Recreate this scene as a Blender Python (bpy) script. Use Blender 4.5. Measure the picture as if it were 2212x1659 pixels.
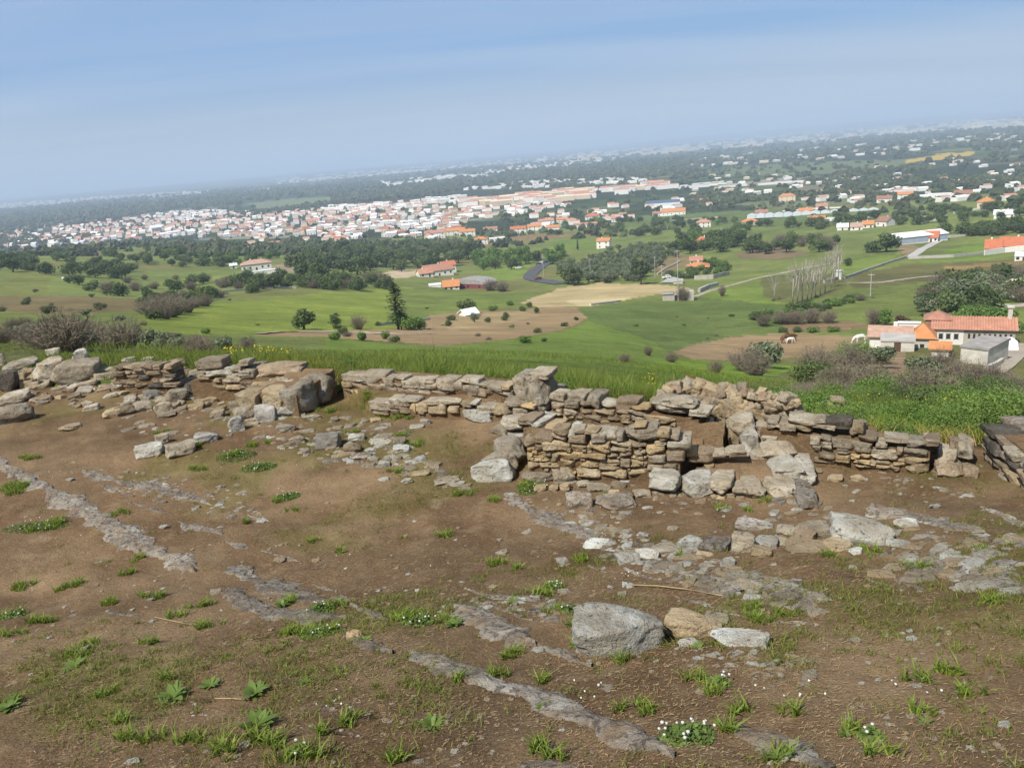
import bpy, bmesh, math, random
import numpy as np
from mathutils import Matrix, Vector, noise as mnoise

# ------------------------------------------------------------------ camera, sky, sun, exposure
for o in list(bpy.data.objects):
    bpy.data.objects.remove(o)
SC = bpy.context.scene
COL = SC.collection
EYE = 1.65
FPX = 1702.0                     # focal length in pixels of a 2212 wide frame
PITCH, ROLL = math.radians(16.3), math.radians(4.8)
cp, sp, cr, sr = math.cos(PITCH), math.sin(PITCH), math.cos(ROLL), math.sin(ROLL)
FW = np.array([0, cp, -sp]); U0 = np.array([0, sp, cp]); X0 = np.array([1.0, 0, 0])
RT = cr * X0 - sr * U0; UP = cr * U0 + sr * X0
cam_data = bpy.data.cameras.new('camera'); cam = bpy.data.objects.new('camera', cam_data); COL.objects.link(cam)
cam_data.sensor_width = 36.0; cam_data.lens = 36.0 * FPX / 2212.0
cam_data.clip_start = 0.05; cam_data.clip_end = 300000.0
cam.matrix_world = Matrix(((RT[0], UP[0], -FW[0], 0), (RT[1], UP[1], -FW[1], 0), (RT[2], UP[2], -FW[2], EYE), (0, 0, 0, 1)))
SC.camera = cam

SUN_DIR = Vector((-0.46, -0.50, 0.84)).normalized()      # towards the sun: behind the camera, high, to the left
SUN_EL = math.asin(SUN_DIR.z); SUN_AZ = math.atan2(SUN_DIR.x, SUN_DIR.y)
world = bpy.data.worlds.new('World'); SC.world = world; world.use_nodes = True
wn = world.node_tree.nodes; wl = world.node_tree.links
for n in list(wn): wn.remove(n)
w_out = wn.new('ShaderNodeOutputWorld'); w_bg = wn.new('ShaderNodeBackground'); w_bg.inputs['Strength'].default_value = 0.085
w_sky = wn.new('ShaderNodeTexSky'); w_sky.sky_type = 'NISHITA'; w_sky.sun_disc = False
w_sky.sun_elevation = SUN_EL; w_sky.sun_rotation = SUN_AZ
w_sky.altitude = 150; w_sky.air_density = 1.15; w_sky.dust_density = 0.3; w_sky.ozone_density = 3.0
# thin streaks of high cloud
w_tc = wn.new('ShaderNodeTexCoord'); w_sep = wn.new('ShaderNodeSeparateXYZ'); wl.new(w_tc.outputs['Generated'], w_sep.inputs[0])
w_add = wn.new('ShaderNodeMath'); w_add.operation = 'ADD'; w_add.inputs[1].default_value = 0.12; wl.new(w_sep.outputs['Z'], w_add.inputs[0])
w_max = wn.new('ShaderNodeMath'); w_max.operation = 'MAXIMUM'; w_max.inputs[1].default_value = 0.05; wl.new(w_add.outputs[0], w_max.inputs[0])
w_dx = wn.new('ShaderNodeMath'); w_dx.operation = 'DIVIDE'; wl.new(w_sep.outputs['X'], w_dx.inputs[0]); wl.new(w_max.outputs[0], w_dx.inputs[1])
w_dy = wn.new('ShaderNodeMath'); w_dy.operation = 'DIVIDE'; wl.new(w_sep.outputs['Y'], w_dy.inputs[0]); wl.new(w_max.outputs[0], w_dy.inputs[1])
w_cmb = wn.new('ShaderNodeCombineXYZ'); wl.new(w_dx.outputs[0], w_cmb.inputs[0]); wl.new(w_dy.outputs[0], w_cmb.inputs[1])
w_map = wn.new('ShaderNodeMapping'); w_map.inputs['Scale'].default_value = (0.22, 1.0, 1); w_map.inputs['Rotation'].default_value = (0, 0, 0.25)
wl.new(w_cmb.outputs[0], w_map.inputs[0])
w_nz = wn.new('ShaderNodeTexNoise'); w_nz.inputs['Scale'].default_value = 0.9; w_nz.inputs['Detail'].default_value = 5; w_nz.inputs['Roughness'].default_value = 0.5
w_nz.inputs['Distortion'].default_value = 0.4; wl.new(w_map.outputs[0], w_nz.inputs['Vector'])
w_rmp = wn.new('ShaderNodeMapRange'); w_rmp.inputs['From Min'].default_value = 0.42; w_rmp.inputs['From Max'].default_value = 0.72
w_rmp.inputs['To Min'].default_value = 0.0; w_rmp.inputs['To Max'].default_value = 0.42; wl.new(w_nz.outputs['Fac'], w_rmp.inputs['Value'])
w_mix = wn.new('ShaderNodeMixRGB'); w_mix.inputs['Color2'].default_value = (5.2, 6.0, 7.6, 1)
wl.new(w_rmp.outputs[0], w_mix.inputs['Fac']); wl.new(w_sky.outputs[0], w_mix.inputs['Color1'])
# bluish murk low over the horizon
w_rp = wn.new('ShaderNodeValToRGB'); w_rp.color_ramp.interpolation = 'EASE'; w_el = w_rp.color_ramp.elements
w_el[0].position = 0.0; w_el[0].color = (0.450, 0.515, 0.610, 1); w_el[1].position = 0.30; w_el[1].color = (0.105, 0.270, 0.640, 1)
for p_, c_ in ((0.05, (0.365, 0.470, 0.630)), (0.12, (0.200, 0.375, 0.665))): q_ = w_el.new(p_); q_.color = (*c_, 1)
wl.new(w_sep.outputs['Z'], w_rp.inputs[0])
w_sc = wn.new('ShaderNodeVectorMath'); w_sc.operation = 'SCALE'; w_sc.inputs['Scale'].default_value = 1.0 / 0.085 * 0.88; wl.new(w_rp.outputs[0], w_sc.inputs[0])
w_hz = wn.new('ShaderNodeMapRange'); w_hz.interpolation_type = 'SMOOTHSTEP'; w_hz.inputs['From Min'].default_value = 0.12; w_hz.inputs['From Max'].default_value = 0.55
w_hz.inputs['To Min'].default_value = 0.88; w_hz.inputs['To Max'].default_value = 0.0; wl.new(w_sep.outputs['Z'], w_hz.inputs['Value'])
w_mh = wn.new('ShaderNodeMixRGB'); wl.new(w_sc.outputs[0], w_mh.inputs['Color2']); wl.new(w_hz.outputs[0], w_mh.inputs['Fac']); wl.new(w_mix.outputs[0], w_mh.inputs['Color1'])
w_st = wn.new('ShaderNodeMixRGB'); w_st.inputs['Color2'].default_value = (6.0, 6.7, 7.8, 1); wl.new(w_rmp.outputs[0], w_st.inputs['Fac']); wl.new(w_mh.outputs[0], w_st.inputs['Color1'])
wl.new(w_st.outputs[0], w_bg.inputs['Color']); wl.new(w_bg.outputs[0], w_out.inputs['Surface'])

sun_data = bpy.data.lights.new('sun', 'SUN'); sun = bpy.data.objects.new('sun', sun_data); COL.objects.link(sun)
sun_data.energy = 4.9; sun_data.angle = math.radians(0.53); sun_data.color = (1.0, 0.95, 0.86)
sun.rotation_euler = SUN_DIR.to_track_quat('Z', 'Y').to_euler()
SC.view_settings.view_transform = 'Standard'; SC.view_settings.look = 'None'
SC.view_settings.exposure = 0.30; SC.view_settings.gamma = 1.0; SC.view_settings.use_curve_mapping = False
SC.render.engine = 'CYCLES'
SC.cycles.use_denoising = True
SC.cycles.max_bounces = 6; SC.cycles.diffuse_bounces = 3; SC.cycles.glossy_bounces = 2; SC.cycles.volume_bounces = 1
SC.cycles.transparent_max_bounces = 8; SC.cycles.caustics_reflective = False; SC.cycles.caustics_refractive = False

# ------------------------------------------------------------------ geometry of the place
RNG = np.random.default_rng(7)
random.seed(7)

def ray(px, py):
    px = np.asarray(px, float); py = np.asarray(py, float)
    u = (px - 1106.0) / FPX; v = (829.5 - py) / FPX
    return FW + u[..., None] * RT + v[..., None] * UP

def proj(P):
    P = np.asarray(P, float) - np.array([0, 0, EYE])
    w = P @ FW; w = np.where(np.abs(w) < 1e-6, 1e-6, w)
    return 1106.0 + FPX * (P @ RT) / w, 829.5 - FPX * (P @ UP) / w, w

def P_plane(px, py, z):
    d = ray(px, py); t = (z - EYE) / d[2]
    return np.array([0, 0, EYE]) + t * d

def sstep(a, b, x):
    t = np.clip((x - a) / (b - a), 0, 1); return t * t * (3 - 2 * t)

FLOOR = -2.35
_back = [(-150, 850), (0, 850), (250, 842), (420, 850), (640, 852), (745, 865), (1100, 893), (1190, 912), (1530, 952), (1650, 968), (1752, 985), (2003, 1000), (2110, 985), (2380, 1010)]
_bp = np.array([P_plane(x, y, FLOOR)[:2] for x, y in _back])
def y_back(x): return np.interp(x, _bp[:, 0], _bp[:, 1])
_top = [(-150, 800), (0, 805), (250, 782), (420, 788), (640, 800), (745, 818), (1100, 850), (1190, 862), (1530, 905), (1650, 915), (1860, 945), (2003, 962), (2110, 955), (2380, 1000)]

_anch = []
for (x, y) in _top:
    th = math.atan2(*ray(x, y)[:2]); yb = None
    d = ray(x, y)[:2]; d = d / np.linalg.norm(d)
    # distance where this direction crosses the back wall line
    rs = np.linspace(4, 30, 600); cross = rs[np.argmax(rs * d[1] > y_back(rs * d[0]))]
    _anch.append((x, y, cross + 0.5))
_anch += [(-150, 775, 25), (100, 770, 25), (100, 740, 60), (100, 700, 120), (100, 640, 300), (100, 590, 500), (100, 530, 1500), (-150, 600, 500), (-150, 720, 110), (-150, 655, 300),
          (300, 768, 26), (300, 740, 60), (300, 705, 140), (300, 640, 340), (300, 590, 540), (300, 560, 700), (300, 520, 1480),
          (600, 770, 28), (600, 745, 70), (600, 712, 150), (600, 640, 300), (600, 600, 450), (600, 560, 700), (600, 520, 1150), (850, 765, 40), (850, 720, 150),
          (1000, 765, 40), (1000, 742, 90), (1000, 700, 190), (1000, 660, 270), (1000, 620, 420), (1000, 570, 620), (1000, 520, 950),
          (1350, 790, 35), (1350, 745, 110), (1350, 700, 190), (1350, 650, 280), (1350, 600, 400), (1350, 560, 520), (1350, 510, 780), (1350, 470, 1150),
          (1500, 830, 25), (1500, 790, 60), (1500, 768, 110), (1500, 740, 160), (1500, 700, 210),
          (1700, 650, 260), (1700, 600, 350), (1700, 560, 450), (1700, 500, 700), (1750, 750, 160), (1750, 800, 90), (1700, 850, 30), (1700, 450, 1080),
          (2000, 900, 18), (2000, 860, 40), (2000, 810, 90), (2000, 760, 150), (2000, 700, 200), (2000, 640, 260), (2000, 580, 360), (2000, 520, 520), (2000, 460, 800),
          (2200, 930, 14), (2200, 870, 45), (2200, 800, 130), (2200, 740, 170), (2200, 680, 210), (2200, 600, 320), (2200, 520, 480), (2200, 460, 720), (2380, 920, 16), (2380, 800, 120), (2380, 600, 300), (2380, 500, 480)]
_pt, _pq = [], []
for x, y, r in _anch:
    d = ray(x, y); hr = math.hypot(d[0], d[1])
    _pt.append((math.atan2(d[0], d[1]) * 3.2, math.log(r))); _pq.append(-d[2] / hr)
for th in np.linspace(-0.7, 0.7, 9):
    for r in (1700, 3000, 6000): _pt.append((th * 3.2, math.log(r))); _pq.append(101.65 / r)
_pt = np.array(_pt); _pq = np.array(_pq)
def _phi(d): return d * d * np.log(d + 1e-9)
_n = len(_pt); _D = np.linalg.norm(_pt[:, None] - _pt[None], axis=2)
_A = np.zeros((_n + 3, _n + 3)); _A[:_n, :_n] = _phi(_D) + 0.004 * np.eye(_n); _A[:_n, _n] = 1; _A[:_n, _n + 1:] = _pt; _A[_n, :_n] = 1; _A[_n + 1:, :_n] = _pt.T
_w = np.linalg.solve(_A, np.concatenate([_pq, np.zeros(3)]))

def vnoise(x, y, s, seed=0):
    """smooth value noise, range about -1..1"""
    x = np.asarray(x) / s + seed * 17.3; y = np.asarray(y) / s - seed * 9.1
    xi = np.floor(x); yi = np.floor(y); fx = x - xi; fy = y - yi
    def h(a, b):
        v = np.sin(a * 127.1 + b * 311.7 + seed * 74.7) * 43758.5453; return (v - np.floor(v)) * 2 - 1
    fx = fx * fx * (3 - 2 * fx); fy = fy * fy * (3 - 2 * fy)
    return (h(xi, yi) * (1 - fx) + h(xi + 1, yi) * fx) * (1 - fy) + (h(xi, yi + 1) * (1 - fx) + h(xi + 1, yi + 1) * fx) * fy

def inpoly(x, y, poly):
    x = np.asarray(x); y = np.asarray(y); res = np.zeros(x.shape, bool); n = len(poly)
    for i in range(n):
        x1, y1 = poly[i]; x2, y2 = poly[(i + 1) % n]
        if y1 == y2: continue
        c = ((y1 > y) != (y2 > y)) & (x < (x2 - x1) * (y - y1) / (y2 - y1) + x1)
        res ^= c
    return res

def z_back(x, y):
    shp = np.shape(x); x = np.ravel(x).astype(float); y = np.ravel(y).astype(float)
    r = np.maximum(np.hypot(x, y), 4.0); th = np.clip(np.arctan2(x, y), -0.72, 0.72)
    lr = np.log(np.clip(r, 8.0, 6000.0)); q = np.empty_like(r)
    for i in range(0, len(r), 40000):
        s = slice(i, i + 40000); a = np.stack([th[s] * 3.2, lr[s]], 1)
        d = np.sqrt(((a[:, None] - _pt[None]) ** 2).sum(2))
        q[s] = _phi(d) @ _w[:_n] + _w[_n] + a @ _w[_n + 1:]
    qp = 101.65 / r; w = sstep(math.log(1150), math.log(1900), np.log(r)); q = q * (1 - w) + qp * w
    z = EYE - q * r
    z = z + sstep(30, 120, r) * (1 - sstep(900, 1500, r)) * (vnoise(x, y, 70, 1) * 1.4 + vnoise(x, y, 28, 2) * 0.45)
    z = z + sstep(9000, 16000, r) * (20 + 30 * vnoise(x, y, 9000, 5))                     # far low rises
    z = z + 120 * np.exp(-((np.arctan2(x, y) - 0.36) / 0.26) ** 2) * sstep(14000, 24000, r)
    return z.reshape(shp)

# raised earth between the parallel walls (plan polygons, level)
_fills = []
def add_fill(pix, z):
    _fills.append(([tuple(P_plane(a, b, zz)[:2]) for a, b, zz in pix], z))
add_fill([(1160, 1003, FLOOR), (1478, 1016, FLOOR), (1545, 965, -2.1), (1530, 940, -2.03), (1190, 900, -2.03), (1130, 975, FLOOR)], -1.98)
add_fill([(800, 884, FLOOR), (1090, 900, FLOOR), (1100, 884, FLOOR), (745, 856, FLOOR)], -2.12)
add_fill([(1478, 1050, FLOOR), (1560, 1062, FLOOR), (1700, 1052, FLOOR), (1690, 985, FLOOR), (1545, 960, -2.1)], -2.2)
add_fill([(1752, 985, FLOOR), (2003, 1004, FLOOR), (2003, 980, FLOOR), (1650, 955, FLOOR)], -2.03)

def H(x, y):
    x = np.asarray(x, float); y = np.asarray(y, float)
    k = 0.10
    a = -0.31 * y + 0.02 * x; b = FLOOR + 0.0 * x
    zf = np.logaddexp(a / k, b / k) * k
    zf = zf + 0.035 * vnoise(x, y, 0.9, 3) + 0.026 * vnoise(x, y, 0.33, 4) + 0.013 * vnoise(x, y, 0.12, 6)
    for poly, z in _fills:
        zf = np.where(inpoly(x, y, poly), z + 0.03 * vnoise(x, y, 0.3, 8), zf)
    w = sstep(0.0, 1.0, (y - y_back(x)) / (0.9 + 1.7 * sstep(-2.8, -4.5, x)) + 0.08 * vnoise(x, y, 0.5, 9))
    zb = z_back(x, y) + 0.05 * vnoise(x, y, 0.8, 10)
    zl = np.where(y < 0, np.minimum(zf, 3.5), zf)
    return zl * (1 - w) + zb * w

# ------------------------------------------------------------------ helpers
def tag(o, label=None, cat=None, group=None, kind=None):
    if label: o['label'] = label
    if cat: o['category'] = cat
    if group: o['group'] = group
    if kind: o['kind'] = kind
    return o
def empty(name, loc, rz=0.0, label=None, cat=None, group=None):
    o = bpy.data.objects.new(name, None); COL.objects.link(o); o.location = loc; o.rotation_euler = (0, 0, rz); o.empty_display_size = 0.2
    return tag(o, label, cat, group)
def link(name, me, parent=None, loc=(0, 0, 0), rot=(0, 0, 0), scale=(1, 1, 1)):
    o = bpy.data.objects.new(name, me); COL.objects.link(o)
    if parent: o.parent = parent
    o.location = loc; o.rotation_euler = rot; o.scale = scale
    return o
def mesh_np(name, V, F, mats, midx=None, smooth=False, col=None):
    V = np.asarray(V, np.float32); F = np.asarray(F, np.int32); k = F.shape[1]
    me = bpy.data.meshes.new(name); me.vertices.add(len(V)); me.vertices.foreach_set('co', V.ravel())
    me.loops.add(F.size); me.loops.foreach_set('vertex_index', F.ravel())
    me.polygons.add(len(F)); me.polygons.foreach_set('loop_start', np.arange(0, F.size, k, dtype=np.int32))
    me.polygons.foreach_set('loop_total', np.full(len(F), k, np.int32))
    if midx is not None: me.polygons.foreach_set('material_index', np.asarray(midx, np.int32))
    me.polygons.foreach_set('use_smooth', np.full(len(F), smooth))
    for m in (mats if isinstance(mats, (list, tuple)) else [mats]): me.materials.append(m)
    if col is not None:
        at = me.attributes.new('Col', 'FLOAT_COLOR', 'POINT'); c = np.ones((len(V), 4), np.float32); c[:, :3] = col
        at.data.foreach_set('color', c.ravel())
    me.update(); me.validate()
    return me
class MB:
    """collects boxes, prisms and tubes of one part"""
    def __init__(s): s.v = []; s.f = []; s.m = []
    def add(s, v, f, m=0):
        b = len(s.v); s.v += [tuple(p) for p in v]; s.f += [tuple(i + b for i in q) for q in f]; s.m += [m] * len(f)
    def box(s, x0, x1, y0, y1, z0, z1, m=0):
        s.add([(x0, y0, z0), (x1, y0, z0), (x1, y1, z0), (x0, y1, z0), (x0, y0, z1), (x1, y0, z1), (x1, y1, z1), (x0, y1, z1)],
              [(0, 3, 2, 1), (4, 5, 6, 7), (0, 1, 5, 4), (1, 2, 6, 5), (2, 3, 7, 6), (3, 0, 4, 7)], m)
    def tube(s, pts, radii, n=5, m=0):
        pts = [Vector(p) for p in pts]; b = len(s.v); rings = []
        for i, p in enumerate(pts):
            d = (pts[min(i + 1, len(pts) - 1)] - pts[max(i - 1, 0)]); d = d.normalized() if d.length > 1e-9 else Vector((0, 0, 1))
            a = d.orthogonal().normalized(); c = d.cross(a)
            rings.append([p + (a * math.cos(2 * math.pi * j / n) + c * math.sin(2 * math.pi * j / n)) * radii[i] for j in range(n)])
        v = [q for r in rings for q in r]; f = []
        for i in range(len(pts) - 1):
            for j in range(n): f.append((i * n + j, i * n + (j + 1) % n, (i + 1) * n + (j + 1) % n, (i + 1) * n + j))
        f.append(tuple(range(n - 1, -1, -1))); f.append(tuple((len(pts) - 1) * n + j for j in range(n)))
        s.add(v, f, m)
    def mesh(s, name, mats, smooth=False):
        me = bpy.data.meshes.new(name); me.from_pydata(s.v, [], s.f)
        for m in (mats if isinstance(mats, (list, tuple)) else [mats]): me.materials.append(m)
        me.polygons.foreach_set('material_index', s.m); me.polygons.foreach_set('use_smooth', [smooth] * len(s.f)); me.update()
        return me
    def build(s, name, mats, parent=None, smooth=False, **k): return link(name, s.mesh(name, mats, smooth), parent, **k)

# ------------------------------------------------------------------ materials
MATS = {}
def newmat(name, rough=0.85, spec=0.25):
    m = bpy.data.materials.new(name); m.use_nodes = True; nt = m.node_tree; b = nt.nodes['Principled BSDF']
    b.inputs['Roughness'].default_value = rough; b.inputs['Specular IOR Level'].default_value = spec
    MATS[name] = m; return m, nt, b
def N(nt, typ, **kw):
    n = nt.nodes.new(typ)
    for k, v in kw.items():
        if k in n.inputs: n.inputs[k].default_value = v
        else: setattr(n, k, v)
    return n
def noise(nt, vec, scale, detail=4, rough=0.55, dist=0.0):
    n = N(nt, 'ShaderNodeTexNoise', Scale=scale, Detail=detail, Roughness=rough, Distortion=dist)
    if vec is not None: nt.links.new(vec, n.inputs['Vector'])
    return n.outputs['Fac']
def rng(nt, fac, a, b, c=0.0, d=1.0):
    n = N(nt, 'ShaderNodeMapRange'); n.inputs['From Min'].default_value = a; n.inputs['From Max'].default_value = b
    n.inputs['To Min'].default_value = c; n.inputs['To Max'].default_value = d; nt.links.new(fac, n.inputs['Value']); return n.outputs[0]
def mix(nt, fac, c1, c2, mode='MIX'):
    n = N(nt, 'ShaderNodeMixRGB', blend_type=mode)
    for s, c in (('Fac', fac), ('Color1', c1), ('Color2', c2)):
        if hasattr(c, 'links') or hasattr(c, 'is_output'): nt.links.new(c, n.inputs[s])
        elif s == 'Fac': n.inputs[s].default_value = c
        else: n.inputs[s].default_value = (*c, 1)
    return n.outputs[0]
def bump(nt, b, h, strength, dist):
    n = N(nt, 'ShaderNodeBump', Strength=strength, Distance=dist); nt.links.new(h, n.inputs['Height'])
    nt.links.new(n.outputs[0], b.inputs['Normal']); return n
def math2(nt, op, a, b):
    n = N(nt, 'ShaderNodeMath', operation=op)
    for i, v in enumerate((a, b)):
        if isinstance(v, (int, float)): n.inputs[i].default_value = v
        else: nt.links.new(v, n.inputs[i])
    return n.outputs[0]

def stone_mat(name, base, dark, lichen, lich_amt=0.5, spots=0.5, dirt=0.0):
    """weathered limestone: mottled body, pale and dark lichen, pits"""
    m, nt, b = newmat(name, 0.93, 0.12)
    pos = N(nt, 'ShaderNodeNewGeometry').outputs['Position']; oi = N(nt, 'ShaderNodeObjectInfo')
    c = mix(nt, rng(nt, noise(nt, pos, 5.0, 5, 0.6), 0.35, 0.68), base, dark)
    c = mix(nt, rng(nt, noise(nt, pos, 2.3, 5, 0.65, 0.5), 0.62 - 0.2 * lich_amt, 0.78 - 0.2 * lich_amt), c, lichen)
    c = mix(nt, rng(nt, noise(nt, pos, 21, 4, 0.6), 0.64 - 0.08 * spots, 0.72 - 0.08 * spots, 0, 0.75), c, (0.085, 0.078, 0.066))
    c = mix(nt, rng(nt, noise(nt, pos, 34, 3, 0.6), 0.62, 0.72, 0, 0.6), c, (0.52, 0.50, 0.44))
    c = mix(nt, rng(nt, noise(nt, pos, 120, 3, 0.6), 0.3, 0.75), mix(nt, 1.0, c, (0.78, 0.78, 0.78), 'MULTIPLY'), c)
    if dirt: c = mix(nt, rng(nt, noise(nt, pos, 4.2, 6, 0.7, 0.4), 0.50, 0.62, 0, dirt), c, (0.24, 0.16, 0.092))
    v = rng(nt, oi.outputs['Random'], 0, 1, 0.72, 1.22)
    hs = N(nt, 'ShaderNodeHueSaturation'); nt.links.new(c, hs.inputs['Color']); nt.links.new(v, hs.inputs['Value'])
    nt.links.new(hs.outputs[0], b.inputs['Base Color'])
    h = math2(nt, 'ADD', noise(nt, pos, 14, 7, 0.68), math2(nt, 'MULTIPLY', noise(nt, pos, 60, 4, 0.6), 0.35))
    bump(nt, b, h, 1.0, 0.06)
    return m
stone_mat('stone_grey', (0.482, 0.409, 0.297), (0.308, 0.252, 0.174), (0.560, 0.515, 0.414), 0.55, 0.7)
stone_mat('stone_ochre', (0.526, 0.409, 0.252), (0.358, 0.269, 0.162), (0.560, 0.482, 0.347), 0.45, 0.45)
stone_mat('stone_yellow', (0.610, 0.459, 0.252), (0.448, 0.319, 0.168), (0.627, 0.538, 0.370), 0.35, 0.35)
stone_mat('stone_brown', (0.414, 0.319, 0.213), (0.274, 0.204, 0.132), (0.493, 0.420, 0.314), 0.45, 0.6)
stone_mat('stone_white', (0.549, 0.511, 0.421), (0.383, 0.338, 0.255), (0.680, 0.680, 0.613), 0.75, 0.7)
stone_mat('stone_bluegrey', (0.416, 0.382, 0.325), (0.262, 0.234, 0.188), (0.536, 0.513, 0.456), 0.6, 0.7)
stone_mat('stone_dark', (0.190, 0.165, 0.128), (0.110, 0.094, 0.075), (0.300, 0.275, 0.230), 0.3, 0.8)  # darkest tone; on the pier's side and two upright stones it paints shade
stone_mat('bedrock', (0.430, 0.375, 0.300), (0.200, 0.160, 0.122), (0.540, 0.505, 0.435), 0.50, 1.4, 0.55)
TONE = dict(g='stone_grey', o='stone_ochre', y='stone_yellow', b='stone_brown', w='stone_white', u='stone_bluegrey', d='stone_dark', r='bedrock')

def soil_mat(name, c1, c2, c3, c4):
    m, nt, b = newmat(name, 0.97, 0.08)
    pos = N(nt, 'ShaderNodeNewGeometry').outputs['Position']
    at = N(nt, 'ShaderNodeAttribute', attribute_name='Col').outputs['Color']
    c = mix(nt, rng(nt, noise(nt, pos, 0.75, 5, 0.6), 0.36, 0.64), c1, c2)
    c = mix(nt, rng(nt, noise(nt, pos, 3.3, 6, 0.65), 0.52, 0.74, 0, 0.8), c, c3)
    mp = N(nt, 'ShaderNodeMapping'); mp.inputs['Scale'].default_value = (1, 2.6, 1); mp.inputs['Rotation'].default_value = (0, 0, 0.3); nt.links.new(pos, mp.inputs[0])
    c = mix(nt, rng(nt, noise(nt, mp.outputs[0], 26, 6, 0.7), 0.52, 0.72, 0, 0.7), c, c4)
    c = mix(nt, rng(nt, noise(nt, pos, 70, 4, 0.7), 0.30, 0.55, 0.55, 0.0), c, (0.05, 0.030, 0.018))
    c = mix(nt, 1.0, c, at, 'MULTIPLY')
    nt.links.new(c, b.inputs['Base Color'])
    h = math2(nt, 'ADD', noise(nt, pos, 9, 8, 0.7), math2(nt, 'MULTIPLY', noise(nt, pos, 55, 5, 0.7), 0.5))
    bump(nt, b, h, 0.9, 0.05)
    return m
soil_mat('soil', (0.150, 0.090, 0.047), (0.250, 0.168, 0.093), (0.305, 0.225, 0.132), (0.40, 0.31, 0.195))

def grass_ground(name):
    """turf and tilled land: vertex colour broken up at several scales"""
    m, nt, b = newmat(name, 0.95, 0.1)
    pos = N(nt, 'ShaderNodeNewGeometry').outputs['Position']
    at = N(nt, 'ShaderNodeAttribute', attribute_name='Col').outputs['Color']
    k = mix(nt, rng(nt, noise(nt, pos, 0.045, 6, 0.65), 0.3, 0.7), (0.72, 0.74, 0.70), (1.22, 1.18, 1.1))
    c = mix(nt, 1.0, at, k, 'MULTIPLY')
    mp = N(nt, 'ShaderNodeMapping'); mp.inputs['Scale'].default_value = (0.35, 1.3, 1); mp.inputs['Rotation'].default_value = (0, 0, -0.25); nt.links.new(pos, mp.inputs[0])
    k = mix(nt, rng(nt, noise(nt, mp.outputs[0], 0.5, 6, 0.7), 0.3, 0.7), (0.62, 0.66, 0.62), (1.3, 1.28, 1.2))
    c = mix(nt, 1.0, c, k, 'MULTIPLY')
    k = mix(nt, rng(nt, noise(nt, pos, 3.5, 6, 0.75), 0.32, 0.68), (0.5, 0.53, 0.5), (1.5, 1.47, 1.4))
    c = mix(nt, 1.0, c, k, 'MULTIPLY')
    c = mix(nt, rng(nt, noise(nt, pos, 0.16, 7, 0.72, 0.6), 0.54, 0.66, 0, 0.45), c, mix(nt, 1.0, c, (0.55, 0.55, 0.62), 'MULTIPLY'))
    c = mix(nt, rng(nt, noise(nt, pos, 0.021, 7, 0.7, 0.8), 0.52, 0.68, 0, 0.5), c, mix(nt, 0.5, c, (0.16, 0.135, 0.055)))
    nt.links.new(c, b.inputs['Base Color'])
    bump(nt, b, noise(nt, pos, 1.2, 8, 0.78), 0.7, 0.5)
    return m
grass_ground('turf')
def tilled():
    m, nt, b = newmat('tilled', 0.96, 0.1)
    pos = N(nt, 'ShaderNodeNewGeometry').outputs['Position']; c = N(nt, 'ShaderNodeAttribute', attribute_name='Col').outputs['Color']
    mp = N(nt, 'ShaderNodeMapping'); mp.inputs['Scale'].default_value = (0.035, 0.75, 1); mp.inputs['Rotation'].default_value = (0, 0, 0.32); nt.links.new(pos, mp.inputs[0])
    c = mix(nt, 1.0, c, mix(nt, rng(nt, noise(nt, mp.outputs[0], 1.0, 5, 0.7, 0.3), 0.35, 0.65), (0.70, 0.70, 0.70), (1.25, 1.23, 1.18)), 'MULTIPLY')
    c = mix(nt, 1.0, c, mix(nt, rng(nt, noise(nt, pos, 0.06, 6, 0.65), 0.3, 0.7), (0.78, 0.78, 0.76), (1.2, 1.18, 1.15)), 'MULTIPLY')
    c = mix(nt, rng(nt, noise(nt, pos, 0.22, 7, 0.75), 0.60, 0.70, 0, 0.55), c, (0.12, 0.135, 0.05))
    nt.links.new(c, b.inputs['Base Color']); bump(nt, b, noise(nt, mp.outputs[0], 2.0, 6, 0.7), 0.6, 0.4)
tilled()

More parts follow.
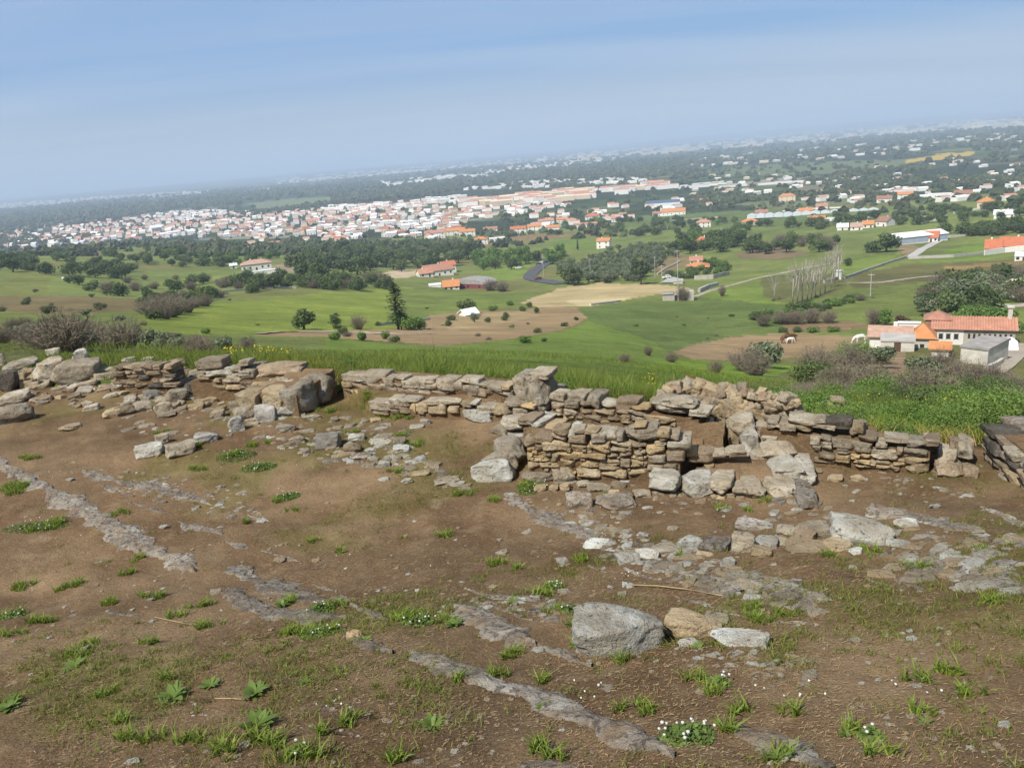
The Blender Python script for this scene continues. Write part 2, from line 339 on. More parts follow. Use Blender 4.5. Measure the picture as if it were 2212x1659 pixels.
def plain_mat():
    m, nt, b = newmat('plain', 0.95, 0.1)
    pos = N(nt, 'ShaderNodeNewGeometry').outputs['Position']
    nz = N(nt, 'ShaderNodeTexNoise', Scale=0.004, Detail=3); nt.links.new(pos, nz.inputs['Vector'])
    ad = N(nt, 'ShaderNodeVectorMath', operation='MULTIPLY_ADD'); ad.inputs[1].default_value = (160, 160, 0); nt.links.new(nz.outputs['Color'], ad.inputs[0]); nt.links.new(pos, ad.inputs[2])
    mp = N(nt, 'ShaderNodeMapping'); mp.inputs['Scale'].default_value = (0.0042, 0.0062, 0.0); mp.inputs['Rotation'].default_value = (0, 0, 0.2); nt.links.new(ad.outputs[0], mp.inputs[0])
    vo = N(nt, 'ShaderNodeTexVoronoi', Scale=1.0); nt.links.new(mp.outputs[0], vo.inputs['Vector'])
    sp_ = N(nt, 'ShaderNodeSeparateColor'); nt.links.new(vo.outputs['Color'], sp_.inputs[0])
    rp = N(nt, 'ShaderNodeValToRGB'); rp.color_ramp.interpolation = 'CONSTANT'; e = rp.color_ramp.elements
    e[0].position = 0; e[0].color = (0.040, 0.056, 0.026, 1); e[1].position = 0.34; e[1].color = (0.085, 0.115, 0.036, 1)
    for p_, c_ in ((0.52, (0.055, 0.085, 0.026)), (0.70, (0.12, 0.135, 0.05)), (0.86, (0.17, 0.15, 0.08)), (0.95, (0.26, 0.24, 0.19))):
        q = e.new(p_); q.color = (*c_, 1)
    nt.links.new(sp_.outputs[0], rp.inputs[0])
    wood = rng(nt, noise(nt, pos, 0.0016, 5, 0.6), 0.46, 0.54)
    c = mix(nt, wood, rp.outputs[0], (0.032, 0.045, 0.022))
    k = mix(nt, rng(nt, noise(nt, pos, 0.035, 6, 0.7), 0.3, 0.7), (0.6, 0.62, 0.6), (1.35, 1.33, 1.3)); c = mix(nt, 1.0, c, k, 'MULTIPLY')
    at = N(nt, 'ShaderNodeAttribute', attribute_name='Col').outputs['Color']
    cl = N(nt, 'ShaderNodeAttribute', attribute_name='Mask').outputs['Fac']
    c = mix(nt, cl, c, at)
    nt.links.new(c, b.inputs['Base Color'])
    return m
plain_mat()

def leaf_mat(name, c1, c2, rough=0.6, trans=0.25, use_col=False):
    m, nt, b = newmat(name, rough, 0.2)
    oi = N(nt, 'ShaderNodeObjectInfo'); pos = N(nt, 'ShaderNodeNewGeometry').outputs['Position']
    c = mix(nt, oi.outputs['Random'], c1, c2)
    at = N(nt, 'ShaderNodeAttribute', attribute_name='Col').outputs['Color']
    c = mix(nt, 1.0, c, at, 'MULTIPLY')
    nt.links.new(c, b.inputs['Base Color'])
    tr = N(nt, 'ShaderNodeBsdfTranslucent'); nt.links.new(c, tr.inputs['Color'])
    ms = N(nt, 'ShaderNodeMixShader', Fac=trans); nt.links.new(b.outputs[0], ms.inputs[1]); nt.links.new(tr.outputs[0], ms.inputs[2])
    nt.links.new(ms.outputs[0], nt.nodes['Material Output'].inputs['Surface'])
    return m
leaf_mat('leaf_oak', (0.072, 0.104, 0.034), (0.111, 0.150, 0.047))
leaf_mat('leaf_olive', (0.137, 0.166, 0.088), (0.182, 0.208, 0.117))
leaf_mat('leaf_green', (0.111, 0.189, 0.039), (0.156, 0.240, 0.052))
leaf_mat('leaf_pine', (0.065, 0.088, 0.036), (0.085, 0.111, 0.044))
leaf_mat('leaf_far', (0.065, 0.086, 0.039), (0.072, 0.091, 0.042))
leaf_mat('leaf_red', (0.09, 0.055, 0.035), (0.11, 0.06, 0.04))
leaf_mat('grass_blade', (0.150, 0.205, 0.052), (0.150, 0.205, 0.052), 0.55, 0.35)
leaf_mat('weed_leaf', (0.125, 0.185, 0.042), (0.15, 0.215, 0.050), 0.5, 0.3)
leaf_mat('straw', (0.42, 0.31, 0.17), (0.42, 0.31, 0.17), 0.8, 0.1)
leaf_mat('petal_white', (0.78, 0.78, 0.72), (0.8, 0.8, 0.75), 0.6, 0.3)
leaf_mat('petal_yellow', (0.75, 0.58, 0.03), (0.75, 0.58, 0.03), 0.6, 0.3)
leaf_mat('petal_red', (0.55, 0.05, 0.02), (0.55, 0.05, 0.02), 0.6, 0.3)
leaf_mat('twig', (0.165, 0.137, 0.098), (0.215, 0.182, 0.13), 0.9, 0.0)
leaf_mat('twig_pale', (0.33, 0.295, 0.24), (0.38, 0.34, 0.28), 0.9, 0.0)

def simple(name, c, rough=0.8, var=0.2, scale=0.8, spec=0.3, objvar=0.0, metal=0.0):
    m, nt, b = newmat(name, rough, spec)
    tc = N(nt, 'ShaderNodeNewGeometry').outputs['Position']
    k = mix(nt, rng(nt, noise(nt, tc, scale, 6, 0.65), 0.3, 0.7), tuple(v * (1 - var) for v in c), tuple(min(v * (1 + var), 0.9) for v in c))
    if objvar:
        oi = N(nt, 'ShaderNodeObjectInfo'); hs = N(nt, 'ShaderNodeHueSaturation'); nt.links.new(k, hs.inputs['Color'])
        nt.links.new(rng(nt, oi.outputs['Random'], 0, 1, 1 - objvar, 1 + objvar), hs.inputs['Value']); k = hs.outputs[0]
    nt.links.new(k, b.inputs['Base Color']); b.inputs['Metallic'].default_value = metal
    return m
simple('plaster_white', (0.74, 0.72, 0.67), 0.85, 0.08, 0.6, objvar=0.08)
simple('plaster_cream', (0.66, 0.55, 0.40), 0.85, 0.08, 0.6)
simple('plaster_stained', (0.52, 0.49, 0.43), 0.9, 0.25, 0.7)
simple('terracotta', (0.37, 0.185, 0.125), 0.85, 0.22, 0.7, objvar=0.25)
simple('terracotta_bright', (0.46, 0.150, 0.075), 0.8, 0.15, 0.7)
simple('terracotta_orange', (0.50, 0.215, 0.085), 0.8, 0.15, 0.9)
simple('terracotta_old', (0.42, 0.27, 0.20), 0.9, 0.25, 0.9)
simple('roof_grey', (0.30, 0.28, 0.26), 0.85, 0.25, 0.6)
simple('roof_white', (0.78, 0.78, 0.76), 0.7, 0.06, 0.3)
simple('roof_blue', (0.10, 0.14, 0.22), 0.6, 0.15, 0.3)
simple('cladding_blue', (0.33, 0.38, 0.46), 0.6, 0.1, 0.3)
simple('cladding_red', (0.20, 0.05, 0.05), 0.7, 0.15, 0.3)
simple('glass_dark', (0.03, 0.035, 0.04), 0.15, 0.1, 1.0, 0.5)
simple('wood_dark', (0.10, 0.06, 0.035), 0.85, 0.2, 2.0)
simple('bark', (0.085, 0.066, 0.05), 0.95, 0.3, 3.0)
simple('bark_pale', (0.46, 0.42, 0.34), 0.9, 0.25, 2.0)
simple('asphalt', (0.085, 0.085, 0.088), 0.9, 0.15, 0.15)
simple('gravel_path', (0.36, 0.31, 0.24), 0.95, 0.2, 0.3)
simple('concrete', (0.42, 0.40, 0.36), 0.9, 0.2, 0.3)
simple('stone_far', (0.40, 0.37, 0.31), 0.95, 0.3, 0.4)
simple('greenhouse', (0.60, 0.64, 0.66), 0.35, 0.1, 0.2)
simple('paint_white', (0.78, 0.78, 0.78), 0.4, 0.05, 0.5, 0.5)
simple('paint_dark', (0.05, 0.055, 0.065), 0.4, 0.1, 0.5, 0.5)
simple('rubber', (0.02, 0.02, 0.02), 0.9, 0.1, 2)
simple('coat_brown', (0.13, 0.055, 0.028), 0.6, 0.15, 2)
simple('coat_white', (0.68, 0.65, 0.58), 0.7, 0.08, 2)
simple('mane_dark', (0.03, 0.02, 0.015), 0.8, 0.1, 4)
simple('metal_grey', (0.35, 0.35, 0.36), 0.5, 0.1, 0.5)
# ------------------------------------------------------------------ the ground, one polar sheet split by land use
_th = np.concatenate([np.radians(np.linspace(-180, -42, 40))[:-1], np.radians(np.linspace(-42, 42, 561)), np.radians(np.linspace(42, 180, 40))[1:]])
_rr = np.concatenate([[0.35, 0.8, 1.2], np.exp(np.linspace(math.log(1.6), math.log(90000), 590))])
TH, RR = np.meshgrid(_th, _rr); GX = np.sin(TH) * RR; GY = np.cos(TH) * RR
GZ = H(GX, GY)
def HF(x, y):
    """the same terrain read off the ground sheet"""
    r = np.hypot(x, y); t = np.arctan2(x, y)
    i = np.clip(np.interp(np.log(r), np.log(_rr), np.arange(len(_rr))), 0, len(_rr) - 1.001); j = np.clip(np.interp(t, _th, np.arange(len(_th))), 0, len(_th) - 1.001)
    i0 = i.astype(int); j0 = j.astype(int); a = i - i0; b = j - j0
    return (GZ[i0, j0] * (1 - b) + GZ[i0, j0 + 1] * b) * (1 - a) + (GZ[i0 + 1, j0] * (1 - b) + GZ[i0 + 1, j0 + 1] * b) * a
_RS = np.exp(np.linspace(math.log(1.5), math.log(60000), 900))
def PT(px, py):
    """points where the sight lines through these pixels meet the terrain"""
    px = np.atleast_1d(np.asarray(px, float)); py = np.atleast_1d(np.asarray(py, float))
    d = ray(px, py); hr = np.hypot(d[:, 0], d[:, 1]); ux = d[:, 0] / hr; uy = d[:, 1] / hr; q = -d[:, 2] / hr
    out = np.zeros((len(px), 3))
    for i in range(0, len(px), 120):
        s = slice(i, i + 120); X = ux[s, None] * _RS; Y = uy[s, None] * _RS
        g = HF(X, Y) - (EYE - q[s, None] * _RS)
        k = np.argmax(g > 0, axis=1); k = np.where((g > 0).any(1), np.maximum(k, 1), len(_RS) - 1)
        ii = np.arange(len(k)); g0 = g[ii, k - 1]; g1 = g[ii, k]
        t = np.clip(np.where(g1 != g0, -g0 / (g1 - g0 + 1e-12), 0), 0, 1); r = _RS[k - 1] * (1 - t) + _RS[k] * t
        out[s, 0] = ux[s] * r; out[s, 1] = uy[s] * r
    out[:, 2] = HF(out[:, 0], out[:, 1])
    return out
def pt1(px, py): return PT([px], [py])[0]
def mpp(P):                                   # metres per (2212 wide) pixel at a point
    return float(np.dot(np.asarray(P) - np.array([0, 0, EYE]), FW)) / FPX

gpx, gpy, gw = proj(np.stack([GX.ravel(), GY.ravel(), GZ.ravel()], 1)); gpx = gpx.reshape(GX.shape); gpy = gpy.reshape(GX.shape); gw = gw.reshape(GX.shape)
jx = vnoise(GX, GY, 9, 21) * 0.010 * 1702 * np.minimum(1, 60 / RR) + vnoise(GX, GY, 30, 22) * 4 + vnoise(GX, GY, 5, 25) * 2
jy = vnoise(GX, GY, 30, 24) * 2.0 + vnoise(GX, GY, 6, 26) * 1.2
QX = gpx + jx; QY = gpy + jy
S_ = GY - y_back(GX)
front = (GY > 0) & (np.abs(TH) < 0.75)
# default meadow colour
col = np.empty(GX.shape + (3,)); col[:] = (0.118, 0.172, 0.040)
n1 = vnoise(GX, GY, 60, 31)[..., None]; n2 = vnoise(GX, GY, 22, 32)[..., None]
col = col * (1 + 0.15 * n1 + 0.12 * n2)
dry = sstep(0.1, 0.8, vnoise(GX, GY, 90, 33) + 0.4 * vnoise(GX, GY, 25, 34))[..., None] * 0.55
col = col * (1 - dry) + np.array((0.125, 0.125, 0.045)) * dry
GREEN = (0.125, 0.200, 0.035); LUSH = (0.105, 0.185, 0.030); DEEP = (0.088, 0.142, 0.034); OLIVE = (0.095, 0.110, 0.036); TAN = (0.285, 0.205, 0.115)
STRAW = (0.43, 0.345, 0.185); BROWN = (0.235, 0.165, 0.095); SAND = (0.48, 0.39, 0.26); YELL = (0.30, 0.25, 0.03); PALE = (0.125, 0.165, 0.040)
fields = [   # polygon (photo frame), nearest, farthest, colour, class
    ([(300, 720), (300, 690), (480, 655), (700, 632), (870, 622), (1000, 640), (960, 680), (860, 712), (600, 718), (440, 722)], 90, 420, (0.145, 0.215, 0.034), 0),
    ([(860, 625), (1150, 632), (1120, 655), (960, 690), (860, 700)], 150, 430, (0.115, 0.175, 0.036), 0),
    ([(1250, 665), (1480, 640), (1700, 660), (1830, 640), (1700, 720), (1560, 740), (1420, 770), (1300, 740)], 120, 330, DEEP, 0),
    ([(1480, 640), (1700, 590), (1900, 555), (1960, 545), (1830, 600), (1700, 660)], 200, 520, GREEN, 0),
    ([(940, 752), (1090, 738), (1210, 718), (1270, 695), (1420, 740), (1480, 790), (1200, 790), (700, 760), (700, 732)], 30, 230, (0.112, 0.190, 0.032), 0),
    ([(1300, 800), (1460, 775), (1640, 785), (1740, 790), (1600, 830), (1430, 850)], 14, 130, (0.125, 0.225, 0.026), 0),
    ([(1990, 580), (2060, 535), (2130, 520), (2180, 545), (2110, 560), (1990, 560)], 250, 560, LUSH, 0),
    ([(1270, 545), (1120, 520), (1150, 505), (1290, 515), (1290, 535)], 450, 900, (0.10, 0.165, 0.03), 0),
    ([(1000, 600), (1100, 575), (1150, 575), (1130, 600), (1060, 610)], 330, 700, GREEN, 0),
    ([(0, 600), (60, 570), (120, 575), (100, 640), (0, 660)], 250, 700, PALE, 0), ([(160, 535), (260, 528), (300, 545), (180, 560)], 400, 900, PALE, 0),
    ([(0, 640), (200, 640), (330, 650), (320, 670), (100, 680), (0, 670)], 120, 500, (0.13, 0.125, 0.05), 0),
    ([(1820, 600), (1960, 570), (2212, 560), (2212, 600), (2000, 610), (1850, 625)], 200, 520, OLIVE, 0),
    ([(2030, 575), (2212, 562), (2212, 572), (2050, 582)], 200, 520, (0.20, 0.165, 0.06), 0),
    ([(1350, 470), (1600, 455), (1900, 470), (1900, 490), (1500, 492), (1350, 490)], 500, 1400, (0.085, 0.135, 0.035), 0),
    ([(1560, 440), (1780, 430), (1900, 430), (1700, 455)], 700, 1900, (0.10, 0.135, 0.045), 0),
    ([(550, 726), (600, 716), (850, 711), (900, 695), (930, 682), (1010, 670), (1120, 672), (1180, 662), (1240, 664), (1270, 688), (1210, 714), (1080, 737), (950, 750), (870, 742), (700, 728)], 100, 330, TAN, 1),
    ([(950, 700), (1010, 676), (1120, 672), (1170, 682), (1080, 702), (980, 715)], 100, 330, (0.33, 0.25, 0.135), 1),
    ([(1120, 655), (1160, 640), (1240, 618), (1300, 612), (1420, 616), (1490, 622), (1500, 632), (1440, 634), (1330, 650), (1270, 662), (1220, 660), (1160, 664)], 200, 420, STRAW, 2),
    ([(1220, 650), (1300, 640), (1380, 640), (1330, 652), (1260, 663)], 200, 420, (0.52, 0.43, 0.24), 2),
    ([(1455, 758), (1520, 740), (1600, 727), (1680, 722), (1850, 726), (1862, 742), (1800, 756), (1760, 765), (1660, 779), (1500, 776)], 100, 230, TAN, 3),
    ([(1690, 702), (1760, 695), (1880, 698), (1890, 706), (1800, 716), (1690, 714)], 120, 260, (0.22, 0.155, 0.09), 4),
    ([(1860, 770), (1900, 752), (1950, 760), (1960, 800), (1900, 830), (1870, 825)], 50, 180, (0.25, 0.175, 0.11), 4),
    ([(780, 600), (840, 585), (900, 583), (920, 592), (860, 600)], 300, 700, SAND, 4),
    ([(1410, 592), (1420, 565), (1460, 548), (1490, 552), (1480, 575), (1440, 595)], 300, 620, (0.21, 0.165, 0.085), 4),
    ([(1590, 548), (1680, 535), (1750, 545), (1700, 560), (1600, 562)], 300, 620, (0.19, 0.145, 0.085), 4),
    ([(1940, 520), (1990, 535), (1960, 555), (1940, 545)], 300, 620, (0.24, 0.19, 0.11), 4),
    ([(580, 575), (640, 570), (640, 590), (585, 590)], 300, 700, (0.30, 0.25, 0.16), 4),
    ([(1040, 535), (1250, 512), (1290, 512), (1250, 505), (1120, 505), (1040, 520)], 480, 1000, (0.16, 0.14, 0.06), 0),
    ([(1640, 600), (1800, 590), (1850, 600), (1800, 640), (1700, 655), (1650, 640)], 200, 420, (0.105, 0.130, 0.04), 0),
]
cls = np.zeros(GX.shape, int)
mask = np.zeros(GX.shape)
for poly, ra, rb, c, k in fields:
    ins = inpoly(QX, QY, poly) & front & (RR > ra) & (RR < rb) & (S_ > 0.5)
    v = (1 + 0.10 * vnoise(GX, GY, 14, 40 + k))[..., None]
    col = np.where(ins[..., None], np.array(c) * v, col); cls = np.where(ins, k, cls)
    mask = np.where(ins, 1.0, mask)
# weedy, stony greyish green belt just behind the wall; lush grass fringe
nearb = (S_ > 0.2) & (RR < 45) & front
fr = sstep(45, 22, RR)[..., None] * nearb[..., None] * 0.75
col = col * (1 - fr) + (np.array((0.070, 0.120, 0.022)) * (1 + 0.35 * vnoise(GX, GY, 1.5, 51))[..., None]) * fr
lb = (inpoly(QX, QY, [(0, 690), (450, 725), (460, 780), (0, 790)]) & (RR > 16) & (RR < 140))[..., None]
col = np.where(lb, col * 0.55 + np.array((0.052, 0.055, 0.026)), col)
# soil tint on the excavated terrace
soil_t = 1.0 + 0.20 * vnoise(GX, GY, 1.6, 61) + 0.16 * vnoise(GX, GY, 0.5, 62) + 0.10 * vnoise(GX, GY, 0.18, 66)
soilc = np.stack([soil_t, soil_t, soil_t], -1)
gm = sstep(0.15, 0.75, vnoise(GX, GY, 1.3, 63) + 0.5 * vnoise(GX, GY, 0.45, 64) - 0.1 + 0.25 * sstep(-1.0, -4.5, GX))[..., None] * 0.5   # mossy, grassy film
soilc = soilc * (1 - gm) + np.array((0.72, 0.98, 0.50)) * gm
is_soil = S_ < 0.25
far_yellow = inpoly(QX, QY, [(1900, 352), (1960, 345), (2020, 335), (2110, 325), (2100, 335), (2010, 348), (1920, 357)]) & (RR > 1000)
col = np.where(far_yellow[..., None], np.array(YELL), col); mask = np.where(far_yellow, 1.0, mask)
for pl, c in (([(1460, 378), (1700, 352), (1960, 345), (1940, 368), (1700, 380)], (0.085, 0.125, 0.04)), ([(530, 440), (640, 430), (720, 425), (720, 440), (560, 452)], (0.10, 0.145, 0.05)),
              ([(1700, 405), (1900, 390), (1960, 395), (1950, 410), (1760, 420)], (0.115, 0.12, 0.055))):
    ins = inpoly(QX, QY, pl) & (RR > 900) & (RR < 9000); col = np.where(ins[..., None], np.array(c), col); mask = np.where(ins, 1.0, mask)
col = np.where((cls == 0)[..., None], col * np.array((1.46, 1.20, 1.62)), col); pcol = col.copy(); gcol = np.where(is_soil[..., None], soilc, col)
nr, nc = GX.shape
idx = np.arange(nr * nc).reshape(nr, nc)
quads = np.stack([idx[:-1, :-1], idx[:-1, 1:], idx[1:, 1:], idx[1:, :-1]], -1).reshape(-1, 4)[:, ::-1]
quads = quads[:, [0, 1, 2, 3]]
def facemax(a): return np.maximum.reduce([a[:-1, :-1], a[:-1, 1:], a[1:, 1:], a[1:, :-1]]).ravel()
fsoil = (is_soil[:-1, :-1]).ravel(); fcls = cls[:-1, :-1].ravel(); fr_ = RR[:-1, :-1].ravel()
fclass = np.where(fsoil, 10, np.where(fr_ > 1050, 20, fcls))
ALLV = np.stack([GX.ravel(), GY.ravel(), GZ.ravel()], 1); ALLC = gcol.reshape(-1, 3); ALLM = mask.ravel()
def submesh(name, sel, mat):
    q = quads[sel]; u, inv = np.unique(q, return_inverse=True)
    me = mesh_np(name, ALLV[u], inv.reshape(-1, 4), MATS[mat], smooth=True, col=ALLC[u])
    if mat == 'plain':
        at = me.attributes.new('Mask', 'FLOAT', 'POINT'); at.data.foreach_set('value', ALLM[u].astype(np.float32))
    o = link(name, me); return o
for name, k, mat, lab in (('ground', 10, 'soil', 'trodden brown dirt of the excavated terrace and slope'), ('meadow', 0, 'turf', 'green spring meadows falling away below the ruins'),
                          ('ploughed_field', 1, 'tilled', 'bare tan tilled field in the middle of the green slope'), ('straw_field', 2, 'tilled', 'pale straw coloured field below the olive grove'),
                          ('paddock', 3, 'tilled', 'bare brown paddock where the horses stand'), ('bare_ground', 4, 'tilled', 'patches of bare brown and sandy earth on the slope'),
                          ('plain', 20, 'plain', 'wide wooded plain with parcels of fields running to the horizon')):
    sel = fclass == k
    if sel.any(): tag(submesh(name, sel, mat), lab, None, None, 'structure')
# small patch under the camera
hub = [(0, 0, float(H(0.0, 0.0)))] + [tuple(ALLV[i]) for i in range(nc)]
mb = MB(); mb.add(hub, [(0, i + 2, i + 1) for i in range(nc - 1)]); o = mb.build('hillside', MATS['soil']); tag(o, 'patch of dirt under the viewpoint', None, None, 'structure')
a_ = o.data.attributes.new('Col', 'FLOAT_COLOR', 'POINT'); a_.data.foreach_set('color', np.ones(len(o.data.vertices) * 4, np.float32))

# ------------------------------------------------------------------ haze: one closed box of even thin air
mb = MB(); mb.box(-95000, 95000, -95000, 95000, -112, 240)
m_h = bpy.data.materials.new('haze_air'); m_h.use_nodes = True; nt = m_h.node_tree
for n in list(nt.nodes): nt.nodes.remove(n)
ho = nt.nodes.new('ShaderNodeOutputMaterial'); hv = nt.nodes.new('ShaderNodeVolumePrincipled')
hv.inputs['Density'].default_value = 1.7e-4; hv.inputs['Color'].default_value = (0.66, 0.80, 1.0, 1); hv.inputs['Anisotropy'].default_value = 0.0
nt.links.new(hv.outputs[0], ho.inputs['Volume'])
HAZE = mb.build('haze', m_h); tag(HAZE, 'thin blue haze over the far plain', None, None, 'stuff')

def ribbon(name, pix, width, mat, lift, label, kind='structure', cat=None, npts=40, wob=0.0):
    P = PT([p[0] for p in pix], [p[1] for p in pix])[:, :2]
    t = np.concatenate([[0], np.cumsum(np.linalg.norm(np.diff(P, axis=0), axis=1))]); s = np.linspace(0, t[-1], npts)
    # smooth the polyline
    X = np.interp(s, t, P[:, 0]); Y = np.interp(s, t, P[:, 1])
    for _ in range(3):
        X[1:-1] = (X[:-2] + 2 * X[1:-1] + X[2:]) / 4; Y[1:-1] = (Y[:-2] + 2 * Y[1:-1] + Y[2:]) / 4
    dx = np.gradient(X); dy = np.gradient(Y); L = np.hypot(dx, dy); nx = -dy / L; ny = dx / L
    rows = []
    for k in np.linspace(-0.5, 0.5, 4):
        ww = k * width * (1 + wob * vnoise(s, s * 0 + k, width, 3))
        x = X + nx * ww; y = Y + ny * ww; rows.append(np.stack([x, y, H(x, y) + lift], 1))
    z = np.max([r[:, 2] for r in rows], axis=0)
    for r in rows: r[:, 2] = r[:, 2] * 0.4 + z * 0.6
    V = np.concatenate(rows); f = []
    for a in range(3):
        for i in range(npts - 1): f.append((a * npts + i, a * npts + i + 1, (a + 1) * npts + i + 1, (a + 1) * npts + i))
    me = mesh_np(name, V, np.array(f)[:, ::-1], MATS[mat], smooth=True)
    o = link(name, me); tag(o, label, cat, None, kind); return o
ribbon('road', [(1195, 562), (1170, 575), (1150, 590), (1143, 600), (1165, 607), (1200, 612), (1215, 614)], 8.5, 'asphalt', 0.35, 'grey tarmac road bending below the olive grove')
ribbon('road', [(960, 518), (990, 524), (1030, 538)], 7.0, 'concrete', 0.4, 'pale road leaving the village past the dark wood')
ribbon('path', [(2215, 745), (2190, 768), (2165, 790), (2140, 805)], 3.4, 'gravel_path', 0.15, 'pale gravel track beside the farmhouse')
ribbon('path', [(1962, 558), (1985, 545), (2010, 530), (2040, 515)], 4.5, 'concrete', 0.25, 'concrete track climbing to the white warehouse')
ribbon('path', [(2160, 660), (2190, 664), (2230, 660)], 4.0, 'gravel_path', 0.2, 'gravel drive at the edge of the trees beyond the farmhouse')
ribbon('path', [(1440, 612), (1460, 600), (1470, 590)], 6.0, 'concrete', 0.3, 'pale yard below the house with the orange hipped roof')
ribbon('path', [(1500, 642), (1560, 622), (1640, 600), (1740, 580), (1830, 565)], 2.2, 'gravel_path', 0.12, 'faint pale track climbing the green valley field', wob=0.5)
ribbon('path', [(2225, 588), (2120, 594), (2000, 598), (1900, 612), (1830, 612)], 2.0, 'gravel_path', 0.12, 'faint ochre track along the right slope', wob=0.5)
ribbon('path', [(560, 722), (640, 716), (760, 718), (860, 724), (940, 720)], 1.4, 'gravel_path', 0.08, 'faint track through the tilled field', wob=0.6)
# ------------------------------------------------------------------ stones
def stone_mesh(name, seed, cuts=4, rough=0.07, round_=0.32, planes=4, n_oct=2):
    rnd = random.Random(seed); bm = bmesh.new(); bmesh.ops.create_cube(bm, size=1.0)
    bmesh.ops.subdivide_edges(bm, edges=bm.edges[:], cuts=cuts, use_grid_fill=True)
    off = Vector((seed * 3.7, seed * 1.9, seed * 5.1))
    pl = []
    for _ in range(planes):
        n = Vector((rnd.gauss(0, 1), rnd.gauss(0, 1), rnd.gauss(0, 0.8))).normalized(); pl.append((n, rnd.uniform(0.43, 0.58)))
    for v in bm.verts:
        p = v.co.copy(); s = p.normalized() * 0.62
        p = p.lerp(s, round_)
        for n, d in pl:
            e = p.dot(n) - d
            if e > 0: p -= n * e * 0.9
        q = p * 1.9 + off
        p += mnoise.noise_vector(q) * rough * 1.6
        if n_oct > 1: p += mnoise.noise_vector(q * 2.7) * rough * 0.7
        if n_oct > 2: p += mnoise.noise_vector(q * 6.1) * rough * 0.42
        if n_oct > 3: p += mnoise.noise_vector(q * 13.0) * rough * 0.22
        v.co = p
    lo = Vector([min(v.co[i] for v in bm.verts) for i in range(3)]); hi = Vector([max(v.co[i] for v in bm.verts) for i in range(3)])
    for v in bm.verts:
        v.co = Vector([(v.co[i] - lo[i]) / (hi[i] - lo[i]) - 0.5 for i in range(3)])
    bmesh.ops.recalc_face_normals(bm, faces=bm.faces[:])
    for f in bm.faces: f.smooth = True
    me = bpy.data.meshes.new(name); bm.to_mesh(me); bm.free(); return me
_NV = 12
STONES = {}
_base_st = [stone_mesh('stone_block', 10 + i, 5, 0.038, 0.03, 3, 4) for i in range(_NV)]
for k, mn in TONE.items():
    lst = []
    for b_ in _base_st:
        c = b_.copy(); c.materials.append(MATS[mn]); lst.append(c)
    STONES[k] = lst
_base_bl = [stone_mesh('boulder_block', 60 + i, 11, 0.06, 0.10, 7, 4) for i in range(7)]
BOULD = {}
for k, mn in TONE.items():
    lst = []
    for b_ in _base_bl:
        c = b_.copy(); c.materials.append(MATS[mn]); lst.append(c)
    BOULD[k] = lst
def stone_obj(parent, c, dims, yaw, tone='g', tilt=0.05, big=False, rnd=random):
    me = rnd.choice((BOULD if big else STONES)[tone])
    fl = rnd.choice((0, math.pi))
    o = link('stone', me, parent, c, (rnd.uniform(-tilt, tilt) + 0, rnd.uniform(-tilt, tilt), yaw + fl), dims)
    return o

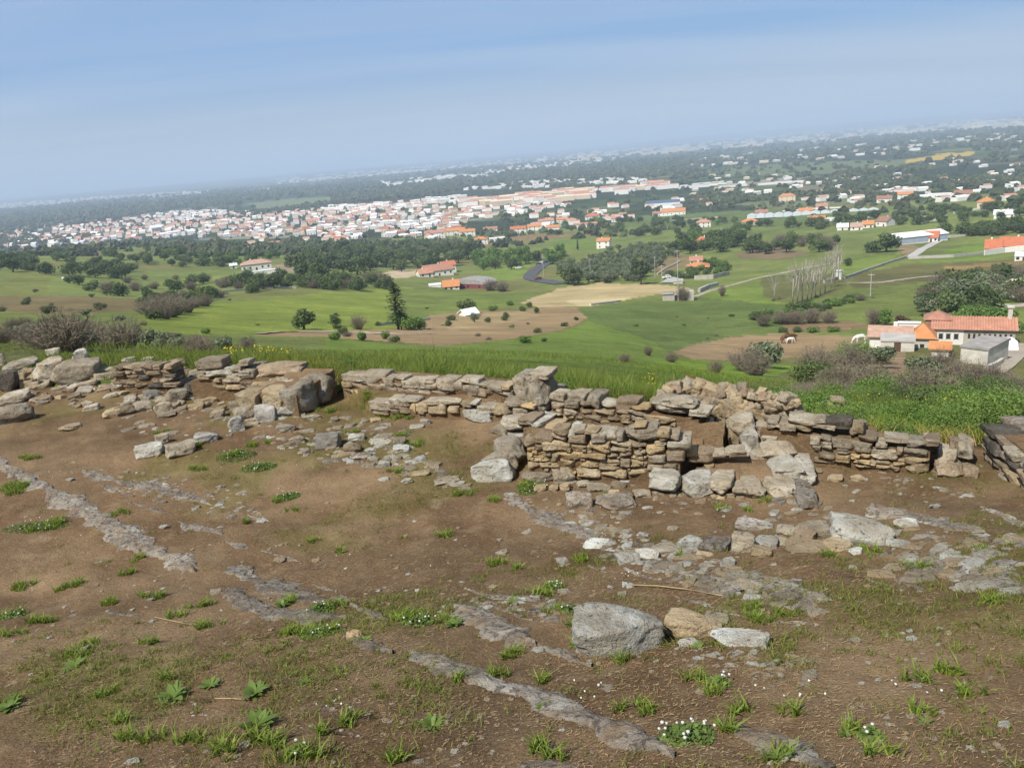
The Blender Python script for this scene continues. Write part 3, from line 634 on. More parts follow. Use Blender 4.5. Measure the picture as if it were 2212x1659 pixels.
class Wall:
    """a ruined dry-stone wall: its stones are children, the earth core between them too"""
    def __init__(s, label, pA, pB, zA=FLOOR, zB=None, group=None, depth=0.34, seed=1):
        zB = zA if zB is None else zB
        s.A = P_plane(*pA, zA); s.B = P_plane(*pB, zB)
        d = s.B[:2] - s.A[:2]; s.L = float(np.linalg.norm(d)); s.u = d / s.L; s.n = np.array([s.u[1], -s.u[0]])   # n towards the camera
        if np.dot(s.n, -s.A[:2]) < 0: s.n = -s.n
        s.yaw = math.atan2(s.u[1], s.u[0]); s.depth = depth; s.rnd = random.Random(seed)
        s.root = empty('ruined_wall', (s.A[0], s.A[1], min(zA, zB)), 0, label, 'stone wall', group); s.root['kind'] = 'thing'; s.org = np.array(s.root.location)
        s.st = []
    def hit(s, px, py):
        d = ray(px, py); o = np.array([0, 0, EYE]); t = np.dot(s.A[:2] - o[:2], s.n) / np.dot(d[:2], s.n); return o + t * d
    def add(s, x0, y0, x1, y1, tone='g', depth=None, out=0.0, big=False, grow=1.10, flat=1.0):
        cx, cy = (x0 + x1) / 2, (y0 + y1) / 2; c = s.hit(cx, cy)
        w = abs(np.dot((s.hit(x1, cy) - s.hit(x0, cy))[:2], s.u)) * grow * 1.03; h = abs(s.hit(cx, y0)[2] - s.hit(cx, y1)[2]) * grow
        dp = (depth or s.depth) * s.rnd.uniform(0.85, 1.15)
        c[2] -= h * (1 - flat) / 2; h *= flat
        p = c.copy(); p[:2] -= s.n * (dp / 2 - out - s.rnd.uniform(-0.005, 0.035))
        # perspective: the visible top takes part of the height
        stone_obj(s.root, Vector(p - s.org), (w, dp, h), s.yaw + s.rnd.uniform(-0.07, 0.07), tone, 0.05, big, s.rnd)
        s.st.append((np.dot(c[:2] - s.A[:2], s.u), c[2] + h / 2))
    def addz(s, lst, x0, y0, k, **kw):
        """stones read off an enlargement that starts at photo pixel (x0,y0) and is k times enlarged"""
        f = 4019 / 2212; fl0 = kw.pop('flat', 1.0)
        for a in lst:
            xm = (a[2] - a[0]) * 0.25; topm = not any(b_ is not a and b_[3] < a[3] - 5 and b_[3] > a[1] - 0.9 * (a[3] - a[1]) and min(a[2] - xm, b_[2]) - max(a[0] + xm, b_[0]) > 0 for b_ in lst)
            kw['flat'] = fl0 * (0.80 if topm else 1.0); dsv = kw.get('depth')
            if topm and fl0 == 1.0: kw['depth'] = (dsv or s.depth) * 0.72
            t = a[4] if len(a) > 4 else 'g'
            s.add((x0 + a[0] / k) / f, (y0 + a[1] / k) / f, (x0 + a[2] / k) / f, (y0 + a[3] / k) / f, t, **kw)
            kw['depth'] = dsv
    def fill(s, z0, hA, hB, t0=0.0, t1=1.0, size=(0.2, 0.42), ch=(0.10, 0.19), tones='gggob', depth=None, out=0.0, ragged=0.05, off=0.0, big=False):
        """random courses along the wall, base z0, heights hA..hB"""
        z = z0; dp0 = depth or s.depth
        while z < z0 + max(hA, hB) - 0.03:
            h = s.rnd.uniform(*ch); x = t0 * s.L - s.rnd.uniform(0, 0.15)
            while x < t1 * s.L:
                w = s.rnd.uniform(*size) * (1.25 if s.rnd.random() < 0.2 else 1); m = (x + w / 2) / s.L; top = z0 + hA + (hB - hA) * m + s.rnd.uniform(-ragged, ragged)
                if z + h * 0.6 < top and x + w * 0.5 < t1 * s.L:
                    dp = dp0 * s.rnd.uniform(0.85, 1.1); c = s.A[:2] + s.u * (x + w / 2) - s.n * (dp / 2 - out - s.rnd.uniform(-0.02, 0.04) + off)
                    stone_obj(s.root, Vector((c[0], c[1], z + h / 2)) - Vector(s.org), (w * 1.03, dp, h * s.rnd.uniform(1.0, 1.15)), s.yaw + s.rnd.uniform(-0.06, 0.06), s.rnd.choice(tones), 0.06, big, s.rnd)
                x += w
            z += h
    def core(s, z0, hA, hB, thick, inset=0.032, t0=0.0, t1=1.0, mat='soil'):
        mb = MB(); n = 10; fr = []; bk = []
        for i in range(n + 1):
            t = t0 + (t1 - t0) * i / n; p = s.A[:2] + s.u * t * s.L; h = hA + (hB - hA) * t + s.rnd.uniform(-0.03, 0.02)
            f = p - s.n * inset; b = p - s.n * thick
            fr += [(f[0], f[1], z0 - 0.3), (f[0], f[1], z0 + h)]; bk += [(b[0], b[1], z0 - 0.3), (b[0], b[1], z0 + h)]
        v = [tuple(np.array(q) - s.org) for q in fr + bk]; N2 = 2 * (n + 1); f = []
        for i in range(n):
            a = 2 * i; f += [(a, a + 2, a + 3, a + 1), (N2 + a, N2 + a + 1, N2 + a + 3, N2 + a + 2), (a + 1, a + 3, N2 + a + 3, N2 + a + 1)]
        f += [(0, 1, N2 + 1, N2), (2 * n, N2 + 2 * n, N2 + 2 * n + 1, 2 * n + 1)]
        mb.add(v, f); o = mb.build('earth_core', MATS[mat], s.root)
        a_ = o.data.attributes.new('Col', 'FLOAT_COLOR', 'POINT'); a_.data.foreach_set('color', np.ones(len(v) * 4, np.float32))

ZA = (1800, 1400, 2.37); ZB = (2400, 1450, 2.765); ZC = (3100, 1450, 2.37); Z7 = (900, 1300, 2.212); Z6 = (0, 1300, 2.212)

# --- tall front wall face of warm yellow stone (H)
w = Wall('tallest wall face of warm yellow coursed stone in the middle of the ruins', (1137, 1036), (1480, 1048), depth=0.36, seed=3)
w.core(FLOOR, 0.56, 0.42, 0.42, 0.036, 0.02, 0.97)
w.addz([(885,655,1015,735,'o'),(1000,695,1095,765,'w'),(1060,670,1165,720,'g'),(1175,680,1300,715,'o'),(1240,710,1370,800,'g'),(1350,680,1470,795,'g'),(1470,690,1535,790,'g'),(1630,635,1735,670,'y'),
  (720,725,865,805,'b'),(870,720,1000,785,'b'),(1030,735,1180,830,'b'),(610,760,715,845,'b'),(720,810,790,865,'b'),(785,785,1020,870,'o'),(1045,825,1225,890,'o'),(1230,800,1405,905,'y'),(1420,800,1605,850,'o'),(1610,800,1740,850,'o'),
  (635,850,700,895,'y'),(705,870,885,930,'y'),(895,850,1015,890,'o'),(1410,850,1560,895,'o'),(1615,865,1720,920,'o'),(1510,890,1610,945,'o'),(1385,905,1485,955,'o'),
  (645,900,700,970,'y'),(710,930,850,980,'y'),(925,895,1145,965,'y'),(1150,910,1370,970,'y'),(850,890,930,995,'o'),(1600,925,1740,970,'o'),(940,965,1065,1025,'o'),(1090,970,1290,1040,'y'),(1300,960,1500,1005,'o'),(1505,955,1600,1035,'b'),(1620,965,1750,1035,'y'),
  (1315,1005,1495,1055,'o'),(1110,1040,1310,1125,'o'),(1325,1060,1560,1150,'y'),(1585,1050,1740,1120,'y'),(640,975,760,1040,'o'),(760,985,930,1050,'o'),(1010,850,1045,890,'o'),(1030,895,1100,930,'o'),(1560,850,1615,880,'o'),(1150,880,1230,910,'o'),(1750,1040,1800,1110,'o')], *ZA)
w.addz([(495,650,625,745,'y'),(615,700,735,780,'b'),(520,735,610,790,'o'),(480,790,600,825,'o'),(610,785,850,900,'g'),(595,900,790,1010,'b'),(395,935,580,1025,'b'),(380,840,570,930,'y'),(400,1040,560,1130,'b'),(560,1030,700,1100,'b')], *ZB)
w.addz([(1530,645,1850,790,'g')], *ZA, big=True, depth=0.42)
for _ in range(70):
    x = w.rnd.uniform(650, 1740); y = w.rnd.uniform(760, 1120); a = w.rnd.uniform(20, 46); w.addz([(x, y, x + a, y + a * 0.6, w.rnd.choice('ooyb'))], *ZA, depth=0.14, out=-0.01, flat=1.25)
# --- back wall of grey blocks behind it (G)
w = Wall('grey back wall of squared blocks behind the tall yellow wall face', (1185, 906), (1535, 946), -2.03, depth=0.38, seed=4)
w.core(-2.03, 0.22, 0.22, 0.42, 0.034, 0.02, 0.93)
w.addz([(845,320,975,430),(1015,330,1165,420),(980,415,1115,480),(1130,420,1235,490,'b'),(1185,365,1305,500),(1325,415,1460,495),(1465,390,1645,480,'b'),(1465,470,1610,530,'b'),(985,495,1090,550),(1145,495,1230,545,'o'),(1270,500,1440,545,'o'),
  (970,550,1080,590,'o'),(900,490,950,520,'o'),(1155,545,1320,600,'b'),(1390,550,1500,600,'b'),(1505,540,1585,590,'o'),(870,430,980,490,'b'),(1090,545,1150,595,'b'),(1330,590,1400,630,'b'),(860,520,960,570,'b')], *ZA)
w.addz([(230,390,395,460,'y'),(845,430,1040,515,'g'),(190,460,385,505,'g'),(355,490,520,545,'o'),(95,495,190,550,'o'),(210,510,350,570,'g'),(350,555,470,615,'b'),(490,500,640,570,'o'),(495,570,600,600,'y'),(635,530,690,570,'o'),(240,600,360,640,'y'),(120,560,210,610,'o'),(640,575,700,640,'o')], *ZB)
w.addz([(395,385,835,495,'g'),(520,320,880,420,'g')], *ZB, depth=0.5, big=True)
# --- back wall D
w = Wall('long low grey wall along the grass between the black shaded wall and the tall pier', (742, 863), (1105, 894), depth=0.40, seed=5)
w.core(FLOOR, 0.42, 0.42, 0.5)
w.addz([(985,360,1185,440),(1135,375,1330,460),(1330,390,1420,475),(1420,390,1515,430),(985,440,1070,505,'o'),(1070,445,1195,515,'b'),(1200,460,1315,525,'b'),(1310,470,1440,545),(1430,455,1490,490),(1490,415,1640,500),(1640,410,1760,455),
  (1650,455,1810,505),(1760,420,1940,515),(1940,425,2020,520),(2000,405,2150,470),(2020,470,2165,545),(1880,510,1950,540,'b'),(1455,500,1640,555,'b'),(1640,500,1760,550),(1760,520,1880,575),(2070,540,2150,585,'b'),(985,505,1060,545,'o'),(1060,515,1180,560,'o'),(1180,525,1310,565,'o')], *Z7)
w.addz([(170,245,270,300),(175,300,255,375,'b'),(255,300,340,380,'b'),(70,345,175,388,'b'),(270,250,400,320),(400,250,490,310,'o'),(340,315,490,375,'g')], *ZA)
# --- bench wall E in front of D
w = Wall('short bench of squared ochre blocks in front of the long low grey wall', (798, 899), (1092, 916), depth=0.36, seed=6)
w.core(FLOOR, 0.20, 0.20, 0.4)
w.addz([(1225,595,1390,690),(1380,580,1470,630),(1390,630,1505,680,'b'),(1475,590,1620,630),(1480,660,1560,715,'b'),(1500,625,1560,660,'b'),(1560,630,1615,725,'y'),(1615,615,1715,705,'o'),(1640,700,1690,722,'b'),(1715,590,1980,635),
  (1720,635,1870,725,'o'),(1870,650,1985,710,'o'),(1225,690,1380,725,'b'),(1380,680,1480,725,'b')], *Z7)
w.addz([(175,445,330,530,'g'),(330,455,410,540,'y'),(400,470,520,545,'b'),(20,430,110,475,'o'),(110,420,170,450,'w')], *ZA)
w.addz([(25,470,300,600,'w')], *ZA, big=True, out=0.05)
# --- pier F at the end of D, its transverse wall coming forward
w = Wall('tall rough pier of grey stone with a black shaded right side', (1098, 918), (1192, 924), depth=0.5, seed=7)
w.addz([(500,225,660,560,'g')], *ZA, big=True, depth=0.55, flat=1.3)
w.addz([(610,215,800,470,'g')], *ZA, big=True, depth=0.6, flat=1.3)
w.addz([(640,430,800,565,'g')], *ZA, big=True, depth=0.95, flat=1.3, out=0.04)
w.addz([(430,400,600,480,'g'),(600,430,722,478,'y'),(520,480,650,545,'g')], *ZA, out=0.06, depth=0.4)
w.addz([(745,480,850,650,'d')], *ZA, depth=0.6, out=-0.2, big=True, flat=1.3)  # dark stone colours in the shade on the pier's right side
w.addz([(520,175,640,240,'g'),(635,170,800,235,'g')], *ZA, depth=0.6, out=-0.1)
w2 = Wall('stub of grey blocks stepping down from the pier to the lichened block', (1062, 960), (1160, 975), depth=0.5, seed=8)
w2.addz([(340,550,575,700,'g'),(590,655,780,760,'g')], *ZA, big=True)
w2.addz([(300,640,450,745,'g'),(560,560,690,630,'b'),(650,610,760,665,'w'),(780,640,890,715,'o'),(400,690,610,810,'u'),(400,805,565,905,'g'),(250,830,400,905,'g'),(560,800,640,900,'b')], *ZA)
# --- front row J
w = Wall('row of big pale grey blocks along the front edge of the sunken room', (1400, 1071), (1722, 1086), depth=0.40, seed=9)
for q in [(405,1185,735,1350,'w'),(700,1235,1090,1450,'w'),(1050,1225,1320,1365,'g'),(1320,1290,1670,1410,'g'),(1660,1310,1990,1425,'g')]: w.addz([q], *ZB, big=True, flat=1.28, grow=1.08)
w.addz([(1080,1360,1150,1425,'o'),(1120,1375,1230,1445,'o'),(560,1360,700,1420,'g'),(1240,1350,1340,1400,'b'),(1580,1400,1740,1460,'b')], *ZB)
w = Wall('low line of tumbled stones edging the earth inside the sunken room', (1480, 1010), (1690, 1010), -2.2, depth=0.32, seed=10)
w.addz([(810,885,940,965,'y'),(840,915,1110,1020,'b'),(1100,910,1240,980,'g'),(1240,880,1450,925,'g'),(1010,1040,1110,1100,'o')], *ZB)
# --- back walls on the right, L2 then L
w = Wall('upper grey wall of flat stones below the bramble bank', (1640, 962), (1885, 985), -2.15, depth=0.4, seed=11)
w.core(-2.15, 0.2, 0.2, 0.5)
w.addz([(1685,550,1800,610),(1780,590,1870,640,'o'),(1820,595,2000,670),(2010,610,2180,680,'o'),(1915,530,2212,610),(1680,605,1780,655)], *ZB)
w.addz([(225,520,430,570),(330,460,560,560,'d'),(570,500,680,610,'o'),(230,465,330,520,'g'),(560,560,680,630,'b')], *ZC)
w = Wall('low grey and yellow coursed wall left of the wall with the deep shaded side', (1750, 1010), (2006, 1030), depth=0.4, seed=12)
w.core(FLOOR, 0.34, 0.30, 0.5)
w.addz([(190,625,290,715),(390,640,580,745),(300,670,390,750),(195,715,280,770),(440,745,570,785),(580,680,760,770),(640,620,810,680,'b'),(890,630,1100,690),(1100,660,1260,730),(290,620,390,675),
  (430,790,570,870,'y'),(570,800,660,840,'y'),(660,795,740,835,'y'),(600,840,745,880,'y'),(235,830,430,880,'b'),(600,890,745,935,'o'),(745,880,800,905,'y'),(800,840,930,890,'o'),(750,900,930,940,'o'),(960,870,1070,920,'y'),(980,830,1070,870,'o'),
  (1080,810,1280,880,'o'),(800,680,900,740,'g'),(280,770,430,830,'b'),(1000,730,1060,800,'b'),(1270,640,1400,720,'b'),(745,840,800,880,'o'),(930,890,1030,960,'b')], *ZC)
w.addz([(750,720,1000,835,'g'),(1060,720,1280,810,'g'),(1030,880,1285,990,'o')], *ZC, big=True)
# --- wall C on the left with the black side: runs away from the camera
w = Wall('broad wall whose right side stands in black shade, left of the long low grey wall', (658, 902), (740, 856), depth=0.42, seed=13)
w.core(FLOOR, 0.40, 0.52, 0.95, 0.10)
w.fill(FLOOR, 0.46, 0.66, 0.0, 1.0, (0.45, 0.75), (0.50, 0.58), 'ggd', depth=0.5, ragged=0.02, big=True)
w.fill(FLOOR, 0.42, 0.60, 0.0, 1.0, (0.5, 0.8), (0.44, 0.52), 'ggo', depth=0.55, off=0.40, ragged=0.02, big=True)
w.fill(FLOOR, 0.34, 0.50, -0.05, 0.95, (0.45, 0.7), (0.34, 0.42), 'gob', depth=0.5, off=0.85, ragged=0.02, big=True)
# --- left back wall of large stones
w = Wall('wall of large tumbled stones at the left end of the long grass', (418, 868), (650, 862), depth=0.5, seed=14)
w.core(FLOOR, 0.42, 0.42, 0.6)
w.addz([(190,285,580,410,'b')], *Z7, big=True, depth=0.7)
w.addz([(75,330,180,390,'g'),(105,365,215,435,'g'),(100,435,220,490,'b'),(195,430,330,500,'o'),(310,460,450,520,'o'),(350,410,470,455,'w'),(500,380,600,435,'g'),(440,420,520,470,'o'),(450,470,560,520,'b')], *Z7)
w.addz([(1780,305,2000,395,'w'),(1910,370,2085,460,'g')], *Z6, big=True)
w.addz([(1700,235,1910,330,'g'),(2090,330,2212,435,'g'),(2080,440,2185,500,'b'),(1720,385,1820,450,'b'),(1960,460,2080,520,'o'),(1830,400,1910,450,'o'),(1850,470,1960,520,'o'),(2000,300,2090,370,'g'),(2070,250,2150,310,'g')], *Z6)
w = Wall('small dark wall of thin stones beside the leftmost boulders', (255, 840), (372, 836), -2.2, depth=0.4, seed=15)
w.core(-2.2, 0.36, 0.36, 0.5)
w.fill(-2.2, 0.42, 0.46, 0.0, 1.0, (0.16, 0.36), (0.07, 0.12), 'bbdbg')
# --- right end wall N, runs towards the camera
w = Wall('wall with a deep shaded side running out of the picture on the right', (2225, 1100), (2112, 988), depth=0.45, seed=16)
w.core(FLOOR, 0.50, 0.42, 1.1, 0.1)
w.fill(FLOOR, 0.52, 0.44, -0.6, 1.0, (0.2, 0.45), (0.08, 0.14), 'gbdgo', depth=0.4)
w.fill(FLOOR + 0.25, 0.28, 0.22, -0.6, 1.0, (0.5, 0.9), (0.16, 0.24), 'ggr', depth=0.7, off=0.3)
w.fill(FLOOR + 0.22, 0.26, 0.2, -0.6, 1.0, (0.5, 0.9), (0.16, 0.24), 'gg', depth=0.7, off=0.85)

# --- loose boulders: one thing each
def boulder(x0, y0, x1, y1, label, tone='g', dk=0.8, sink=0.2, yaw=None, name='boulder', var=None, group=None, cat='boulder', z=None, kh=1.0, seed=None):
    base = pt1((x0 + x1) / 2, y1) if z is None else P_plane((x0 + x1) / 2, y1, z)
    k = mpp(base); wd = (x1 - x0) * k; dpr = -ray((x0 + x1) / 2, (y0 + y1) / 2)[2] / np.linalg.norm(ray((x0 + x1) / 2, (y0 + y1) / 2))
    dp = wd * dk; hpix = (y1 - y0) * k
    h = max((hpix - dp * dpr * 0.75) / math.sqrt(1 - dpr ** 2), hpix * 0.42) * kh
    d = base[:2] / np.linalg.norm(base[:2]); c = base[:2] + d * dp * 0.45
    rnd = random.Random(int(x0 * 7 + y0 * 13) if seed is None else seed)
    me = (BOULD[tone][var] if var is not None else rnd.choice(BOULD[tone]))
    fulh = h / (1 - sink)
    o = link(name, me, None, (c[0], c[1], min(base[2], float(H(c[0], c[1])) if z is None else base[2]) + h - fulh / 2), (rnd.uniform(-0.08, 0.08), rnd.uniform(-0.08, 0.08), rnd.uniform(-0.25, 0.25) - math.atan2(d[0], d[1]) if yaw is None else yaw), (wd * 1.04, dp, fulh))
    tag(o, label, cat, group); return o
def zb(Z, a): f = 4019 / 2212; return tuple((Z[i % 2] + a[i] / Z[2]) / f for i in range(4))
for Z, box, lab, t in [
    (ZA, (125, 905, 545, 1165), 'big block covered in pale and black lichen at the foot of the stub', 'w'),
    (ZA, (595, 1035, 895, 1172), 'grey flat-topped boulder right of the lichened block', 'g'),
    (ZA, (880, 1005, 1088, 1182), 'rough grey boulder leaning against the foot of the yellow wall face', 'g'),
    (ZA, (1000, 1240, 1255, 1420), 'rounded grey rock rising from dirt before the yellow wall face', 'r'),
    (ZA, (1275, 1300, 1650, 1425), 'low wide grey rock beside the rounded one below the yellow wall face', 'r'),
    (ZA, (1185, 1165, 1420, 1260), 'flat grey slab lying below the middle of the yellow wall face', 'g'),
    (ZA, (1420, 1155, 1560, 1240), 'small brown-grey slab at the foot of the yellow wall face', 'b'),
    (ZA, (1388, 1235, 1498, 1295), 'small bright yellow stone lying on the grey slabs', 'y'),
    (ZA, (1625, 1225, 1785, 1310), 'grey slab touching the row of big pale blocks', 'g'),
    (ZA, (1100, 1145, 1225, 1220), 'little grey block against the lowest yellow course', 'g'),
    (ZA, (930, 1170, 1042, 1258), 'ochre cobble under the leaning grey boulder', 'o'),
    (ZA, (838, 1185, 932, 1255), 'middle ochre cobble of three in a line under the flat-topped boulder', 'o'),
    (ZA, (698, 1185, 818, 1255), 'ochre cobble nearest the lichened block, in a line of three', 'o'),
    (ZB, (1240, 600, 1330, 850), 'upright split stone left of the bluish leaning stone', 'd'),  # this stone and the next: shadowed face put into the dark tone
    (ZB, (1320, 640, 1400, 860), 'narrow upright stone painted dark as in shade next to the bluish leaning stone', 'd'),
    (ZB, (1130, 660, 1250, 880), 'brown upright stone at the edge of the dirt bank', 'b'),
    (ZC, (565, 975, 702, 1038), 'oval stone lying on dirt before the low coursed wall', 'o'),
    (ZC, (350, 975, 490, 1045), 'lumpy ochre stone left of the oval stone', 'o'),
    (ZC, (190, 905, 300, 975), 'ochre stone in the corner by the slab wall', 'o'),
    ]:
    boulder(*zb(Z, box), lab, t)
def slab(box, z, th, label, tone='g', yaw=0.0):
    x0, y0, x1, y1 = box; cx = (x0 + x1) / 2; a = P_plane(cx, y0, z); b = P_plane(cx, y1, z); l = P_plane(x0, (y0 + y1) / 2, z); r = P_plane(x1, (y0 + y1) / 2, z); c = (a + b) / 2
    rnd = random.Random(int(x0 * 3 + y1)); o = link('wall_slab', rnd.choice(BOULD[tone]), None, (c[0], c[1], z - th / 2), (rnd.uniform(-0.05, 0.05), rnd.uniform(-0.05, 0.05), -math.atan2(c[0], c[1]) + yaw), (np.linalg.norm(r - l) * 1.03, np.linalg.norm(a - b) * 1.05, th)); o['kind'] = 'thing'
    return tag(o, label, 'slab', 'slabs of the slab wall')
for box, z, th, lab, t, yw in [
    ((1225, 445, 1560, 560), -1.84, 0.25, 'long rounded grey capstone at the head of the slab wall', 'g', 0),
    ((1540, 495, 1700, 600), -1.92, 0.22, 'pale block between the long capstone and the upper grey wall', 'g', 0),
    ((1010, 480, 1120, 560), -1.82, 0.40, 'upright grey block at the end of the dirt-filled gap in the back wall', 'g', 0),
    ((1110, 510, 1240, 600), -1.92, 0.3, 'ochre block left of the long capstone', 'o', 0),
    ((1380, 565, 1590, 700), -1.95, 0.3, 'bluish stone with dark cracks below the long capstone', 'u', 0.1),
    ((1260, 560, 1390, 640), -1.95, 0.3, 'small pale stone left of the bluish stone', 'o', 0),
    ((1590, 600, 1800, 720), -2.0, 0.2, 'grey slab behind the upper flat slab of the slab wall', 'g', 0.1),
    ((1600, 690, 1995, 870), -2.06, 0.2, 'upper flat slab of the slab wall', 'g', 0.12),
    ((1690, 840, 2080, 1090), -2.11, 0.2, 'broad rounded slab in the middle of the slab wall', 'w', 0.15),
    ((1960, 900, 2190, 1140), -2.17, 0.2, 'grey slab on the right edge of the slab wall', 'w', 0.15),
    ((1740, 1085, 1985, 1270), -2.18, 0.2, 'pale square slab in the lower part of the slab wall', 'g', 0.1),
    ((1960, 1120, 2220, 1430), -2.20, 0.2, 'dark flat slab at the lower end of the slab wall', 'r', 0.12),
    ((1470, 840, 1690, 925), -2.13, 0.15, 'grey slab edging the earth inside the sunken room', 'g', 0)]:
    slab(zb(ZB, box), z, th, lab, t, yw)
for box, z, th, lab, t, yw in [((330, 700, 600, 850), -2.04, 0.31, 'grey slab stepping down between the pier stub and the lichened block', 'g', 0.1), ((210, 840, 540, 925), -2.10, 0.25, 'flat grey top stone right behind the lichened block', 'g', 0.0)]:
    slab(zb(ZA, box), z, th, lab, t, yw)
# bare earth bank in the gap of the back wall
gx_ = np.linspace(0, 1, 14); gv = []
for b_ in gx_:
    for a_ in gx_:
        q_ = P_plane(1462 + 100 * a_, 912 + 70 * b_, -1.80 - 0.38 * b_); gv.append(q_ + np.array([0, 0, 0.03 * float(vnoise(q_[0] * 1.0, q_[1] * 1.0, 0.12, 5))]))
gi = np.arange(196).reshape(14, 14); gf = np.stack([gi[:-1, :-1], gi[1:, :-1], gi[1:, 1:], gi[:-1, 1:]], -1).reshape(-1, 4)
o = link('earth_bank', mesh_np('earth_bank', np.array(gv), gf, MATS['soil'], smooth=True, col=np.ones((196, 3)))); tag(o, 'bare brown earth bank filling the gap in the back wall', 'earth bank'); o['kind'] = 'thing'
for box, z, th, lab, t, yw in [
    ((1480, 600, 1600, 680), -2.0, 0.2, 'reddish stone on top of the low coursed wall end', 'b', 0), ((1560, 570, 1720, 690), -1.98, 0.22, 'pointed grey stone behind the square brown slab', 'g', 0),
    ((1380, 660, 1560, 780), -2.07, 0.2, 'grey stone with a dark right side at the end of the coursed wall', 'g', 0), ((1355, 790, 1605, 920), -2.18, 0.18, 'square brown slab at the right end of the low coursed wall', 'b', 0.1), ((1240, 570, 1390, 640), -2.0, 0.2, 'brown stone on the end of the low coursed wall', 'b', 0),
    ((1600, 850, 1760, 930), -2.2, 0.2, 'thin brown slab left of the wall running out of the picture', 'b', 0)]:
    slab(zb(ZC, box), z, th, lab, t, yw)
ZD = (2000, 1900, 1.3825)
for box, lab, t, kw in [
    ((335, 612, 842, 935), 'largest squared block, grey with black lichen, alone on the near slope', 'w', dict(dk=0.62, var=0, kh=0.95, yaw=0.05)),
    ((845, 675, 1150, 840), 'yellowish broken stone lying right of the largest squared block', 'o', dict(dk=0.6)),
    ((1055, 680, 1195, 760), 'grey stone on the back of the yellowish broken stone', 'g', {}),
    ((1085, 775, 1410, 880), 'long low pale rock right of the yellowish broken stone', 'w', dict(dk=0.5)),
    ((915, 830, 1050, 885), 'small pale rock under the yellowish broken stone', 'w', {}),
    ((1760, 150, 2045, 335), 'large bright white-grey boulder at the right end of the stone row', 'w', dict(dk=0.7)),
    ((1560, 185, 1740, 290), 'grey mottled boulder next to the bright white-grey one', 'g', {}),
    ((1545, 235, 1650, 300), 'flat reddish stone resting on the stone row', 'b', {}),
    ((1460, 215, 1560, 280), 'grey stone in the back of the stone row', 'g', {}),
    ((1690, 278, 1845, 365), 'pale smooth stone in the front of the row, left of the white-grey boulder', 'o', {}),
    ((1515, 308, 1700, 375), 'broad flat ochre stone in the front of the stone row', 'o', {}),
    ((1440, 290, 1550, 335), 'thin grey slab in the middle of the stone row', 'g', {}),
    ((1330, 278, 1445, 350), 'pale block with a dark gap below it in the stone row', 'w', {}),
    ((1320, 330, 1415, 395), 'yellow-white stone at the foot of the stone row', 'o', {}),
    ((1215, 250, 1322, 370), 'upright grey-brown block near the middle of the stone row', 'g', {}),
    ((1240, 190, 1410, 250), 'flat grey slab half buried behind the stone row', 'r', {}),
    ((1035, 272, 1185, 362), 'dark grey triangular stone in the stone row', 'r', {}),
    ((920, 255, 1038, 370), 'pitted grey stone at the left part of the stone row', 'w', {}),
    ((785, 310, 935, 385), 'crumbling grey stone near the left end of the stone row', 'g', {}),
    ((1010, 358, 1110, 395), 'small ochre stone below the dark triangular stone', 'o', {}),
    ((690, 340, 800, 410), 'rough pale lump at the left end of the stone row', 'w', {}),
    ((590, 350, 700, 430), 'white crumbly lump beyond the left end of the stone row', 'w', {}),
    ((400, 285, 540, 350), 'pale flat lump on the dirt under the sunken room', 'w', {}),
    ((1840, 340, 1910, 385), 'little pale stone below the bright white-grey boulder', 'w', {}),
    ((1940, 105, 2140, 190), 'dark grey slab lying behind the bright white-grey boulder', 'r', {}),
    ((2090, 175, 2212, 240), 'pale edged slab at the right of the white-grey boulder', 'w', {}),
    ]:
    x_, y_, X_, Y_ = box; g_ = 0.09 if 'row' in lab else 0.0; boulder(*zb(ZD, (x_ - (X_ - x_) * g_, y_ - 6 * (g_ > 0), X_ + (X_ - x_) * g_, Y_)), lab, t, **kw)
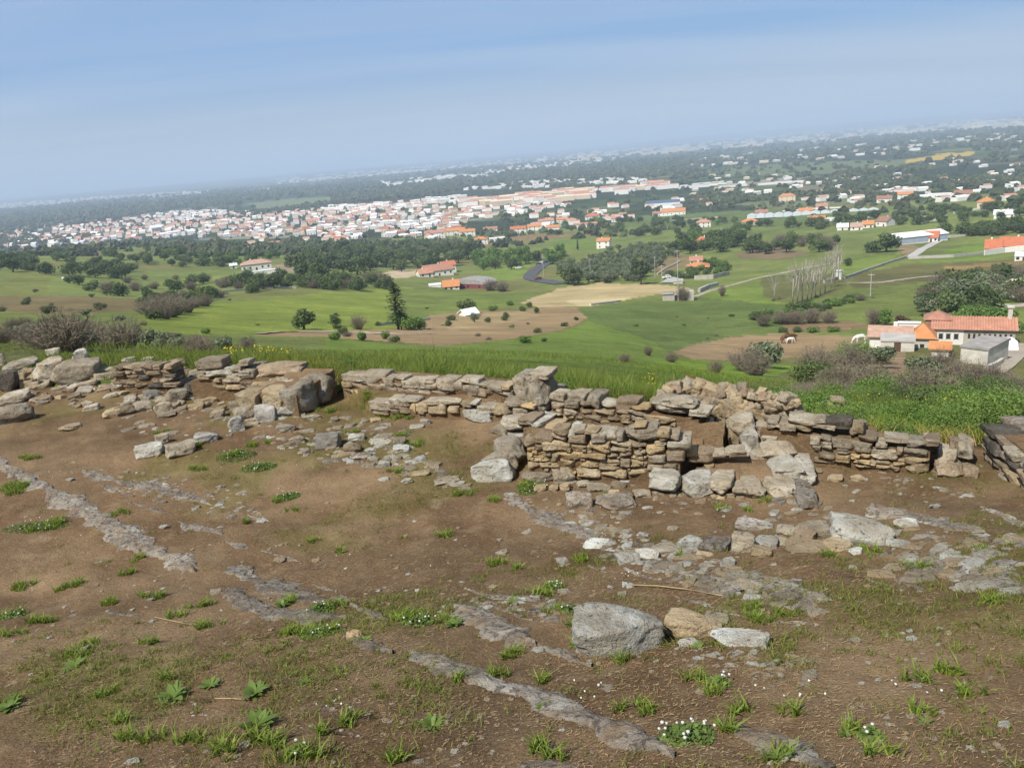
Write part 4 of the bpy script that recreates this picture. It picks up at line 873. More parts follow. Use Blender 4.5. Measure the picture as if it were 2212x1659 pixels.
for box, lab, t in [
    ((755, 868, 985, 1025), 'rounded bluish grey boulder alone on the stony ground left of centre', 'u'),
    ((525, 898, 670, 975), 'weathered lump left of the rounded bluish boulder', 'g'), ((415, 795, 580, 880), 'grey lump with dark hollow near the black shaded wall', 'g'),
    ((600, 1020, 705, 1075), 'pale lump in front of the rounded bluish boulder', 'g'), ((1040, 885, 1180, 960), 'pale lump right of the rounded bluish boulder', 'w'),
    ((1225, 935, 1420, 985), 'long white lump of rock in the stony ground', 'w'), ((1420, 915, 1540, 990), 'grey lump next to the long white one', 'g'),
    ((1420, 975, 1575, 1045), 'bright lump of rock before the grey one', 'w'), ((1300, 1120, 1400, 1185), 'white broken stone between weeds', 'w'),
    ((1000, 965, 1150, 1060), 'brown rock with a dark hollow right of the rounded bluish boulder', 'b'), ((675, 715, 800, 765), 'stone at the foot of the black shaded wall', 'g'),
    ((1080, 1055, 1240, 1110), 'flat rock showing through dirt below the rounded bluish boulder', 'r'), ((1590, 1205, 1750, 1260), 'low ochre rock before the lichened block', 'o'),
    ((1490, 1270, 1590, 1320), 'white rock tip in the grass before the lichened block', 'w'), ((1290, 1265, 1390, 1305), 'white slab edge in the grass patch', 'w'),
    ((1780, 1280, 2000, 1327), 'low grey rock before the lichened block', 'g'), ((1660, 755, 1750, 810), 'pale stone on dirt before the short bench of blocks', 'w'),
    ((1225, 745, 1320, 790), 'pinkish stone by the end of the short bench of blocks', 'o'), ((880, 740, 950, 785), 'little grey stone in the grass by the black shaded wall', 'g'),
    ((1565, 800, 1700, 845), 'flat pale stone on the dirt before the bench of blocks', 'w'), ((410, 600, 650, 740), 'large grey corner block at the near end of the black shaded wall', 'u'),
    ((230, 620, 420, 790), 'grey block with a dark right side next to the corner block', 'u'), ((60, 640, 260, 790), 'long grey block in the line running left from the black shaded wall', 'g'),
    ((0, 730, 130, 870), 'pitted grey rock in the line of low blocks', 'u'),
    ]:
    boulder(*zb(Z7, box), lab, t)
for box, lab, t in [
    ((0, 620, 290, 800), 'big smooth boulder at the left picture edge with shade under it', 'g'), ((0, 525, 270, 640), 'flat boulder resting on the big smooth one at the left edge', 'g'),
    ((0, 330, 170, 520), 'dark sided boulder at the far left', 'd'), ((330, 230, 600, 440), 'grey boulder with a black shaded right side near the left edge', 'g'),
    ((490, 240, 880, 460), 'sloping pale slab in the middle of the left boulders', 'g'), ((660, 140, 800, 340), 'upright pale stone standing on the sloping slab', 'w'),
    ((410, 140, 530, 215), 'pale rounded stone in the grass behind the left boulders', 'g'), ((40, 250, 330, 340), 'low weathered rock in the grass at the far left', 'g'),
    ((0, 190, 60, 300), 'pale rock cut by the left picture edge', 'g'),
    ((270, 560, 450, 620), 'brown flat stone right of the boulders at the left edge', 'b'), ((530, 800, 710, 865), 'small stone with a dark end alone on the dirt at left', 'b'),
    ((1190, 960, 1430, 1095), 'larger of the two lichened stones lying on the dirt left of centre', 'w'), ((1455, 950, 1700, 1090), 'ochre-grey stone next to the larger lichened one', 'g'),
    ((1360, 880, 1470, 980), 'stone with a green tuft behind the larger lichened one', 'g'), ((1700, 870, 1900, 975), 'pitted stone in the line of low blocks', 'u'),
    ((1560, 930, 1740, 1010), 'low grey stone in the line of low blocks', 'g'),
    ((1010, 640, 1190, 730), 'brown rock in the tumbled heap at left', 'b'), ((1180, 600, 1330, 700), 'rounded brown rock in the tumbled heap', 'g'), ((1350, 600, 1510, 720), 'rock with a dark right side in the tumbled heap', 'g'),
    ((1260, 500, 1400, 600), 'grey rock at the back of the tumbled heap', 'u'), ((1450, 490, 1640, 620), 'big rock with black shaded side right of the tumbled heap', 'g'), ((1600, 430, 1750, 560), 'dark cleft rock behind the tumbled heap', 'd'),
    ((1020, 470, 1260, 560), 'broad pale rock at the back of the tumbled heap', 'o'), ((1240, 410, 1400, 480), 'reddish rock below the small dark wall', 'b'), ((900, 670, 1060, 750), 'ochre rock at the left of the tumbled heap', 'o'),
    ((1090, 560, 1200, 620), 'small pale rock in the tumbled heap', 'g'), ((1640, 610, 1780, 680), 'pale slab on the dirt right of the tumbled heap', 'o'), ((1760, 560, 1900, 640), 'pale rock on the bank right of the tumbled heap', 'o'),
    ((1830, 680, 1960, 760), 'ochre rock on the bank above the line of low blocks', 'g'), ((1380, 690, 1530, 750), 'flat rock in front of the tumbled heap', 'g'), ((2000, 590, 2130, 690), 'grey rock at the upper end of the line of low blocks', 'g'),
    ((1480, 230, 1620, 320), 'reddish rounded rock right of the small dark wall', 'b'), ((1060, 220, 1180, 275), 'pale capstone on the small dark wall', 'w'), ((1230, 220, 1340, 265), 'second pale capstone on the small dark wall', 'w'),
    ((1500, 320, 1700, 420), 'rubbly brown rock right of the small dark wall', 'b'),
    ]:
    boulder(*zb(Z6, box), lab, t)
boulder(750, 1357, 783, 1381, 'single small yellow stone lying on bedrock near the lower middle', 'y')
boulder(1160, 1515, 1180, 1530, 'small round white stone beside the lowest bedrock ridge', 'w')

# --- rubble heap on the bank (M): one heap, its stones are parts
heap = empty('rubble_heap', tuple(pt1(1560, 880)), 0, 'heap of broken reddish stones on the bank behind the ruins', 'rubble heap'); ho_ = np.array(heap.location)
rnd = random.Random(5)
for i in range(150):
    x = rnd.uniform(1418, 1725); y = rnd.uniform(0, 1) ** 0.8
    top = np.interp(x, [1418, 1450, 1500, 1580, 1650, 1725], [858, 838, 828, 832, 845, 862]); bot = np.interp(x, [1418, 1500, 1600, 1725], [872, 890, 900, 905])
    P_ = P_plane(x, top + (bot - top) * y, -1.98 + 0.34 * (1 - y)); s_ = rnd.uniform(0.08, 0.2)
    stone_obj(heap, Vector(P_ - ho_), (s_ * rnd.uniform(1, 1.7), s_ * rnd.uniform(0.8, 1.2), s_ * rnd.uniform(0.6, 1.0)), rnd.uniform(0, 3.1), rnd.choice('oobbog'), 0.5, False, rnd)
mb = MB(); cc = []
hp = [P_plane(x, y, z) - ho_ for x, y, z in [(1418, 875, -2.05), (1500, 895, -2.05), (1600, 905, -2.05), (1725, 908, -2.05), (1720, 870, -1.8), (1600, 842, -1.72), (1500, 838, -1.72), (1430, 856, -1.8)]]
mb.add([tuple(p) for p in hp], [(0, 1, 6, 7), (1, 2, 5, 6), (2, 3, 4, 5)]); o = mb.build('earth_core', MATS['soil'], heap)
a_ = o.data.attributes.new('Col', 'FLOAT_COLOR', 'POINT'); a_.data.foreach_set('color', np.ones(len(hp) * 4, np.float32))
hp2 = empty('rubble_heap', tuple(pt1(1800, 900)), 0, 'smaller pile of pinkish stones stacked among the brambles', 'rubble heap'); ho2 = np.array(hp2.location)
for i in range(46):
    a = rnd.uniform(0, 6.28); q = rnd.random() ** 0.6; hgt = 0.42 * (1 - q) * rnd.random(); s_ = rnd.uniform(0.09, 0.19); xx = ho2[0] + math.cos(a) * q * 0.45; yy = ho2[1] + math.sin(a) * q * 0.4
    stone_obj(hp2, Vector((xx - ho2[0], yy - ho2[1], float(HF(xx, yy)) - ho2[2] + hgt)), (s_ * 1.6, s_ * 1.1, s_ * 0.6), rnd.uniform(-0.5, 0.5), rnd.choice('oobw'), 0.25, False, rnd)
tw_ = empty('tumbled_wall', tuple(pt1(330, 850)), 0, 'long collapsed bank of tumbled stones joining the left boulders to the black shaded wall', 'stone wall'); tw_['kind'] = 'thing'; to_ = np.array(tw_.location)
for i in range(170):
    x = rnd.uniform(30, 660); top = np.interp(x, [0, 250, 420, 640], [800, 800, 800, 812]); bot = np.interp(x, [0, 200, 420, 560, 660], [860, 890, 890, 920, 890]); q = rnd.random() ** 1.3; P_ = pt1(x, top + (bot - top) * q)
    s_ = rnd.uniform(0.10, 0.30) * (1.0 if q < 0.6 else 0.65); stone_obj(tw_, Vector(P_ - to_ + np.array([0, 0, s_ * 0.12])), (s_ * rnd.uniform(1.1, 1.8), s_ * rnd.uniform(0.9, 1.3), s_ * rnd.uniform(0.5, 0.8)), rnd.uniform(-0.6, 0.6), rnd.choice('ggobbgo'), 0.25, False, rnd)

# --- bedrock ridges breaking through the dirt
def bedrock(pix, hw, label, height=0.07, seed=1, amp=0.5):
    P = PT([p[0] for p in pix], [p[1] for p in pix])[:, :2]
    t = np.concatenate([[0], np.cumsum(np.linalg.norm(np.diff(P, axis=0), axis=1))]); n = max(int(t[-1] / 0.016), 20); m = 27; hw = hw * 0.78; height = height * 0.6; s = np.linspace(0, t[-1], n)
    X = np.interp(s, t, P[:, 0]); Y = np.interp(s, t, P[:, 1])
    for _ in range(8):
        X[1:-1] = (X[:-2] + 2 * X[1:-1] + X[2:]) / 4; Y[1:-1] = (Y[:-2] + 2 * Y[1:-1] + Y[2:]) / 4
    dx = np.gradient(X); dy = np.gradient(Y); L = np.hypot(dx, dy); nx = -dy / L; ny = dx / L
    k = np.linspace(-1, 1, m); hwv = hw * (1 + amp * vnoise(s, s * 0, 0.35, seed) + 0.25 * vnoise(s, s * 0, 0.12, seed + 3))
    endw = sstep(0, 0.25, s) * sstep(0, 0.25, t[-1] - s)
    GX_ = X[:, None] + nx[:, None] * hwv[:, None] * k * (0.3 + 0.7 * endw)[:, None] * 1.3; GY_ = Y[:, None] + ny[:, None] * hwv[:, None] * k * (0.3 + 0.7 * endw)[:, None] * 1.3
    ed = vnoise(GX_, GY_, 0.20, seed + 5) * 0.40 + vnoise(GX_, GY_, 0.07, seed + 7) * 0.28 + vnoise(GX_, GY_, 0.028, seed + 8) * 0.14
    gap = 0.40 * sstep(0.15, 0.70, vnoise(s, s * 0, 0.5, seed + 15))[:, None]
    prof = sstep(0.92, 0.70, np.abs(k)[None] + ed + gap + 0.5 * (1 - endw[:, None]))
    rough = vnoise(GX_, GY_, 0.16, seed + 7) * 0.5 + vnoise(GX_, GY_, 0.05, seed + 9) * 0.5 + vnoise(GX_, GY_, 0.022, seed + 10) * 0.35
    Z_ = HF(GX_, GY_) - 0.03 + prof * (0.030 + height * 0.55 * (1 - np.abs(k)[None] ** 2) + rough * 0.016)
    V = np.stack([GX_.ravel(), GY_.ravel(), Z_.ravel()], 1); ii = np.arange(n * m).reshape(n, m)
    F = np.stack([ii[:-1, :-1], ii[1:, :-1], ii[1:, 1:], ii[:-1, 1:]], -1).reshape(-1, 4)
    nn = np.cross(V[F[:, 1]] - V[F[:, 0]], V[F[:, 2]] - V[F[:, 0]]); 
    if nn[:, 2].mean() < 0: F = F[:, ::-1]
    o = link('bedrock_ridge', mesh_np('bedrock_ridge', V, F, MATS['bedrock'], smooth=True)); tag(o, label, 'rock outcrop', 'bedrock ridges in the dirt slope'); return o
bedrock([(-30, 985), (60, 1035), (150, 1085), (230, 1130), (300, 1175), (370, 1208), (440, 1245)], 0.19, 'long bedrock ridge running down from the left picture edge', 0.10, 1)
bedrock([(490, 1225), (560, 1255), (640, 1285), (720, 1310)], 0.20, 'upper flat bedrock patch left of centre with green clumps on it', 0.05, 2)
bedrock([(488, 1270), (540, 1308), (600, 1330), (680, 1335), (750, 1335)], 0.13, 'pale edged bedrock tongue below the flat patch left of centre', 0.08, 3)
bedrock([(740, 1300), (800, 1325), (840, 1340)], 0.07, 'short bedrock tip right of the pale edged tongue', 0.05, 4)
bedrock([(985, 1312), (1050, 1345), (1120, 1385), (1180, 1400)], 0.16, 'rounded bedrock hump left of the largest squared block', 0.12, 5)
bedrock([(1150, 1385), (1220, 1415), (1280, 1440)], 0.07, 'thin bedrock strip running under the largest squared block', 0.05, 6)
bedrock([(880, 1405), (960, 1440), (1060, 1478), (1160, 1505), (1250, 1545), (1350, 1590), (1460, 1635)], 0.10, 'longest bedrock ridge crossing the lower middle of the slope', 0.09, 7)
bedrock([(1550, 1560), (1640, 1592), (1720, 1628), (1800, 1665)], 0.085, 'bedrock ridge at the bottom edge right of the flowering clump', 0.06, 8)
bedrock([(740, 1372), (790, 1390), (850, 1412)], 0.07, 'bedrock bit under the single small yellow stone', 0.06, 9)
bedrock([(1330, 1185), (1420, 1215), (1520, 1250), (1600, 1280)], 0.16, 'crumbling bedrock band above the dry stalk', 0.05, 10, 0.8)
bedrock([(1560, 1235), (1660, 1270), (1790, 1300)], 0.12, 'crumbling bedrock band right of the dry stalk', 0.04, 11, 0.9)
bedrock([(1100, 1072), (1180, 1125), (1280, 1160), (1340, 1180)], 0.17, 'mossy bedrock band below the rounded grey rock', 0.05, 12, 0.8)
bedrock([(1880, 1098), (1960, 1115), (2050, 1135), (2130, 1150)], 0.22, 'grey bedrock slab band right of the white-grey boulder', 0.07, 13)
bedrock([(1930, 1215), (2020, 1235), (2090, 1250)], 0.10, 'low bedrock band in the dirt at right', 0.05, 14, 0.9)
bedrock([(2080, 1230), (2150, 1255), (2240, 1290)], 0.12, 'bedrock band at the right picture edge', 0.05, 15, 0.8)
bedrock([(170, 1012), (260, 1040), (350, 1055), (450, 1085)], 0.12, 'flaky bedrock band above the long ridge at left', 0.035, 16, 0.9)
bedrock([(380, 1125), (430, 1140), (490, 1160)], 0.08, 'small flaky bedrock patch right of the long ridge', 0.035, 17, 0.8)
bedrock([(1000, 1270), (1080, 1290), (1160, 1300)], 0.07, 'flaky bedrock patch above the rounded hump', 0.035, 18, 0.8)
bedrock([(1120, 1655), (1200, 1650), (1270, 1665)], 0.07, 'bedrock scrap at the bottom edge of the picture', 0.04, 19, 0.8)
bedrock([(1600, 1330), (1700, 1345), (1790, 1360)], 0.06, 'thin broken bedrock line right of the long low pale rock', 0.03, 20, 0.9)
bedrock([(230, 1320), (300, 1335), (340, 1340)], 0.05, 'bedrock scrap low on the left', 0.03, 21, 0.9)
bedrock([(2120, 1095), (2180, 1120), (2240, 1150)], 0.15, 'bedrock slab below the wall running out of the picture', 0.05, 22, 0.8)
rs_ = random.Random(44)
for i, (x, y) in enumerate([(520, 1180), (600, 1200), (700, 1270), (820, 1300), (900, 1330), (1060, 1310), (1120, 1330), (1200, 1340), (1290, 1230), (1380, 1240), (1450, 1260), (1500, 1300), (1560, 1320), (1640, 1290), (1700, 1310), (1280, 1180), (1900, 1260), (1980, 1270), (2060, 1200), (2140, 1230), (330, 1100), (420, 1080), (250, 1060), (560, 1120), (1460, 1190), (1400, 1180), (1750, 1280)]):
    L_ = rs_.uniform(40, 110); bedrock([(x - L_ / 2, y - L_ * 0.16), (x, y), (x + L_ / 2, y + L_ * 0.15)], rs_.uniform(0.035, 0.075), 'thin pale streak of bedrock level with the dirt, ' + ('far left' if x < 500 else 'left of centre' if x < 950 else 'above the rounded hump' if x < 1250 else 'by the dry stalk' if x < 1800 else 'at far right') + (', upper' if y < 1240 else ', lower'), 0.02, 100 + i, 0.6)
# ------------------------------------------------------------------ vegetation meshes
def rand_dirs(n, rg):
    v = rg.normal(size=(n, 3)); return v / np.linalg.norm(v, axis=1, keepdims=True)
def cards(C, nrm, size, rg, aspect=1.5):
    """leaf-clump quads at C facing nrm"""
    n = len(C); r = rand_dirs(n, rg); a = np.cross(nrm, r); a /= np.linalg.norm(a, axis=1, keepdims=True) + 1e-9; b = np.cross(nrm, a)
    s = np.asarray(size)[:, None] if np.ndim(size) else np.full((n, 1), size)
    V = np.stack([C - a * s, C - b * s / aspect, C + a * s * rg.uniform(0.7, 1.2, (n, 1)), C + b * s / aspect], 1).reshape(-1, 3)
    return V, np.arange(4 * n).reshape(n, 4)
def lobes_cloud(lobes, n, size, rg, jitter=0.55, shell=0.45):
    """lobes: (center, radii); points towards each lobe's outer part"""
    vol = np.array([np.prod(l[1]) ** (2 / 3) for l in lobes]); k = rg.choice(len(lobes), n, p=vol / vol.sum())
    c = np.array([l[0] for l in lobes])[k]; r = np.array([l[1] for l in lobes])[k]
    d = rand_dirs(n, rg); rad = shell + (1.05 - shell) * rg.random((n, 1)) ** 0.6
    C = c + d * r * rad; nn = d + rg.normal(size=(n, 3)) * jitter; nn /= np.linalg.norm(nn, axis=1, keepdims=True)
    return cards(C, nn, size * rg.uniform(0.6, 1.3, n), rg)
def shade_cols(n, rg, a=0.65, b=1.45):
    v = rg.uniform(a, b, n); h = rg.uniform(-0.12, 0.12, n); return np.repeat(np.stack([v * (1 + h), v, v * (1 - h)], 1), 4, axis=0)
def crown_mesh(name, lobes, n, size, mat, seed, **k):
    rg = np.random.default_rng(seed); V, F = lobes_cloud(lobes, n, size, rg, **k); return mesh_np(name, V, F, MATS[mat], col=shade_cols(n, rg))
def trunk_mesh(h, r, seed, limbs=5, mat='bark', top=0.75, spread=0.28):
    rnd = random.Random(seed); mb = MB(); lean = (rnd.uniform(-0.04, 0.04), rnd.uniform(-0.04, 0.04))
    fork = h
    mb.tube([(0, 0, -0.06), (lean[0] * 0.5, lean[1] * 0.5, fork * 0.5), (lean[0], lean[1], fork)], [r * 1.3, r, r * 0.8], 6)
    for i in range(limbs):
        a = 2 * math.pi * (i + rnd.random() * 0.6) / limbs; s = spread * rnd.uniform(0.6, 1.1); zt = top * rnd.uniform(0.85, 1.1)
        mb.tube([(lean[0], lean[1], fork * 0.92), (lean[0] + math.cos(a) * s * 0.55, lean[1] + math.sin(a) * s * 0.55, (fork + zt) / 2), (lean[0] + math.cos(a) * s, lean[1] + math.sin(a) * s, zt)], [r * 0.6, r * 0.4, r * 0.15], 5)
    return mb.mesh('trunk', MATS[mat], True)
def rl(rnd, cx, cz, spread, n, r0, r1, fz=0.8, zs=0.1):
    L = []
    for i in range(n):
        a = rnd.uniform(0, 2 * math.pi); d = spread * rnd.random() ** 0.5; r = rnd.uniform(r0, r1)
        L.append(((math.cos(a) * d, math.sin(a) * d, cz + rnd.uniform(-zs, zs)), (r, r, r * fz)))
    return L
KIND = {}
def kind(name, crowns, trunks): KIND[name] = (crowns, trunks)
_r = random.Random(3)
kind('oak', [crown_mesh('crown', rl(_r, 0, 0.53, 0.28, 10, 0.17, 0.30, 0.95, 0.20), 1150, 0.052, 'leaf_oak', 100 + i) for i in range(5)], [trunk_mesh(0.34, 0.035, i) for i in range(3)])
kind('green', [crown_mesh('crown', rl(_r, 0, 0.54, 0.26, 10, 0.15, 0.28, 1.1, 0.22), 1100, 0.050, 'leaf_green', 120 + i) for i in range(4)], [trunk_mesh(0.3, 0.03, 10 + i) for i in range(3)])
kind('olive', [crown_mesh('crown', rl(_r, 0, 0.54, 0.30, 10, 0.17, 0.27, 0.95, 0.18), 1000, 0.050, 'leaf_olive', 140 + i) for i in range(4)], [trunk_mesh(0.3, 0.04, 20 + i) for i in range(3)])
kind('umbrella', [crown_mesh('crown', rl(_r, 0, 0.66, 0.32, 10, 0.17, 0.26, 0.8, 0.14), 1000, 0.052, 'leaf_pine', 160 + i) for i in range(3)], [trunk_mesh(0.6, 0.03, 30 + i, 6, 'bark', 0.76, 0.3) for i in range(3)])
kind('bush', [crown_mesh('crown', rl(_r, 0, 0.46, 0.34, 10, 0.18, 0.34, 1.1, 0.16), 1000, 0.062, 'leaf_oak', 180 + i) for i in range(4)], [trunk_mesh(0.2, 0.03, 40 + i, 4, 'bark', 0.5) for i in range(2)])
kind('greenbush', [crown_mesh('crown', rl(_r, 0, 0.46, 0.34, 10, 0.18, 0.34, 1.1, 0.16), 1000, 0.062, 'leaf_green', 190 + i) for i in range(4)], [trunk_mesh(0.2, 0.03, 45 + i, 4, 'bark', 0.5) for i in range(2)])
kind('redbush', [crown_mesh('crown', rl(_r, 0, 0.5, 0.3, 9, 0.18, 0.3, 1.1, 0.16), 800, 0.06, 'leaf_red', 200)], [trunk_mesh(0.25, 0.03, 48, 4, 'bark', 0.5)])
kind('cypress', [crown_mesh('crown', [((0, 0, 0.18 + 0.09 * j), (0.09 - 0.008 * j, 0.09 - 0.008 * j, 0.12)) for j in range(9)], 700, 0.032, 'leaf_pine', 205)], [trunk_mesh(0.2, 0.02, 49, 2, 'bark', 0.4, 0.02)])
kind('finebush', [crown_mesh('crown', rl(_r, 0, 0.44, 0.36, 14, 0.14, 0.34, 1.1, 0.18), 3600, 0.026, 'leaf_oak', 210 + i, jitter=0.9, shell=0.35) for i in range(3)], [trunk_mesh(0.2, 0.03, 50, 4, 'bark', 0.5)])
kind('finegreen', [crown_mesh('crown', rl(_r, 0, 0.44, 0.36, 14, 0.14, 0.34, 1.1, 0.18), 3600, 0.026, 'leaf_green', 214 + i, jitter=0.9, shell=0.35) for i in range(3)], [trunk_mesh(0.2, 0.03, 51, 4, 'bark', 0.5)])
# tall conifer with whorled branches, ragged
_rg = np.random.default_rng(9); _C = []; _Nn = []
for z in np.linspace(0.16, 0.98, 26):
    L_ = 0.155 * (1 - z) ** 0.45 * _rg.uniform(0.75, 1.15) + 0.012
    for a in _rg.uniform(0, 2 * math.pi, 7):
        for t in np.linspace(0.15, 1, 7):
            rr_ = L_ * t * _rg.uniform(0.85, 1.1); _C.append((math.cos(a) * rr_, math.sin(a) * rr_, z - 0.02 * t + _rg.normal() * 0.006)); _Nn.append((_rg.normal() * 0.5, _rg.normal() * 0.5, 1))
_C = np.array(_C); _Nn = np.array(_Nn); _Nn /= np.linalg.norm(_Nn, axis=1, keepdims=True)
_V, _F = cards(_C, _Nn, 0.017 * _rg.uniform(0.7, 1.4, len(_C)), _rg)
_tm = MB(); _tm.tube([(0, 0, -0.02), (0.004, 0, 0.5), (0, 0, 0.99)], [0.016, 0.011, 0.003], 6)
kind('conifer', [mesh_np('crown', _V, _F, MATS['leaf_pine'], col=shade_cols(len(_C), _rg))], [_tm.mesh('trunk', MATS['bark'], True)])
def twig_mesh(name, n, seed, mat, spread=0.5, thick=0.006, segs=4, upright=0.6, leaves=0, leafmat='leaf_olive'):
    """a dome of thin branching twigs, unit height"""
    rnd = random.Random(seed); V = []; F = []; colr = []
    def strip(pts, w0):
        b = len(V)
        for i, p in enumerate(pts):
            d = (pts[min(i + 1, len(pts) - 1)] - pts[max(i - 1, 0)]).normalized(); a = d.cross(Vector((rnd.gauss(0, 1), rnd.gauss(0, 1), rnd.gauss(0, 1)))).normalized() * w0 * (1 - 0.8 * i / (len(pts) - 1))
            V.append(p - a); V.append(p + a); k = rnd.uniform(0.7, 1.3); colr.extend([(k, k, k)] * 2)
        for i in range(len(pts) - 1): F.append((b + 2 * i, b + 2 * i + 1, b + 2 * i + 3, b + 2 * i + 2))
    for i in range(n):
        a = rnd.uniform(0, 2 * math.pi); s = spread * rnd.random() ** 0.6; top = Vector((math.cos(a) * s, math.sin(a) * s, rnd.uniform(0.45, 1.0) * (1 - 0.35 * (s / spread) ** 2)))
        base = Vector((math.cos(a) * s * 0.25, math.sin(a) * s * 0.25, -0.03)); mid = base.lerp(top, 0.5) + Vector((rnd.uniform(-0.06, 0.06), rnd.uniform(-0.06, 0.06), 0.06))
        strip([base, mid, top], thick * rnd.uniform(0.8, 1.6))
        for j in range(segs):
            t = rnd.uniform(0.35, 0.95); p0 = (base.lerp(mid, t * 2) if t < 0.5 else mid.lerp(top, t * 2 - 1)); d = Vector((rnd.gauss(0, 1), rnd.gauss(0, 1), rnd.gauss(upright, 0.6))).normalized() * rnd.uniform(0.08, 0.24)
            strip([p0, p0 + d * 0.5 + Vector((0, 0, 0.01)), p0 + d], thick * 0.55)
    return mesh_np(name, np.array([tuple(v) for v in V]), np.array(F), MATS[mat], col=np.array(colr))
_bt = [twig_mesh('crown', 150, 300 + i, 'twig', 0.55, 0.009, 9) for i in range(4)]
_bs = [trunk_mesh(0.12, 0.02, 300 + i, 5, 'bark', 0.4, 0.25) for i in range(2)]
kind('bare', _bt, _bs)
def poplar(seed):
    rnd = random.Random(seed); mb = MB(); lean = (rnd.uniform(-0.03, 0.03), rnd.uniform(-0.03, 0.03))
    mb.tube([(0, 0, -0.02), (lean[0], lean[1], 0.35), (lean[0] * 1.5, lean[1] * 1.5, 0.6)], [0.016, 0.012, 0.006], 6)
    mb.tube([(lean[0], lean[1], 0.25), (lean[0] + 0.06, lean[1], 0.45), (lean[0] + 0.08, lean[1], 0.68)], [0.010, 0.008, 0.004], 5)
    return mb.mesh('trunk', MATS['bark_pale'], True)
def poplar_crown(seed):
    rnd = random.Random(seed); V = []; F = []; cc = []
    for i in range(60):
        z0 = rnd.uniform(0.3, 0.7); a = rnd.uniform(0, 6.28); s = rnd.uniform(0.04, 0.22); z1 = z0 + rnd.uniform(0.15, 0.35)
        p0 = Vector((0, 0, z0)); p2 = Vector((math.cos(a) * s, math.sin(a) * s, min(z1, 1.0))); p1 = p0.lerp(p2, 0.5) + Vector((math.cos(a) * 0.02, math.sin(a) * 0.02, 0))
        for q, (u, v) in enumerate(((p0, p1), (p1, p2))):
            d = (v - u).normalized(); n = d.cross(Vector((rnd.gauss(0, 1), rnd.gauss(0, 1), 0.1))).normalized() * (0.0035 if q == 0 else 0.0022); b = len(V)
            V += [u - n, u + n, v + n * 0.6, v - n * 0.6]; F.append((b, b + 1, b + 2, b + 3)); cc += [(1, 1, 1)] * 4
    return mesh_np('crown', np.array([tuple(v) for v in V]), np.array(F), MATS['twig_pale'], col=np.array(cc))
kind('poplar', [poplar_crown(400 + i) for i in range(3)], [poplar(400 + i) for i in range(3)])

TN = dict(oak='evergreen_tree', green='leafy_tree', olive='olive_tree', umbrella='pine_tree', bush='evergreen_shrub', finebush='evergreen_shrub', finegreen='leafy_shrub', greenbush='leafy_shrub', redbush='leafy_shrub', cypress='cypress_tree', conifer='conifer_tree', bare='bare_shrub', poplar='bare_tree')
TC = dict(oak='tree', green='tree', olive='tree', umbrella='tree', bush='shrub', finebush='shrub', finegreen='shrub', greenbush='shrub', redbush='shrub', cypress='tree', conifer='tree', bare='shrub', poplar='tree')
TR = random.Random(11)
def plant(kd, P, h, label, group=None, wk=1.0, parts=True):
    cr_, tr_ = KIND[kd]; rz = TR.uniform(0, 6.28); sw = h * wk * TR.uniform(0.9, 1.12)
    if not parts:
        o = link(TN[kd], TR.choice(cr_), None, tuple(P), (0, 0, rz), (sw, sw, h)); return tag(o, label, TC[kd], group)
    r = empty(TN[kd], tuple(P), rz, label, TC[kd], group)
    link('trunk', TR.choice(tr_), r, scale=(sw, sw, h)); link('crown', TR.choice(cr_), r, scale=(sw, sw, h)); return r
def plant_px(kd, x, y, hpx, label, group=None, wk=1.0):
    P = pt1(x, y); return plant(kd, P - np.array([0, 0, 0.1]), hpx * mpp(P), label, group, wk)

